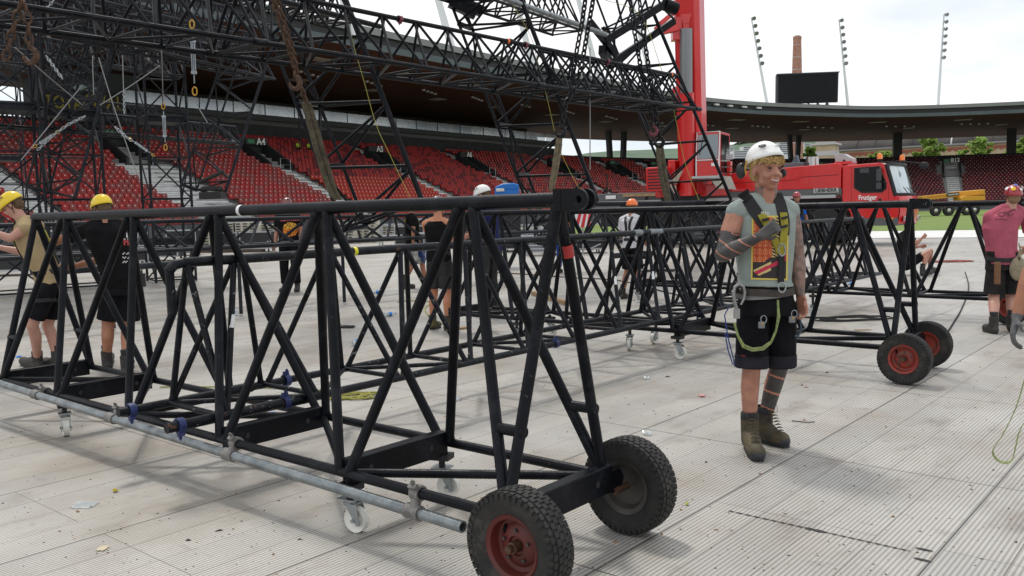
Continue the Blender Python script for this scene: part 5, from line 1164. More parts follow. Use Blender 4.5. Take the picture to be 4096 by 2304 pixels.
def person(label, base, face, H=1.78, J=None, shirt=None, shirt_len=-.04, sleeve=.5, shorts=None, leg_len=.62, flare=1., helmet=None, hair=None, skin=SKIN, boots=BOOT, socks=True, vox=.013, harness=None, bulk=1., tank=False, hands='relax', head_yaw=0., head_pitch=0., gloves=None, group=None, world=None, det=False, skinf=None, skins=None, headdir=None, armk=1.):
    base = Vector((base[0], base[1], 0)) if not isinstance(base, Vector) else Vector((base.x, base.y, 0)); F_ = Vector((math.cos(face), math.sin(face), 0)); S_ = ZD.cross(F_); k = H/1.78
    def L(s, f, z): return base+S_*(s*k)+F_*(f*k)+ZD*(z*k)
    D = dict(pelvis=(0, 0, .97), waist=(0, .0, 1.10), chest=(0, 0, 1.30), neck=(0, -.015, 1.49), head=(0, .03, 1.655))
    for sg, n in ((1, 'l'), (-1, 'r')): D.update({'sh'+n: (sg*.18, -.005, 1.425), 'el'+n: (sg*.235, -.03, 1.155), 'wr'+n: (sg*.255, .05, .915), 'hip'+n: (sg*.09, 0, .93), 'kn'+n: (sg*.11, .02, .50), 'an'+n: (sg*.12, -.02, .10), 'toe'+n: (sg*.145, .15, .035)})
    if J: D.update(J)
    P = {n: L(*v) for n, v in D.items()}
    if world: P.update({n: Vector(v) for n, v in world.items()})
    t = thing('person', label, 'person', base, group)
    up = (P['neck']-P['pelvis']).normalized(); SX = (P['shl']-P['shr']).normalized(); HX = (P['hipl']-P['hipr']).normalized()
    b_ = bulk*k
    def fy(X, u): return X.cross(u).normalized()*-1
    def trunk(mb, e=0., z0=-.02, top=True):
        R_ = []; pts = [(P['pelvis'], HX, .165, .115), (P['waist'], (HX+SX), .150, .108), (P['chest'], SX, .175, .122), (P['neck'].lerp(P['chest'], .42), SX, .185, .108), (P['neck'].lerp(P['chest'], .10), SX, .115, .075)]
        lo = P['pelvis']+(P['pelvis']-P['waist']).normalized()*(-z0)
        R_.append((lo, HX, (.168 if z0 <= 0 else .162)*b_+e, fy(HX, up), .118*b_+e))
        if z0 > 0: pts = pts[1:]
        for c, X, rx, ry in pts: X = X.normalized(); R_.append((c, X, rx*b_+e, fy(X, up), ry*b_+e))
        loft(mb, R_)
    mb = MB(); trunk(mb, 0, -.06)
    rc(mb, P['neck']-up*.06*k, (.072 if det else .062)*b_, P['neck'].lerp(P['head'], .55), (.064 if det else .056)*k)
    for n in 'lr':
        s, e, w = P['sh'+n], P['el'+n], P['wr'+n]; ab = b_*armk; rc(mb, s, .056*b_*(armk*.5+.5), s.lerp(e, .45), .050*ab); rc(mb, s.lerp(e, .4), .050*ab, e, .039*ab); rc(mb, e, .041*ab, e.lerp(w, .35), .041*ab); rc(mb, e.lerp(w, .3), .041*ab, w, .027*k)
        rc(mb, P['neck'].lerp(s, .25), .06*b_, s, .055*b_)
        h, kn, an = P['hip'+n], P['kn'+n], P['an'+n]; rc(mb, h, .088*b_, kn, .058*b_); back = -F_*.018*k; rc(mb, kn, .056*b_, kn.lerp(an, .33)+back, .058*b_); rc(mb, kn.lerp(an, .33)+back, .057*b_, an+ZD*.02, .038*k)
        rc(mb, an, .032*k, P['toe'+n]+ZD*.012, .022*k)
        # hand
        d = (w-e).normalized(); side = d.cross(F_); side = side.normalized() if side.length > .2 else S_; hd = P.get('hd'+n); hd = (hd-w).normalized() if hd else (d+F_*.12).normalized()
        pn = P.get('pn'+n); pn = Vector(pn) if pn else S_*(1 if n == 'r' else -1); pn = (pn-hd*pn.dot(hd)).normalized(); tx = hd.cross(pn).normalized()
        if P.get('tx'+n) is None and tx.dot(F_) < 0: tx = -tx
        pc = w+hd*.05*k; fr = .0105*k if vox > .008 else .0092*k
        for q in (-1, 0, 1): rc(mb, w+tx*q*.012*k, .019*k, pc+hd*.035*k+tx*q*.024*k, .0155*k, 8)
        curl = 1.0 if hands == 'fist' or (isinstance(hands, dict) and hands.get(n) == 'fist') else .42
        for q, (tq, ln) in enumerate(((.034, .07), (.012, .078), (-.011, .073), (-.032, .058))):
            a0 = pc+hd*.045*k+tx*tq*k; a1 = a0+(hd*math.cos(curl*.8)+pn*math.sin(curl*.8))*ln*.48*k; a2 = a1+(hd*math.cos(curl*2.1)+pn*math.sin(curl*2.1))*ln*.34*k; a3 = a2+(hd*math.cos(curl*3.0)+pn*math.sin(curl*3.0))*ln*.24*k
            rc(mb, a0, fr*1.1, a1, fr, 8); rc(mb, a1, fr, a2, fr*.95, 8); rc(mb, a2, fr*.95, a3, fr*.85, 8)
        b0 = w+hd*.02*k+tx*.022*k; b1 = b0+(hd*.6+tx*.65+pn*.35).normalized()*.042*k; b2 = b1+(hd*.8+tx*.1+pn*.55).normalized()*.036*k
        rc(mb, b0, fr*1.35, b1, fr*1.2, 8); rc(mb, b1, fr*1.15, b2, fr*.95, 8)
    # head
    HF = Matrix.Rotation(head_yaw, 3, 'Z') @ F_; HS = ZD.cross(HF); HU = ZD
    if head_pitch: HF = (HF*math.cos(head_pitch)-ZD*math.sin(head_pitch)).normalized(); HU = HS.cross(HF)*-1; HU = HF.cross(HS)
    c = P['head']; q = k*(1.08 if det else 1)
    def hp(s, f, z): return c+HS*(s*q)+HF*(f*q)+HU*(z*q)
    ax = (HS, HF, HU)
    mb.ball(hp(0, -.012, .035), (.074*q, .094*q, .085*q), 20, 14, ax); mb.ball(hp(0, .022, -.025), (.058*q, .066*q, .078*q), 18, 12, ax); rc(mb, hp(0, .055, -.085), .022*q, hp(0, .03, -.075), .04*q)
    rc(mb, hp(-.035, .02, -.065), .026*q, hp(.035, .02, -.065), .026*q)
    mb.ball(hp(0, .088, -.014), (.014*q, .017*q, .020*q), 10, 8, ax); rc(mb, hp(0, .078, .020), .010*q, hp(0, .097, -.018), .0135*q)
    for sg in (-1, 1):
        mb.ball(hp(sg*.075, -.008, -.005), (.010*q, .018*q, .031*q), 10, 8, ax); mb.ball(hp(sg*.036, .058, -.028), (.024*q, .02*q, .021*q), 10, 8, ax)
        rc(mb, hp(sg*.014, .078, .030), .008*q, hp(sg*.046, .066, .030), .009*q)
        if gloves: pass
    rc(mb, hp(-.018, .079, -.052), .0085*q, hp(.018, .079, -.052), .0085*q); rc(mb, hp(-.012, .078, -.066), .008*q, hp(.012, .078, -.066), .008*q)
    body = blob(mb, 'body', vox, 3 if vox > .008 else 2, skins or [skin], t, skinf)
    bt = [bvh(body)]
    # face details
    mb = MB()
    for sg in (-1, 1): mb.ball(hp(sg*.031, .0755, .012), (.0135*q, .006*q, .0055*q if det else .006*q), 10, 6, ax)
    mb.build('eyes', mat('eye_dark', (.04, .03, .025), .3), t)
    mb = MB()
    for sg in (-1, 1): mb.tube([hp(sg*.014, .084, .034), hp(sg*.032, .083, .038), hp(sg*.050, .070, .032)], .0035*q, 5)
    mb.build('eyebrows', hair or mat('brown_hair', (.10, .06, .03), .8), t)
    trees = list(bt)
    if shirt:
        mb = MB(); e = .014*k; trunk(mb, e, shirt_len)
        for n in 'lr':
            s, el = P['sh'+n], P['el'+n]
            if tank: rc(mb, P['neck'].lerp(s, .42)+up*.012, .032*b_+e, s.lerp(P['chest'], .45), .05*b_+e); continue
            rc(mb, P['neck'].lerp(s, .3)-up*.0, .064*b_+e*.6, s, .056*b_+e)
            if sleeve > 0: rc(mb, s, .058*b_+e, s.lerp(el, sleeve), .052*b_+e*1.3, flat1=True)
            else: rc(mb, P['neck'].lerp(s, .3), .062*b_+e*.6, P['neck'].lerp(s, .86)-up*.02, .058*b_+e*.6)
        so_ = blob(mb, 'shirt', max(vox*.8, .007), 3, [shirt], t); trees.append(bvh(so_))
    if shorts:
        mb = MB(); rings = []; u2 = ZD
        loft(mb, [(P['pelvis']-ZD*.09*k, HX, .182*b_, fy(HX, ZD), .13*b_), (P['pelvis'], HX, .178*b_, fy(HX, ZD), .127*b_), (P['waist'].lerp(P['pelvis'], .2), HX, .158*b_+.010, fy(HX, ZD), .112*b_+.010)])
        for n in 'lr':
            h, kn, an = P['hip'+n], P['kn'+n], P['an'+n]
            if leg_len <= 1: rc(mb, h-ZD*.01, .10*b_, h.lerp(kn, leg_len*1.0), (.088*flare)*b_, flat1=True)
            else:
                rc(mb, h-ZD*.01, .10*b_, kn, .078*flare*b_); rc(mb, kn, .078*flare*b_, kn.lerp(an, leg_len-1), .068*flare*b_, flat1=True)
        sh_ = blob(mb, 'shorts' if leg_len < 1.4 else 'trousers', max(vox*.8, .008), 3, [shorts], t); trees.append(bvh(sh_))
    for n in 'lr':
        an, toe = P['an'+n], P['toe'+n]; d = (toe-an); d.z = 0; d.normalize(); mb = MB(); heel = Vector((an.x, an.y, .045))-d*.03
        rc(mb, an+ZD*.10*k, .056*k, Vector((an.x, an.y, .05)), .052*k, flat0=True); rc(mb, heel, .046*k, Vector((toe.x, toe.y, .046)), .050*k); rc(mb, Vector((an.x, an.y, .10)), .052*k, Vector((toe.x, toe.y, .052)).lerp(heel, .3), .048*k)
        blob(mb, 'boot', max(vox*.7, .007), 2, [boots], t)
        mb = MB(); pr = [heel-d*.035, Vector((toe.x, toe.y, 0))+d*.045]; X = d; Y = ZD.cross(d); c0 = (pr[0]+pr[1])/2; c0.z = .016; Ls = (pr[1]-pr[0]).length
        poly = [(Ls*.5*math.cos(a)*(1 if True else 1), (.043 if math.cos(a) < 0 else .050)*k*math.copysign(abs(math.sin(a))**.6, math.sin(a))) for a in np.linspace(0, 2*math.pi, 17)[:-1]]
        mb.prism(poly, c0, X, Y, .030); mb.build('sole', SOLE, t)
        if socks: mb = MB(); rc(mb, an+ZD*.09*k, .043*k, an+ZD*.155*k, .047*k, flat0=True, flat1=True); mb.build('sock', SOCK, t)
    if helmet:
        Mh, kind = helmet; mb = MB(); V = []; n_ = 28; m_ = 9; c0 = hp(0, -.012 if kind != 'back' else -.030, .050 if kind != 'back' else .062); HF0, HU0 = HF, HU
        if kind == 'back': HF, HU = (HF*math.cos(.30)+HU*math.sin(.30)), (HU*math.cos(.30)-HF0*math.sin(.30))
        for i in range(m_+1):
            tt_ = math.pi/2*i/m_*1.12
            for j in range(n_):
                a = 2*math.pi*j/n_; rr = math.sin(tt_); brim = 1.0+(.05 if i == m_ else 0)
                x = .090*rr*math.cos(a)*brim; y = .118*rr*math.sin(a)*brim+(.018*max(0, math.sin(a)) if i >= m_-1 else 0); z = .098*math.cos(tt_)
                z += .012*math.sin(a)*(1 if i > 5 else 0)*(-1 if kind == 'climb' else 0)
                sc_h = .95 if kind == 'back' else 1.; V.append(c0+(HS*x*q*1.06+HF*y*q*1.03+HU*z*q*1.06)*sc_h)
        mb.add(V, [(i*n_+j, i*n_+(j+1) % n_, (i+1)*n_+(j+1) % n_, (i+1)*n_+j) for i in range(m_) for j in range(n_)])
        ob = mb.build('helmet', Mh, t); so2 = ob.modifiers.new('t', 'SOLIDIFY'); so2.thickness = .006
        mb = MB()
        for sg in (-1, 1):
            if kind != 'back': mb.tube([hp(sg*.082, .02, .03), hp(sg*.079, .0, -.03), hp(sg*.052, .02, -.09), hp(0, .040, -.118)], .004*q, 5); mb.tube([hp(sg*.085, -.06, .03), hp(sg*.079, .0, -.03)], .005*q, 5)
        mb.build('chin_strap', BLACK, t)
        mb = MB()
        for sg in (-1, 1):
            for kx in range(3):
                a = sg*(1.0 if kx == 1 else (.62 if kx == 0 else 1.35)); tt_ = .95; rr = math.sin(tt_)
                pv = c0+HS*(.1*rr*math.sin(a)*1.05*q)+HF*(.127*rr*math.cos(a)*q*1.0)*(1 if kx < 2 else 1)+HU*(.114*math.cos(tt_)*q); nn_ = (pv-c0).normalized(); mb.ball(pv+nn_*.001, (.017*q, .009*q, .004*q), 8, 5, (nn_.orthogonal().normalized(), nn_.cross(nn_.orthogonal()).normalized(), nn_))
        if kind != 'back': mb.build('helmet_vents', BLACK, t)
        mb = MB(); hb = c0-HF*.108*q-HU*.005*q; mb.ball(hb, (.028*q, .012*q, .018*q), 8, 6, ax); mb.build('rear_clip', BLACK, t)
    if helmet: HF, HU = HF0, HU0
    if hair:
        mb = MB(); mb.ball(hp(0, -.030, .040), (.079*q, .088*q, .085*q), 18, 12, ax); mb.ball(hp(0, -.05, -.01), (.068*q, .062*q, .06*q), 14, 10, ax)
        mb.build('hair', hair, t)
    if harness:
        Mb, My = harness; src = P['waist']+F_*1.5
        for fr_, nm in ((1, 'f'), (-1, 'b')):
            src = P['chest']+F_*1.6*fr_+ZD*.1
            for sg in (-1, 1):
                a = P['neck']+S_*sg*.075*k+ZD*.0; m1 = P['chest']+S_*sg*(.085 if fr_ > 0 else .03)*k; e_ = P['waist']+S_*sg*.06*k
                strap(trees, [a, m1, e_], .042*k, Mb, t, 'harness_strap', src, off=.010)
                strap(trees, [a.lerp(m1, .45), m1.lerp(e_, .2)], .038*k, My, t, 'harness_strap', src, off=.016, sub=4)
            q0 = P['waist'].lerp(P['pelvis'], .35); strap(trees, [q0-S_*.17*k, q0, q0+S_*.17*k], .05*k, Mb, t, 'belt', src, off=.010, sub=8)
        for sg in (-1, 1):
            h, kn = P['hip'+('l' if sg > 0 else 'r')], P['kn'+('l' if sg > 0 else 'r')]; cc_ = h.lerp(kn, .32); mb = MB(); mb.lathe(cc_-ZD*.02, ZD, [(.112*b_, 0), (.117*b_, 0), (.117*b_, .04), (.112*b_, .04)], 20); mb.build('leg_loop', Mb, t)
    return t, P, trees, dict(F=F_, S=S_, hp=hp, k=k, HF=HF, HS=HS, HU=HU)
HY = mat('helmet_yellow', (.80, .56, .01), .28, coat=.3); HWt = mat('helmet_white', (.78, .78, .76), .28, coat=.3); HO_ = mat('helmet_orange', (.85, .17, .02), .28, coat=.3); HR_ = mat('helmet_red', (.35, .03, .04), .28, coat=.3); HK = mat('helmet_dark', (.04, .035, .04), .3, coat=.3); HMR = mat('helmet_maroon', (.22, .07, .07), .3, coat=.3)
HARN = mat('harness_black', (.015, .015, .017), .8); HARY = mat('harness_yellow', (.30, .26, .025), .8, noise=.15, nscale=30)
BLOND = mat('blond_hair', (.62, .42, .16), .75, 0, col2=(.40, .26, .10), nscale=60, bump=.8, bscale=120)
BRN = mat('brown_hair', (.10, .06, .03), .8, noise=.2, nscale=40, bump=.5)
U_ = lambda x, y, Y: at(x, y, Y)
# --- the smiling man
Ym = 5.5
w = {}
w['pelvis'] = U_(3064, 1200, Ym); w['waist'] = U_(3060, 1120, Ym); w['chest'] = U_(3058, 970, Ym+.01); w['neck'] = U_(3062, 800, Ym+.03)
w['shr'] = U_(2948, 848, Ym-.03); w['shl'] = U_(3155, 846, Ym+.05); w['elr'] = U_(2890, 1018, Ym-.08); w['wrr'] = U_(3040, 945, Ym-.24); w['hdr'] = U_(3100, 905, Ym-.25)
w['ell'] = U_(3188, 1030, Ym+.06); w['wrl'] = U_(3200, 1172, Ym+.0); w['hdl'] = U_(3214, 1250, Ym-.02)
w['hipr'] = U_(3012, 1225, Ym); w['hipl'] = U_(3122, 1225, Ym+.05); w['knr'] = U_(3006, 1470, Ym-.02); w['knl'] = U_(3118, 1465, Ym+.06); w['anr'] = U_(2999, 1690, Ym-.02); w['anr'].z = .11; w['anl'] = U_(3056, 1660, Ym+.13); w['anl'].z = .11
w['toer'] = gz(3030, 1822, .03); w['toel'] = gz(3128, 1768, .03)
w['head'] = U_(3066, 682, Ym-.01); w['pnr'] = Vector((.35, .9, .1)); w['pnl'] = Vector((-.6, -.3, 0))
fa = R(-86)
ela, wra = w['elr'], w['wrr']; elb = w['ell']; kl, al = w['knl'], w['anl']; up0 = w['shr']
def skf(p):
    d = (wra-ela); u = (p-ela).dot(d)/d.dot(d); pr = ela+d*max(0, min(1, u)); dist = (p-pr).length
    if dist < .095 and u > -.35 and u < 1.9:
        sh_u = (p-ela).dot(up0-ela)/(up0-ela).length_squared
        if sh_u > .38 and u < .22: return 0
        v = (u*3.2+((p-pr).z*9)) % 1.0
        if -.1 < u < .95 and v < .10: return 3
        return 1
    if (p-(ela.lerp(up0, .2))).length < .10: return 1
    if (p-w['hdr']).length < .12: return 1
    if p.z > .2 and p.z < .62 and (p-kl.lerp(al, .5)).length < .33 and p.x > (kl.lerp(al, (kl.z-p.z)/(kl.z-al.z)).x-.056):
        return 3 if (p.z+(p.x-al.x)*.35) % .115 < .013 else 1
    for a_, b_ in ((w['shl'], elb), (elb, w['wrl'])):
        d = b_-a_; u = (p-a_).dot(d)/d.dot(d)
        if -.0 < u < 1.1 and (p-(a_+d*u)).length < .07: return 2
    if w['neck'].z-.04 < p.z < w['head'].z-.10 and (p-w['neck']).length < .16: return 2 if p.y > Ym-.03 or abs(p.x-w['neck'].x) > .035 else 0
    return 0
TEE = cloth('sage_grey_tee', (.27, .31, .29), .10, .3)
T1, P1, tr1, X1 = person('smiling blond man in sleeveless grey tee, harness and white helmet, fist on chest', gz(3020, 1790), fa, 1.86, shirt=TEE, shirt_len=.085, sleeve=-1, shorts=BLKS, leg_len=.93, flare=1.16, helmet=(HWt, 'back'), hair=BLOND, skins=[SKIN, TATT, TATG, mat('bare_skin_lines', (.50, .20, .13), .5)], skinf=skf, vox=.0065, bulk=.97, world=w, head_yaw=R(15), head_pitch=R(2), hands={'r': 'fist', 'l': 'relax'}, socks=False, det=True, armk=1.22, boots=mat('boot_brown', (.10, .075, .035), .75, 0, col2=(.03, .026, .022), nscale=7, bump=.3))
hp = X1['hp']; q = X1['k']*1.08; HSx, HFx, HUx = X1['HS'], X1['HF'], X1['HU']
ax3 = (HSx, HFx, HUx)
# smile
mb = MB(); V = []; n = 9
for j, z in enumerate((0, -1)):
    for i in range(n):
        u = i/(n-1)*2-1; zz = -.052+.012*u*u-(0 if j == 0 else .0175*(1-u*u)); V.append(hp(.030*u, .0905-.016*u*u, zz))
mb.add(V, [(i, i+1, n+i+1, n+i) for i in range(n-1)]); mb.build('open_mouth', mat('mouth_dark', (.10, .02, .02), .6), T1)
mb = MB(); V = []
for j in (0, 1):
    for i in range(n):
        u = i/(n-1)*2-1; u *= .9; zz = -.0525+.012*u*u-(0 if j == 0 else .0085*(1-u*u*.8)); V.append(hp(.030*u, .0925-.016*u*u, zz))
mb.add(V, [(i, i+1, n+i+1, n+i) for i in range(n-1)]); mb.build('teeth', mat('teeth_white', (.50, .46, .40), .3), T1)
mb = MB()
mb.tube([hp(.034*u, .0885-.016*u*u, -.050+.013*u*u) for u in np.linspace(-1, 1, 9)], .0036, 6); mb.tube([hp(.032*u, .088-.016*u*u, -.052+.012*u*u-.019*(1-u*u)) for u in np.linspace(-1, 1, 9)], .004, 6); mb.build('lips', mat('lip_tone', (.40, .13, .10), .5), T1)
mb = MB()
for sg in (-1, 1): mb.tube([hp(sg*.016, .086, -.022), hp(sg*.033, .080, -.036), hp(sg*.043, .072, -.056)], .0022, 5); mb.tube([hp(sg*.018, .0815, .002), hp(sg*.034, .080, -.001), hp(sg*.050, .068, .006)], .002, 5)
mb.build('smile_creases', mat('crease_tone', (.30, .12, .08), .6), T1)
# hair tufts under the helmet brim
mb = MB(); rq = random.Random(4)
for i in range(330):
    a = rq.uniform(-1.25, 2.9); x = math.sin(a)*.079; y = math.cos(a)*.09; b = hp(-x if a > 0 else -x, y-.005, .066+rq.uniform(-.016, .012)); ln = rq.uniform(.014, .034)*(1.25 if a > 1.1 else 1); d = (HSx*(-math.sin(a)*.35+rq.uniform(-.35, .25))+HFx*math.cos(a)*.5*(1 if a < 1.2 else .1)-HUx*1.0).normalized()
    mb.tube([b, b+d*ln*.5+HFx*.010, b+d*ln+HSx*rq.uniform(-.012, .012)], [.0042, .0034, .001], 4)
for i in range(60):
    a = rq.uniform(1.5, 3.6); b = hp(-math.sin(a)*.072, math.cos(a)*.085-.01, rq.uniform(-.03, .05)); mb.tube([b, b-HUx*.02+HFx*rq.uniform(-.01, .01), b-HUx*.032], [.005, .004, .0015], 4)
mb.build('hair_locks', BLOND, T1)
# ear defenders / goggles strap behind the helmet
mb = MB(); cdef = hp(-.088, -.115, .0); mb.ball(cdef, (.022, .045, .052), 16, 10, ax3); mb.tube([hp(-.09, -.07, .055), hp(-.10, -.09, .03), cdef], .006, 5); mb.ball(hp(.092, .02, -.015), (.022, .03, .03), 12, 8, ax3); mb.build('ear_defender', mat('defender_black', (.02, .02, .022), .5), T1)
mb = MB(); mb.tube([hp(-.098, -.045, .055), hp(-.100, -.055, .02), hp(-.098, -.05, -.02)], .005, 5); mb.build('yellow_clip', YEL, T1)
mb = MB(); a0 = hp(.0, -.012, .052)
for u, v_ in ((-.95, .80),):
    nn_ = (HSx*math.sin(u)*math.sin(v_)+HFx*math.cos(u)*math.sin(v_)+HUx*math.cos(v_)).normalized(); pv = a0+HSx*(.101*q*math.sin(u)*math.sin(v_)*1.02)+HFx*(.127*q*math.cos(u)*math.sin(v_))+HUx*(.1165*q*math.cos(v_)); o1 = nn_.cross(HUx).normalized(); mb.ball(pv, (.026, .017, .004), 10, 6, (o1, nn_.cross(o1), nn_))
mb.build('helmet_badge', mat('badge_dark', (.03, .03, .035), .5), T1)
# chest harness straps
cs = CP
trS = [tr1[1]]
def S3(pts): return [U_(x, y, Ym-.12) for x, y in pts]
strap(trS, S3([(2970, 768), (3006, 822), (3040, 872), (3072, 915)]), .074, HARN, T1, 'harness_strap', cs, off=.014, th=.012)
strap(trS, S3([(3044, 855), (3062, 885), (3080, 912)]), .046, HARY, T1, 'harness_webbing', cs, off=.028)
strap(trS, S3([(3104, 772), (3126, 826), (3137, 885), (3135, 940)]), .068, HARN, T1, 'harness_strap', cs, off=.014, th=.012)
strap(trS, S3([(3134, 850), (3140, 905), (3134, 960), (3128, 1020)]), .044, HARY, T1, 'harness_webbing', cs, off=.030)
strap(trS, S3([(3090, 940), (3104, 970), (3120, 1010)]), .040, HARY, T1, 'harness_webbing', cs, off=.024)
strap(trS, S3([(3126, 1018), (3126, 1060), (3124, 1130)]), .038, HARN, T1, 'harness_strap', cs, off=.022)
for (x, y) in ((3140, 870), (3138, 905), (3062, 878)): strap(trS, S3([(x-14, y+4), (x+14, y-3)]), .016, HARN, T1, 'buckle', cs, off=.04)
tx_ = U_(3060, 852, Ym-.2)
mb = MB(); c = U_(3128, 1000, Ym-.20); mb.tube([c+Vector((math.cos(a)*.020, 0, math.sin(a)*.036)) for a in np.linspace(0, 2*math.pi, 15)[:-1]], .0045, 7, closed=True); c = U_(3128, 1150, Ym-.20); mb.tube([c+Vector((math.cos(a)*.022, 0, math.sin(a)*.030)) for a in np.linspace(0, 2*math.pi, 15)[:-1]], .0045, 7, closed=True); mb.build('steel_ring', ZINC, T1)
# belts
BELT = mat('leather_belt', (.045, .036, .03), .75, noise=.3, nscale=20)
strap(tr1, S3([(2935, 1158), (2990, 1170), (3060, 1172), (3130, 1176), (3185, 1162)]), .045, BELT, T1, 'belt', cs, off=.014, th=.010)
strap(tr1, S3([(2930, 1180), (2990, 1192), (3060, 1188), (3120, 1182)]), .030, mat('belt_grey', (.16, .16, .16), .7), T1, 'belt', cs, off=.012)
# big hook at the hip, carabiners, lanyard
mb = MB(); hc = U_(2952, 1190, Ym-.13)
mb.tube([hc+Vector((x, 0, z)) for x, z in ((.00, -.09), (-.018, -.04), (-.028, .02), (-.02, .065), (.005, .085), (.032, .07), (.042, .03), (.036, -.01), (.018, -.045))], [.010, .011, .011, .010, .010, .010, .010, .009, .007], 8); mb.box(hc+Vector((-.008, 0, -.10)), (.035, .02, .06)); mb.tube([hc+Vector((0, 0, .085)), hc+Vector((.0, 0, .13)), hc+Vector((-.015, 0, .15))], .005, 6); mb.build('scaffold_hook', mat('hook_alloy', (.32, .32, .32), .35, .8), T1)
LAN = mat('lanyard_green', (.22, .27, .10), .85, noise=.3, nscale=60)
mb = MB(); L1 = [U_(x, y, Ym-.17) for x, y in ((2938, 1290), (2950, 1340), (2975, 1380), (3010, 1395), (3050, 1390), (3085, 1365), (3105, 1320), (3113, 1260), (3112, 1200))]
mb.tube(L1, .0068, 8); mb.tube([p+Vector((.006*math.sin(i*2), 0, -.012)) for i, p in enumerate(L1)], .0068, 8); mb.build('lanyard', LAN, T1)
mb = MB(); mb.tube([U_(x, y, Ym-.1) for x, y in ((2915, 1230), (2898, 1260), (2912, 1350), (2930, 1420), (2938, 1462), (2930, 1455), (2912, 1400), (2900, 1330))], .004, 6); mb.build('blue_cord', ROPEBL, T1)
mb = MB(); mb.tube([U_(x, y, Ym-.02) for x, y in ((3185, 1240), (3200, 1275), (3205, 1320), (3192, 1345), (3178, 1345))], .007, 7); mb.build('blue_hose', mat('hose_blue', (.03, .06, .09), .5), T1)
for i, (x, y) in enumerate(((3046, 1300), (3168, 1278))):
    mb = MB(); c = U_(x, y, Ym-.19 if i == 0 else Ym-.10); mb.box(c, (.04, .018, .042)); mb.build('gear_block', mat('gear_grey', (.17, .18, .19), .5), T1, bevel=.006)
    mb = MB(); mb.tube([c+Vector((.012+.018*math.cos(a), -.005, .035+.024*math.sin(a))) for a in np.linspace(0, 2*math.pi, 12)[:-1]], .0035, 6, closed=True); mb.build('carabiner', ZINC, T1)
    mb = MB(); mb.box(c+Vector((.004, -.01, .010)), (.012, .003, .010)); mb.build('gear_tab', YEL, T1)
# shirt print
PM = [mat('print_yellow', (.62, .50, .10), .85), mat('print_red', (.45, .07, .03), .85), mat('print_orange', (.62, .22, .08), .85), mat('print_charcoal', (.035, .028, .03), .85), mat('print_magenta', (.50, .03, .07), .85), mat('print_cream', (.60, .48, .20), .85)]
def prn(u, v):
    if u < .035 or u > .965 or v < .03 or v > .97: return 0
    if v < .36 and u < .92:
        x, y = (u-.42)/.3, (v-.20)/.16
        e = abs(y-.55*x+.1)
        if x*x*.6+y*y < 1 and e < .20: return 4
        if x*x*.6+y*y < 1 and e < .42 and x < .4: return 5
        if v < .28 or u > .2+(v-.2)*2: return 3
    if u > .80: return 4 if v > .3 else 3
    if .56 < u <= .80: return 3 if int(v*40+u*10) % 2 else 5
    cx, cy = (u*6.5) % 1-.5, (v*8) % 1-.5; r_ = math.hypot(cx, cy)
    return 2 if .26 < r_ < .40 or (r_ < .26 and abs(cx) < .09) else 1
o_ = U_(3003, 1118, Ym-.1); Xd = U_(3150, 1122, Ym-.1)-o_; Yd = U_(3008, 860, Ym-.1)-o_
decal(trS, cs, o_, Xd, Yd, 46, 76, PM, prn, T1, 'shirt_print', off=.0045)
o_ = U_(2966, 1418, Ym-.12); mb = MB()
for (x, y, ww, hh, M_) in ((2975, 1430, 20, 22, REDT), (3020, 1438, 18, 16, mat('label_grey', (.08, .09, .085), .8))):
    a = U_(x-ww/2, y+hh/2, Ym); decal(tr1, cs, a, U_(x+ww/2, y+hh/2, Ym)-a, U_(x-ww/2, y-hh/2, Ym)-a, 3, 3, [M_], lambda u, v: 0, T1, 'sewn_label', off=.004)
# turned-up hems, pocket flaps, boot details
for n, (x0, x1, y0) in (('r', (2945, 3086, 1478)), ('l', (3088, 3182, 1452))):
    c = P1['hip'+n].lerp(P1['kn'+n], .90); mb = MB(); d = (P1['kn'+n]-P1['hip'+n]).normalized(); mb.lathe(c-d*.045, d, [(.098, 0), (.106, .005), (.108, .075), (.100, .085), (.09, .08)], 26); mb.build('rolled_hem', cloth('hem_cloth', (.022, .022, .028), .2), T1)
strap(tr1, S3([(2960, 1400), (3000, 1412), (3040, 1412), (3075, 1400)]), .05, BLKS, T1, 'knee_pocket', cs, off=.010)
for n in 'rl':
    an, toe = P1['an'+n], P1['toe'+n]; d = toe-an; d.z = 0; d.normalize(); s = ZD.cross(d)
    mb = MB(); rc(mb, Vector((toe.x, toe.y, .042))-d*.02, .050, Vector((toe.x, toe.y, .040))+d*.006, .049); mb.build('rubber_toe', mat('toe_rubber', (.028, .03, .034), .6), T1)
    mb = MB()
    for i in range(8):
        f_ = i/7; c = an.lerp(toe, .15+.62*f_); c.z = .205-.125*f_+.0; c = c+d*(.030+.02*(1-f_)); mb.tube([c-s*.028-d*.01, c+ZD*.012+d*.004, c+s*.028-d*.01], .0028, 5); mb.tube([c-s*.026-d*.014, c+ZD*.010+d*.020, c+s*.026+d*.006], .0028, 5)
    c = an+d*.055+ZD*.13; mb.tube([c, c+s*.03+ZD*.02+d*.02, c+s*.035-ZD*.03+d*.03, c+d*.01], .002, 5); mb.tube([c, c-s*.03+ZD*.015+d*.02, c-s*.03-ZD*.04+d*.03], .002, 5); mb.build('laces', mat('lace_tan', (.06, .05, .03), .8), T1)
    mb = MB(); mb.lathe(an+ZD*.075, ZD, [(.054, 0), (.058, .01), (.057, .045), (.050, .055)], 20); mb.build('boot_collar', SOCK, T1)
    mb = MB(); c = Vector((an.x, an.y, .052))-d*.052; mb.ball(c, (.030, .034, .024), 10, 6, (d, s, ZD)); mb.build('heel_stripe', mat('heel_orange', (.55, .12, .02), .5), T1)
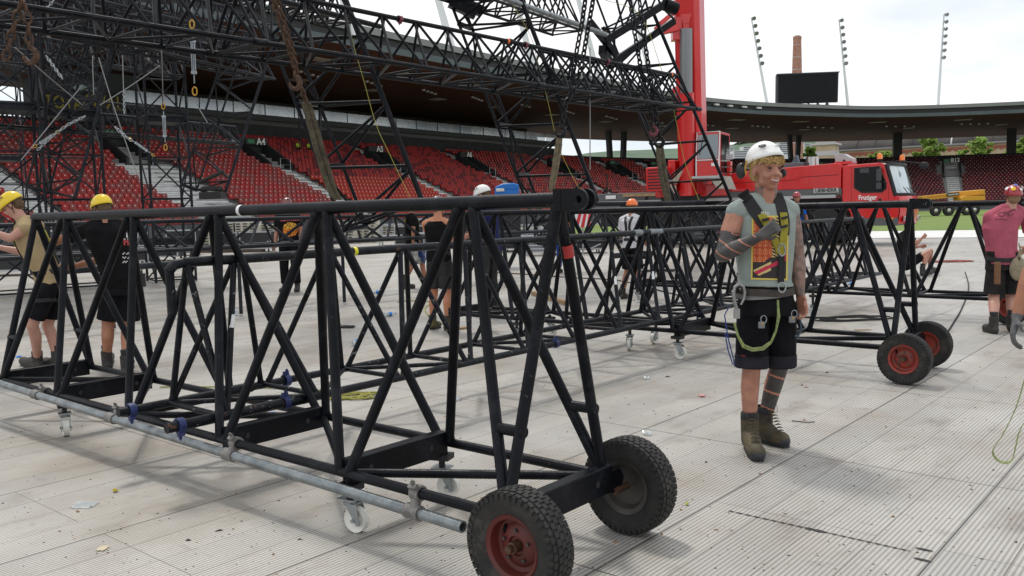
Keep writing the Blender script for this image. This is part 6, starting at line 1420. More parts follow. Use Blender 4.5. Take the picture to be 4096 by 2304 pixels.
text('PETZL', .020, U_(3062, 853, Ym-.22), (1, 0, -.15), (-.1, -1, 0), TAPE, T1, 'lettering', depth=.0005); c = hp(.02, -.012, .05)+(HFx*.118+HUx*.055)*q; text('PETZL', .017, hp(.012, .085, .128), HSx*-1 if (HSx.x < 0) else HSx, (HFx*.6+HUx*.8), BLACK, T1, 'lettering', depth=.0005)
rel(T1)
# ------------------------------------------------------------------ the other workers
def wj(Y, **kw): return {k: at(v[0], v[1], Y+(v[2] if len(v) > 2 else 0)) for k, v in kw.items()}
CG = 'crew members working around the trusses'
# far left, leaning on the truss
Y = 9.0
w = wj(Y, pelvis=(205, 1135), waist=(180, 1070), chest=(130, 970), neck=(92, 880), head=(52, 826), shl=(100, 915, -.18), shr=(150, 905, .18), ell=(40, 955, -.25), wrl=(-30, 925, -.3), elr=(95, 1010, .3), wrr=(0, 990, .25), hipl=(190, 1150, -.1), hipr=(225, 1150, .1), knl=(128, 1300, -.1), knr=(190, 1300, .1))
w['anl'] = gz(150, 1440, .10); w['anr'] = gz(228, 1440, .10); w['toel'] = gz(95, 1450, .03); w['toer'] = gz(185, 1452, .03)
T, P, tr, X = person('worker in yellow helmet and tan vest leaning over the truss at the left edge', gz(170, 1458), R(190), 1.80, shirt=cloth('tan_vest', (.33, .25, .14), .12), shirt_len=-.03, sleeve=-1, shorts=BLKS, leg_len=.8, flare=1.15, helmet=(HY, 'round'), hair=BRN, skin=SKINP, world=w, head_pitch=R(35), harness=(HARN, HARY), vox=.012)
rel(T)
# black tee, seen from behind, reaching left
Y = 9.0
w = wj(Y, pelvis=(488, 1145), waist=(472, 1078), chest=(440, 975), neck=(418, 885), head=(408, 838), shl=(352, 918, -.05), shr=(500, 915, .1), ell=(228, 965, .1), wrl=(128, 985, .3), elr=(400, 1040, .38), wrr=(285, 1068, .35), hdl=(95, 985, .3), hdr=(262, 1070, .35), hipl=(452, 1155), hipr=(522, 1155, .05), knl=(432, 1300), knr=(510, 1300, .05))
w['anl'] = gz(428, 1442, .10); w['anr'] = gz(505, 1462, .10); w['toel'] = gz(440, 1430, .03); w['toer'] = gz(520, 1452, .03)
T, P, tr, X = person('worker in yellow helmet and black tee, back to us, reaching left over the truss', gz(470, 1478), R(118), 1.82, shirt=BLK, shirt_len=-.03, sleeve=.6, shorts=BLKS, leg_len=.86, flare=1.25, helmet=(HY, 'round'), hair=BRN, skin=SKINT, world=w, head_yaw=R(25), head_pitch=R(15), bulk=1.08, vox=.012)
WHT = mat('print_white', (.6, .6, .6), .8); src = CP
a = at(480, 985, Y-.2); decal(tr, CP, a, at(545, 985, Y-.2)-a, at(480, 915, Y-.2)-a, 18, 18, [WHT, REDT], lambda u, v: (1 if v < .38 else 0) if (abs(math.hypot(u-.5, (v-.62)*1.2)-.42) < .06 or (v < .42 and v > .08 and int(u*9) % 2 == 0) or (.5 < v < .8 and int(u*8) % 2)) else None, T, 'back_print')
a = at(490, 1060, Y-.2); decal(tr, CP, a, at(530, 1060, Y-.2)-a, at(490, 1010, Y-.2)-a, 8, 12, [WHT], lambda u, v: 0 if (int(u*8*3)+int(v*12)*2) % 5 < 2 and int(v*6) % 2 else None, T, 'back_print')
mb = MB(); c = at(570, 1120, Y); mb.box(c, (.055, .04, .14)); mb.tube([c+ZD*.07, c+ZD*.15], .008, 6); mb.build('radio', BLACK, T, bevel=.006); mb = MB(); mb.tube([c+ZD*.06, c+Vector((-.06, 0, .2)), c+Vector((-.12, 0, .4))], .004, 5); mb.build('radio_cord', BLACK, T)
mb = MB(); c = X['hp'](0, .10, .10); mb.box(c, (.04, .05, .03)); mb.build('head_torch', BLACK, T); rel(T)
# band tee
T, P, tr, X = person('man in black tee with orange print and maroon helmet standing behind the low truss', gz(1165, 1166), R(-92), 1.90, shirt=BLK, shirt_len=-.08, sleeve=.65, shorts=BLKS, leg_len=1.85, helmet=(HMR, 'round'), hair=BRN, bulk=1.12, vox=.014)
YP_ = P['chest'].y-.1; a = at(1129, 945, YP_); OP = [mat('print_orange2', (.70, .22, .02), .85), mat('print_amber', (.75, .42, .05), .85), mat('print_dark', (.10, .02, .01), .85)]
rq = random.Random(5); nzz = [[rq.random() for _ in range(20)] for _ in range(20)]
decal(tr, CP, a, at(1194, 945, YP_)-a, at(1129, 890, YP_)-a, 20, 18, OP, lambda u, v: (2 if nzz[int(u*19)][int(v*19)] > .72 else (1 if v > .55 else 0)) if math.hypot(u-.5, (v-.5)*.9) < .48 else None, T)
text('IRON MAIDEN', .065, at(1162, 879, YP_-.09), (1, 0, .02), (0, -1, 0), mat('print_red_white', (.6, .12, .12), .8), T, 'lettering', bold=.004, sx=.95); rel(T)
# camo shorts
CAMO = mat('camo_cloth', (.50, .50, .48), .9, 0, col2=(.06, .065, .06), nscale=9)
J = dict(knl=(.10, .22, .52), anl=(.11, .30, .12), toel=(.12, .46, .035), knr=(-.10, -.02, .50), anr=(-.10, -.20, .14), toer=(-.11, -.04, .035), wrl=(.28, .16, .95), wrr=(-.28, -.05, .93))
T, P, tr, X = person('worker in black tee and pale camouflage shorts walking right behind the trusses', gz(1655, 1152), R(20), 1.80, J=J, shirt=BLK, shirt_len=-.08, sleeve=.6, shorts=CAMO, leg_len=1.0, flare=1.2, helmet=(HK, 'round'), hair=BRN, skin=SKINT, harness=(HARN, HARY), vox=.014)
mb = MB()
for i in range(5): c = P['hipl']+Vector((.12+.03*i, -.05, 0)); mb.tube([c, c+Vector((.02, 0, -.25-.05*i)), c+Vector((.07, 0, -.3)), c+Vector((.06, 0, -.03))], .012, 5)
mb.build('rope_bunch', ROPEBL, T); rel(T)
# black tank top, back to us
J = dict(shl=(.195, -.01, 1.43), shr=(-.195, -.01, 1.43), elr=(-.27, .0, 1.16), wrr=(-.27, .06, .90), ell=(.20, .12, 1.18), wrl=(.10, .28, 1.38))
T, P, tr, X = person('tanned man in black tank top and shorts seen from behind, dark helmet with red sticker', gz(1765, 1318), R(62), 1.74, J=J, shirt=BLK, shirt_len=-.04, tank=True, shorts=cloth('dark_grey_shorts', (.035, .034, .034), .3), leg_len=.85, flare=1.2, helmet=(HK, 'round'), hair=mat('cropped_hair', (.22, .14, .08), .8), skin=mat('skin_bronze', (.47, .19, .10), .45, noise=.06), head_yaw=R(-20), vox=.011, boots=mat('trainer_black_yellow', (.03, .03, .03), .7, 0, col2=(.12, .10, .02), nscale=12), socks=False)
c = X['hp'](0, -.138, .105); mb = MB(); mb.box(c, (.07, .012, .05), (X['HS'], X['HF'], X['HU'])); mb.build('helmet_sticker', REDT, T); rel(T)
# navy shirt, white helmet
J = dict(head=(0, .08, 1.62), wrl=(.22, .30, 1.05), ell=(.25, .1, 1.15), wrr=(-.2, .32, 1.1), elr=(-.26, .08, 1.16), pelvis=(0, -.05, .97))
T, P, tr, X = person('man in navy tee, dark trousers and white helmet behind the coupled low truss', gz(1965, 1262), R(160), 1.95, J=J, shirt=cloth('navy_cloth', (.018, .022, .085), .2), shirt_len=-.1, sleeve=.6, shorts=cloth('charcoal_trousers', (.035, .036, .036), .3), leg_len=1.85, helmet=(HWt, 'round'), hair=BRN, head_pitch=R(20), vox=.012, harness=None); rel(T)
# blue trousers
T, P, tr, X = person('man in bright blue work trousers half hidden behind the end of the nearest truss', gz(2255, 1092), R(60), 1.76, shirt=BLK, sleeve=.6, shorts=cloth('work_blue', (.015, .07, .36), .2), leg_len=1.88, hair=BRN, vox=.015); rel(T)
# orange helmet
J = dict(knl=(.12, .04, .5), anl=(.17, -.05, .10), toel=(.2, .1, .035), anr=(-.15, .05, .1), toer=(-.18, .2, .035), elr=(-.25, -.06, 1.15), wrr=(-.25, .1, .97), ell=(.25, .05, 1.15), wrl=(.2, .25, 1.0))
T, P, tr, X = person('worker in white tee, black harness and orange helmet seen from behind', gz(2530, 1196), R(52), 1.68, J=J, shirt=cloth('white_cloth', (.62, .62, .66), .05), shirt_len=-.04, sleeve=.62, shorts=BLKS, leg_len=.9, flare=1.2, helmet=(HO_, 'round'), hair=BRN, skin=SKINT, harness=(HARN, HARN), vox=.012)
mb = MB(); c = P['neck']-X['F']*.13-ZD*.06; mb.tube([c+X['S']*.02*math.cos(a)*1.3+ZD*.03*math.sin(a) for a in np.linspace(0, 2*math.pi, 12)[:-1]], .005, 6, closed=True); mb.build('dorsal_ring', ZINC, T); rel(T)
# blue tee, red helmet
T, P, tr, X = person('man in blue tee and red helmet standing just behind the smiling man', gz(3185, 1066), R(-100), 1.82, shirt=cloth('royal_blue', (.01, .10, .50), .15), shirt_len=-.06, sleeve=.6, shorts=BLKS, leg_len=.9, helmet=(HR_, 'round'), hair=BRN, skin=SKINT, vox=.015); rel(T)
# crouching worker
Y = 18.4
w = wj(Y, pelvis=(3622, 1060), waist=(3618, 1025), chest=(3618, 975), neck=(3628, 930), head=(3638, 902), shl=(3600, 945, .15), shr=(3640, 948, -.15), elr=(3665, 975, -.25), wrr=(3688, 952, -.25), ell=(3650, 990, .3), wrl=(3680, 985, .3), hipl=(3620, 1062, .1), hipr=(3625, 1062, -.1), knl=(3722, 1005, .1), knr=(3715, 1010, -.15))
w['anr'] = gz(3690, 1084, .10); w['anl'] = gz(3722, 1074, .10); w['toer'] = gz(3722, 1090, .03); w['toel'] = gz(3752, 1080, .03)
T, P, tr, X = person('worker in black crouching behind the end of the truss, hand on a brace', (w['pelvis'].x, w['pelvis'].y), R(-5), 1.78, world=w, shirt=BLK, sleeve=.6, shorts=BLKS, leg_len=.7, helmet=(HR_, 'round'), hair=BRN, hands='fist', vox=.013); rel(T)
# man in pink
Y = 10.3
w = wj(Y, pelvis=(4010, 1050), waist=(4005, 990), chest=(4000, 915), neck=(4040, 828), head=(4052, 790, -.02), shl=(3960, 868, .0), shr=(4105, 868, .08), ell=(3950, 945, .18), wrl=(4010, 985, .38), elr=(4125, 960, .18), wrr=(4100, 995, .4), hipl=(3985, 1060), hipr=(4048, 1060, .03), knl=(3975, 1185), knr=(4045, 1185, .03))
w['anl'] = gz(3975, 1300, .10); w['anr'] = gz(4045, 1292, .10); w['toel'] = gz(3945, 1316, .03); w['toer'] = gz(4062, 1282, .03)
PINK = cloth('pink_tee', (.38, .09, .13), .12, .4)
T, P, tr, X = person('man in faded pink tee and dark shorts seen from behind at the right edge', gz(4005, 1318), R(75), 1.74, world=w, shirt=PINK, shirt_len=-.02, sleeve=.62, shorts=cloth('worn_black_shorts', (.022, .020, .020), .35), leg_len=.92, flare=1.25, helmet=(HR_, 'round'), hair=mat('cropped_hair', (.2, .12, .08), .8), skin=SKINP, bulk=1.1, vox=.009, head_pitch=R(-5))
DRG = mat('print_maroon', (.16, .03, .05), .85); a = at(3978, 885, Y-.2)
def drg(u, v):
    x, y = u-.32, v-.5; r_ = math.hypot(x*1.3, y*1.1); an = math.atan2(y, x)
    if abs(r_-(.12+.10*((an+math.pi)/(2*math.pi)))) < .05 and x < .25: return 0
    if .42 < u < .95 and abs(v-(.72+.12*math.sin(u*9))) < .09: return 0
    if .55 < u < .68 and .35 < v < .72: return 0
    if .70 < u < .86 and abs(v-.45-.1*math.sin(u*40)) < .06: return 0
    if v < .2 and abs(v-.10-.05*math.sin(u*8)) < .035 and u < .6: return 0
decal(tr, CP, a, at(4068, 880, Y-.2)-a, at(3978, 835, Y-.2)-a, 34, 24, [DRG], drg, T, 'back_print')
S_, F_ = X['S'], X['F']
mb = MB(); c = at(3990, 1072, Y-.2); mb.box(c-ZD*.06, (.07, .03, .26)); mb.build('leather_holster', mat('tan_leather', (.16, .07, .025), .6, noise=.2, nscale=20), T, bevel=.01)
strap(tr, [at(3945, 1032, Y-.2), at(3985, 1040, Y-.2), at(4030, 1042, Y-.2), at(4080, 1035, Y-.2)], .05, HARN, T, 'belt', CP, off=.012)
mb = MB(); c = at(4072, 1075, Y-.15); mb.ball(c, (.10, .06, .14), 14, 10); mb.tube([c+ZD*.12, c+ZD*.2+Vector((.03, 0, .0)), c+ZD*.3], [.03, .012, .006], 8); mb.build('canvas_pouch', mat('canvas', (.26, .22, .15), .9, noise=.2, nscale=20, bump=.4), T)
mb = MB()
for (s, f, z, r_, M_) in ((.03, -.12, .11, .026, 0), (-.05, -.11, .10, .02, 1), (.0, -.08, .15, .022, 2), (-.08, -.04, .12, .02, 1), (.08, -.05, .11, .022, 1)):
    c = X['hp'](s, f, z); n_ = (c-X['hp'](0, -.01, .04)).normalized(); mb.use([mat('sticker_yellow', (.8, .5, .02), .4), mat('sticker_white', (.7, .68, .66), .4), mat('sticker_blue', (.10, .12, .4), .4)][M_]); o1 = n_.orthogonal().normalized(); mb.ball(c+n_*.008, (r_, r_, .004), 10, 5, (o1, n_.cross(o1), n_))
mb.build('helmet_stickers', None, T); rel(T)
# gloved arm at the right edge
Y = 4.3
w = wj(Y, wrr=(4068, 1268), elr=(4125, 1085, .02), hdr=(4050, 1345, -.02))
b = Vector((w['elr'].x+.34, Y, 0))
J = {}
w['pnr'] = Vector((.5, -.3, -.2)); w['shr'] = Vector((w['elr'].x+.14, Y+.02, 1.42))
GLV = mat('grey_glove', (.10, .10, .105), .85, 0, noise=.25, nscale=40, bump=.3)
wr = w['wrr']; el = w['elr']
T, P, tr, X = person('person at the right edge of whom only a bare forearm and grey glove show', (b.x, b.y), R(-100), 1.78, world=w, shirt=BLK, sleeve=.5, shorts=BLKS, leg_len=.9, helmet=(HWt, 'round'), hair=BRN, skins=[SKINT, GLV], skinf=lambda p: 1 if (p-wr).dot((wr-el).normalized()) > -.015 and (p-wr).length < .25 else 0, vox=.0075); rel(T)
t = thing('webbing_strap', 'green webbing strap hanging in a loop at the right edge', 'strap', at(4096, 1500, 4.2))
def ribbon(mb, pts, w_, side, th=.002):
    V = []; F = []; P = [Vector(p) for p in pts]; Q = []
    for i in range(len(P)-1):
        a = P[max(i-1, 0)]; b = P[i]; c = P[i+1]; d = P[min(i+2, len(P)-1)]
        for k in range(5): u = k/5; Q.append(.5*((2*b)+(c-a)*u+(2*a-5*b+4*c-d)*u*u+(3*b-a-3*c+d)*u**3))
    Q.append(P[-1])
    for i, p in enumerate(Q):
        tg = (Q[min(i+1, len(Q)-1)]-Q[max(i-1, 0)]).normalized(); s = (Vector(side)-tg*Vector(side).dot(tg)).normalized(); n_ = tg.cross(s); V += [p-s*w_/2-n_*th, p+s*w_/2-n_*th, p+s*w_/2+n_*th, p-s*w_/2+n_*th]
    for i in range(len(Q)-1):
        for k in range(4): F.append((i*4+k, i*4+(k+1) % 4, i*4+4+(k+1) % 4, i*4+4+k))
    mb.add(V, F)
mb = MB(); ribbon(mb, [at(x, y, 4.2+dy) for x, y, dy in ((4120, 1440, 0), (4092, 1540, 0), (4060, 1640, -.02), (4010, 1740, -.03), (3972, 1800, -.03), (3985, 1835, -.03), (4018, 1850, -.03), (4048, 1838, -.02), (4062, 1790, 0), (4080, 1720, .02), (4120, 1660, .03))], .026, (.6, .8, 0)); mb.build('webbing', LAN, t); rel(t)
# seated people in the stand
def proj(p):
    p = p-CP; return 2048+3500*p.dot(_r)/p.dot(_f), 1152-3500*p.dot(_u)/p.dot(_f)
def seated(px, py, label, shirt, face_out=True):
    best = min(seatlist, key=lambda e: (proj(e[0]+ZD*.6)[0]-px)**2+(proj(e[0]+ZD*.6)[1]-py)**2)
    p, d, nn = best[:3]; z = p.z; W_ = lambda s, f, h: p+d*s-nn*f+ZD*h
    w = dict(pelvis=W_(0, -.02, .55), waist=W_(0, -.03, .68), chest=W_(0, 0, .88), neck=W_(0, .03, 1.06), head=W_(0, .07, 1.22))
    for sg, n in ((-1, 'r'), (1, 'l')): w.update({'sh'+n: W_(sg*.18, .02, 1.0), 'el'+n: W_(sg*.24, .12, .76), 'wr'+n: W_(sg*.14, .34, .66), 'hip'+n: W_(sg*.09, .03, .52), 'kn'+n: W_(sg*.12, .42, .52), 'an'+n: W_(sg*.12, .45, .10), 'toe'+n: W_(sg*.13, .60, .03)})
    b = at(0, 0, 1); T, P, tr, X = person(label, (p.x, p.y), math.atan2(-nn.y, -nn.x), 1.75, world=w, shirt=shirt, sleeve=.9, shorts=BLKS, leg_len=1.8, hair=BRN, vox=.02, socks=False)
    for c in list(T.children):
        if c.name.startswith(('boot', 'sole')): c.location.z += z
    rel(T)
HV_ = mat('hi_vis', (.55, .75, .05), .7)
seated(1196, 586, 'person in yellow and dark jacket sitting highest beside the steps under sign A4', HV_)
seated(1228, 592, 'person in hi-vis jacket sitting right of the other by the A4 steps', HV_)
seated(2420, 765, 'person in dark clothes sitting alone low on the steps right of centre', BLK)
bpy.data.scenes.remove(_tmp)
# ------------------------------------------------------------------ stacked kit at the foot of the stand
CREAM = mat('cream_plastic', (.52, .50, .42), .6, noise=.1); ALU = mat('aluminium_frame', (.40, .42, .44), .4, .6); CASE = mat('flight_case_black', (.015, .015, .017), .5); BLUEB = mat('blue_plastic', (.01, .16, .55), .35)
def g_at(px, py): return gz(px, py, 0)
def pallets(px, Yd, n, label, w=1.2, cols=1):
    b = at(px, 900, Yd); b.z = 0; t = thing('pallet_stack', label, 'pallets', b, 'cream pallet stacks below the grandstand')
    for k in range(n):
        mb = MB(); z = .14*k
        mb.box(b+ZD*(z+.115), (w, 1.0, .03)); mb.box(b+ZD*(z+.015), (w, 1.0, .02))
        for sx in (-.45, -.15, .15, .45): mb.box(b+Vector((sx*w, 0, z+.065)), (.12, .95, .08))
        mb.build('pallet', CREAM, t, smooth=False)
    rel(t)
for i, (px, Yd, n) in enumerate(((805, 46, 6), (905, 48, 9), (990, 48, 9), (1065, 49, 8), (1380, 47, 9), (1470, 48, 9), (1545, 50, 7))): pallets(px, Yd, n, ['low cream pallet stack left of the others behind the long horizontal truss', 'tall cream pallet stack behind the black framed cases, left one', 'cream pallet stack just left of the man with the orange print', 'cream pallet stack hidden behind the man with the orange print', 'cream pallet stack left of the camouflage shorts worker', 'cream pallet stack straight behind the camouflage shorts worker', 'shorter cream pallet stack right of the camouflage shorts worker'][i], 1.25)
def case(px, Yd, w, h_, d, label, frame=False, M=CASE, zb=.16, grp='black flight cases and framed decks on the floor'):
    b = at(px, 900, Yd); b.z = 0; t = thing('flight_case', label, 'case', b, grp)
    mb = MB(); mb.box(b+ZD*(zb+h_/2), (w, d, h_)); mb.build('case_body', M, t, smooth=False, bevel=.015)
    mb = MB()
    for sx in (-1, 1):
        for sy in (-1, 1):
            mb.box(b+Vector((sx*w/2, sy*d/2, zb+h_/2)), (.05, .05, h_+.04))
    for sy in (-1, 1):
        for z in (zb, zb+h_): mb.box(b+Vector((0, sy*(d/2+.003), z)), (w+.05, .045, .05))
    if frame: 
        for sx in (-.25, .25): mb.beam(b+Vector((sx*w, -d/2-.02, zb)), b+Vector((sx*w*1.7, -d/2-.02, zb+h_*.45)), .05, .05)
    mb.build('corner_trim', ALU, t, smooth=False)
    for sx in (-.4, .4):
        for sy in (-.4, .4): mb = MB(); c = b+Vector((sx*w, sy*d, .07)); mb.lathe(c-Vector((.02, 0, 0)), (1, 0, 0), [(0, 0), (.07, 0), (.07, .04), (0, .04)], 12); mb.box(c+ZD*.06, (.05, .06, .08)); mb.build('castor', BLACK, t)
    rel(t)
case(905, 39.5, 1.15, .7, .9, 'black panel in an aluminium frame, left of the pair by the white bucket', True)
case(1030, 39, 1.35, .72, .9, 'black panel in an aluminium frame, right of the pair by the white bucket', True)
case(640, 33, 1.5, .42, .8, 'long low black beam case with yellow rope coil on it')
case(570, 30, .42, .42, .5, 'small wheeled black case left of the long low black case')
case(735, 37, 1.2, .9, .8, 'black case stack left of the pale pallets')
case(30, 26, 1.6, .6, .9, 'black case at the far left behind the leaning worker')
case(330, 30, 2.2, .5, .9, 'wide low black case behind the worker in the black tee')
case(480, 36, 1.8, .85, .9, 'tall black case between the tower and the pallets')
case(1270, 42, 1.5, .8, .9, 'black case between the orange print man and the pallets')
case(1640, 40, 1.3, .8, .9, 'dark case behind the camouflage shorts worker to his right')
case(1880, 38, 1.6, .7, .9, 'dark case just left of the white-helmeted man in navy')
case(2110, 34, 2.0, .5, 1.0, 'grey-black deck stack left of the crane rear', True)
case(2290, 31, 2.2, .38, 1.0, 'low dark deck stack under the crane rear', True)
def rack(px, Yd, w, h_, label):
    b = at(px, 900, Yd); b.z = 0; t = thing('steel_rack', label, 'rack', b, 'grey steel racks of stage parts')
    mb = MB()
    for sx in (-.5, .5):
        for sy in (-.4, .4): mb.box(b+Vector((sx*w, sy, h_/2)), (.06, .06, h_))
    for z in (.15, h_*.5, h_):
        for sy in (-.4, .4): mb.box(b+Vector((0, sy, z)), (w, .05, .06))
    mb.build('rack_frame', ALU, t, smooth=False)
    for z in (.22, h_*.5+.08):
        for j in range(4): mb = MB(); mb.tube([b+Vector((-w*.48, -.3+.2*j, z)), b+Vector((w*.48, -.3+.2*j, z))], .05, 6); mb.build('stored_tube', STEELF if j % 2 else ALU, t)
    rel(t)
for i, (px, Yd, w, h_) in enumerate(((1590, 36, 1.4, 1.1), (1700, 35, 1.2, 1.3), (2060, 33, 1.8, 1.0), (2200, 30, 1.6, .9), (230, 34, 2.0, 1.2))): rack(px, Yd, w, h_, ['grey rack behind the camouflage shorts worker', 'grey rack left of the man in the black tank top', 'grey rack right of the man in navy', 'grey rack by the man in blue trousers', 'grey rack behind the far left workers'][i])
t = thing('bucket', 'white plastic bucket standing beside the framed black panels', 'bucket', g_at(965, 992)); c = g_at(965, 992); mb = MB(); mb.lathe(c, ZD, [(0, 0), (.12, 0), (.15, .30), (.16, .30), (.145, .02), (0, .02)], 18); mb.build('pail', WHITEP, t); mb = MB(); mb.lathe(c+ZD*.12, ZD, [(.136, 0), (.147, .09)], 18); mb.build('blue_label', BLUEB, t); rel(t)
c = at(2028, 775, 24); t = thing('blue_cool_box', 'bright blue plastic box with white handle showing above the nearest top chord', 'box', c)
mb = MB(); mb.box(c-ZD*.05, (.66, .5, .32)); mb.prism([(-.34, .1), (.32, .1), (.36, .22), (.2, .28), (-.1, .27), (-.30, .2)], c+ZD*.0, (1, 0, 0), ZD, .5); mb.build('box_body', BLUEB, t, bevel=.03); mb = MB(); mb.box(c+Vector((-.18, -.28, .1)), (.22, .04, .08)); mb.build('handle', WHITEP, t, bevel=.01)
mb = MB(); mb.box(c-ZD*.85, (.7, .55, 1.25)); mb.build('stand_case', CASE, t, smooth=False); rel(t)
t = thing('striped_sign', 'red and white striped warning board by the crane rear', 'sign', at(2330, 880, 30)); c = at(2330, 880, 30)
mb = MB(); mb.box(c, (.5, .03, .5)); mb.build('board', TAPE, t, smooth=False)
for k in range(3): mb = MB(); mb.prism([(-.25+.2*k-.02, -.25), (-.15+.2*k, -.25), (-.02+.17*k, .25), (-.12+.17*k, .25)], c-Vector((0, .02, 0)), (1, 0, 0), ZD, .01); mb.build('red_stripe', mat('sign_red', (.55, .02, .03), .5), t, smooth=False)
mb = MB(); mb.tube([c-ZD*.25, Vector((c.x, c.y, 0))], .03, 6); mb.build('post', ALU, t); rel(t)
for px, lb in ((-60, 'leftmost crowd barrier'), (300, 'crowd barrier below the pale steps'), (1200, 'crowd barrier behind the orange print man')):
    pass
# fence line along the foot of the stand
t = thing('barrier_fence', 'long dark mesh barrier running along the foot of the grandstand', 'fence', at(900, 870, 55)); mb = MB()
ts0 = t_at(-200, -1.6); ts1 = t_at(2300, -1.6)
for t_ in np.arange(ts0, ts1, .5): p = edge(t_, -1.9, 0)[0]; mb.tube([p, p+ZD*1.15], .02, 4)
mb.build('pickets', BLACK, t); mb = MB(); strip(mb, -1.9, 1.10, -1.88, 1.16, t0=ts0, t1=ts1); strip(mb, -1.9, .2, -1.88, .26, t0=ts0, t1=ts1); mb.build('rails', BLACK, t); rel(t)
# ------------------------------------------------------------------ ropes, timber and litter on the floor
def coil(label, px, py, r, n, rad, M, seed, ex=1.6, ang=.9):
    c = g_at(px, py); q = random.Random(seed); P = []
    for k in range(n*9):
        a = 2*math.pi*k/9; rr = r*(.6+.5*q.random()); P.append(c+Vector((math.cos(a)*rr*ex+q.uniform(-.3, .3)*r+r*.5*math.sin(k*.13), math.sin(a)*rr+q.uniform(-.2, .2)*r, rad+.006*q.random()+.004*(k//9 % 3))))
    return rope(label, P, rad, M, 'rope_coil', 'rope', sub=4)
coil('black rope lying in loose coils on the floor behind the near red-rimmed wheel', 3400, 1278, .24, 4, .009, ROPEB, 3, 2.0)
coil('yellow-green rope coiled on the floor under the low truss', 1400, 1590, .11, 6, .008, ROPEY, 4, 1.8)
rope('yellow-green rope running from the coil along the floor to the left', [g_at(x, y)+ZD*.01 for x, y in ((1330, 1570), (1200, 1560), (1080, 1556), (900, 1552), (640, 1552))], .007, ROPEY)
coil('small black cable tangle on the floor beyond the low truss', 1375, 1312, .07, 4, .011, ROPEB, 8)
rope('black cable crossing the floor behind the trusses towards the right', [g_at(x, y)+ZD*.012 for x, y in ((1980, 1092), (2120, 1100), (2280, 1112), (2480, 1125), (2700, 1180), (2880, 1215), (3100, 1262), (3300, 1275))], .012, ROPEB)
rope('black cable from the right hand truss wheel along the floor', [g_at(x, y)+ZD*.012 for x, y in ((3860, 1090), (3875, 1150), (3850, 1230), (3810, 1300), (3790, 1330))], .010, ROPEB)
rope('yellow rope loop on the floor behind the man in the tank top', [g_at(x, y)+ZD*.01 for x, y in ((1590, 1210), (1650, 1205), (1720, 1210), (1700, 1240), (1740, 1290), (1790, 1300))], .009, ROPEY)
coil('dark cable heap on the floor beyond the orange-helmeted worker', 2640, 1085, .25, 4, .015, ROPEB, 12)
coil('heap of red and dark straps on the floor beyond the right truss', 3800, 1048, .20, 6, .012, mat('red_strap', (.25, .06, .05), .8, noise=.5, nscale=9), 15, 2.4)
rope('short black cable tie lying on the floor right of the smiling man boots', [gz(x, y, .006) for x, y in ((3168, 1683), (3200, 1686), (3230, 1689), (3258, 1686))], .0035, ROPEB, 'cable_tie', 'cable tie')
def bar(label, a, b, w, h_, M, name='timber_beam', cat='timber'):
    t = thing(name, label, cat, a); mb = MB(); mb.beam(Vector(a)+ZD*h_/2, Vector(b)+ZD*h_/2, w, h_); mb.build('beam', M, t, smooth=False, bevel=.004); rel(t)
bar('pale timber beam lying on the floor behind the nearest truss end', g_at(2135, 1180), g_at(2275, 1222), .10, .07, WOOD)
bar('flat timber offcut by the man in the tank top', g_at(1838, 1318), g_at(1878, 1310), .08, .025, WOOD)
bar('stack of brown timber planks behind the coupled low truss', g_at(700, 1012), g_at(1050, 1008), .5, .12, mat('old_timber', (.10, .07, .05), .9, noise=.3))
bar('timber block under the frames by the crane rear', g_at(2290, 1000), g_at(2370, 1000), .3, .18, WOOD)
bar('small wooden wedge just behind the front wheel', gz(2195, 2135, 0), gz(2238, 2120, 0), .05, .06, mat('old_timber2', (.12, .08, .05), .9))
CLR = mat('clear_plastic', (.60, .66, .68), .12, 0, alpha=.55, spec=.9); CLB = mat('blue_label_film', (.02, .20, .60), .4)
def bottle(label, px, py, ang, blue=True):
    c = g_at(px, py); c.z = .034; t = thing('plastic_bottle', label, 'bottle', c, 'empty plastic bottles on the floor'); d = Vector((math.cos(ang), math.sin(ang), 0))
    mb = MB(); mb.lathe(c-d*.1, d, [(0, 0), (.03, 0), (.033, .02), (.031, .07), (.033, .12), (.028, .15), (.013, .18), (.013, .2), (0, .2)], 14); mb.build('bottle_body', CLR, t)
    mb = MB(); mb.lathe(c-d*.03, d, [(.0335, 0), (.0335, .05)], 14); mb.build('label_band', CLB, t); mb = MB(); mb.lathe(c+d*.1, d, [(.0145, 0), (.0145, .015), (0, .015)], 10); mb.build('cap', CLB, t); rel(t)
for i, (px, py, a, s) in enumerate(((1510, 1175, .3, 'bottle lying beside the camouflage shorts worker'), (945, 1262, 2.0, 'crushed bottle on the floor inside the nearest truss'), (1420, 1380, 1.4, 'bottle with blue label under the top chord of the low truss'), (600, 1057, .2, 'small bottle far back left of the corner joint'), (905, 1050, .1, 'blue bottle just behind the corner joint of the low truss'), (1560, 1265, .8, 'clear bottle left of the man in the tank top'), (3400, 1140, .4, 'blue bottle on the floor behind the right hand wheels'), (2080, 1020, .6, 'blue bottle scrap beyond the man in navy'))): bottle(s, px, py, a)
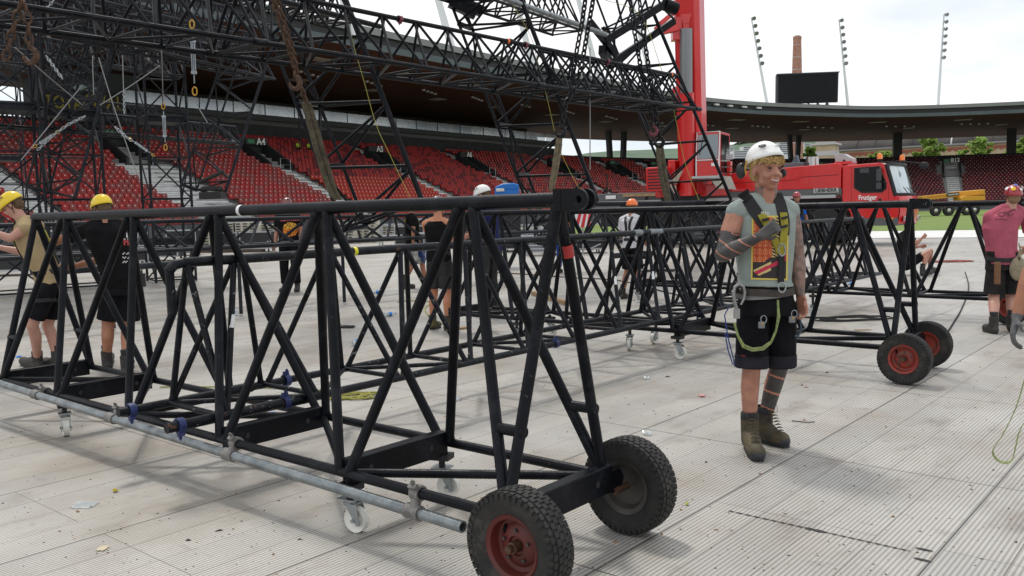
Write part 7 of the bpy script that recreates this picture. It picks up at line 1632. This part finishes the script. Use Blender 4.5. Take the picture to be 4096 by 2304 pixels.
def scrap(label, px, py, s, M, seed, name='crumpled_scrap', cat='litter', flat=.4, ex=1.):
    c = g_at(px, py); q = random.Random(seed); mb = MB(); n = 7; V = []; F = []
    for j in range(n):
        for i in range(n):
            u, v = i/(n-1)-.5, j/(n-1)-.5; rr = max(abs(u), abs(v))*2; k = 1-.25*q.random() if rr > .9 else 1
            V.append((c.x+u*s*ex*k+q.uniform(-.04, .04)*s, c.y+v*s*1.3*k+q.uniform(-.04, .04)*s, .004+s*flat*q.random()*(.5 if rr > .9 else 1)*.5))
    for j in range(n-1):
        for i in range(n-1):
            if (i in (0, n-2) and j in (0, n-2)): continue
            F.append((j*n+i, j*n+i+1, j*n+n+i+1, j*n+n+i))
    mb.add(V, F); o = mb.build(name, M, None); return tag(o, label, cat)
scrap('flattened clear plastic cup on the floor at the lower left', 340, 2022, .10, CLR, 1, 'flattened_cup', 'cup', .15, 1.5)
scrap('beige cracker-like cardboard piece on the floor at the lower left', 410, 2196, .055, mat('beige_card', (.50, .43, .30), .9), 2, 'cardboard_piece', 'cardboard', .08)
scrap('small yellow leaf scrap on the floor at the lower left', 462, 1968, .030, mat('yellow_leaf', (.45, .36, .02), .8), 3, flat=1.2)
scrap('white crumpled wrapper with red marks on the floor left of the boots', 2808, 1586, .06, mat('wrapper', (.65, .45, .42), .6, col2=(.35, .05, .04), nscale=60), 4, flat=.6)
scrap('white plastic film scrap behind the rear wheel', 2590, 1738, .075, CLR, 5, flat=.6)
scrap('clear crushed cup between the nearest truss and the smiling man', 2588, 1516, .07, CLR, 6, flat=.7)
scrap('clear crushed cup on the floor behind the nearest truss end', 1835, 1600, .09, CLR, 7, flat=.9, ex=.6)
scrap('small red scrap on the floor behind the nearest truss end', 1990, 1713, .025, mat('red_scrap', (.4, .02, .03), .6), 8, flat=1)
scrap('yellow-green scrap of leaf on the floor right of the rear wheel', 2748, 2020, .022, mat('yg_scrap', (.40, .42, .08), .8), 9, flat=1)
scrap('blue paper scrap on the floor under the low truss nose', 1085, 1655, .07, CLB, 10, flat=.2)
scrap('blue cloth scrap on the floor at the left behind the lacing', 75, 1430, .06, CLB, 11, flat=.6)
scrap('white paper scrap far back between the trusses at right', 3450, 1320, .08, mat('brown_spill', (.25, .16, .09), .9), 12, flat=.02, ex=3)
tag(bpy.data.objects['crumpled_scrap.007'] if 'crumpled_scrap.007' in bpy.data.objects else None, None) if False else None
# grit: uncountable small dark crumbs all over the panels
q = random.Random(11); mb = MB(); mb.use(mat('dark_grit', (.05, .04, .035), .9)); mb.use(mat('brown_grit', (.20, .12, .07), .9))
for i in range(1500):
    px = q.uniform(-100, 4200); py = 1000+1350*q.random()**.8; c = gz(px, py, 0)
    if c.y > 38 or c.y < 2.2: continue
    s = q.uniform(.0012, .0042)*(1+.10*c.y)*(2.2 if q.random() < .04 else 1); mb.k = q.randrange(2)
    a = q.uniform(0, 3.14); X = Vector((math.cos(a), math.sin(a), 0)); Y_ = ZD.cross(X); e = q.uniform(.8, 2.6)
    V = [c+X*s*e*math.cos(b)*q.uniform(.7, 1)+Y_*s*math.sin(b)*q.uniform(.7, 1) for b in (0, 1.2, 2.4, 3.6, 4.9)]+[c+ZD*s*.8]
    mb.add(V, [(0, 1, 5), (1, 2, 5), (2, 3, 5), (3, 4, 5), (4, 0, 5)])
tag(mb.build('floor_grit', None, smooth=False), 'dark grit and small crumbs scattered over the floor panels', 'grit', kind='stuff')
# broken seam and lock holes in the panels
t = thing('panel_joint_gap', 'ragged dark gap between two floor panels at the lower right', 'gap', gz(3200, 2110, 0)); q = random.Random(5)
mb = MB(); V = []; n = 60
for i in range(n+1):
    f_ = i/n; x = 2915+(3640-2915)*f_; y = 2042+(2203-2042)*f_; w = .008+.005*math.sin(i*2.2)+(.018 if .42 < f_ < .52 else 0)*q.uniform(.6, 1); c = gz(x, y, .0035); n_ = Vector((.645, .764, 0)); V += [c-n_*w*.6, c+n_*w*.5]
mb.add(V, [(2*i, 2*i+2, 2*i+3, 2*i+1) for i in range(n)]); mb.build('gap', BLACK, t, smooth=False); rel(t)
for i, (x, y, lb) in enumerate(((3697, 2197, 'dark lock hole in the floor panel above its twin at the lower right'), (3690, 2238, 'dark lock hole in the floor panel below its twin at the lower right'))):
    c = gz(x, y, .0035); mb = MB(); V = [c+VD*(.035*math.cos(b)*(1 if abs(math.cos(b)) < .9 else 1.2))+UD*.011*math.sin(b) for b in np.linspace(0, 2*math.pi, 13)[:-1]]; mb.add(V, [tuple(range(12))]); tag(mb.build('lock_hole', BLACK), lb, 'lock hole')
# extra density in the steelwork overhead
for k, (s, nb, dz, dv, lb) in enumerate(((3.4, 7, .15, .3, 'slimmer truss nested inside the last hanging truss near the crane'),)):
    o = HO+UH*s-VD*(.5-dv); o.z = 3.85+dz
    tN, PN = truss('hanging_truss', lb, o, UH, VD, ZD, nb, .66, .7, .58, .03, .022, .03, seg=6, group='slim trusses nested in the hanging line', M=STEEL, s0=.05); rel(tN)
htruss('lattice beam along the top edge above the left hooks', -60, -30, 15, 900, 92, 20, .6, .5, 13)
htruss('slim lattice beam behind the high left beams', -60, 240, 24, 700, 262, 30, .5, .5, 16)
htruss('slim lattice beam high behind the first tower', 150, 60, 24, 1000, 175, 31, .6, .6, 15)
htruss('lattice beam just above the mid-height beam behind the first tower', 330, 470, 24, 620, 478, 26, .4, .5, 6)
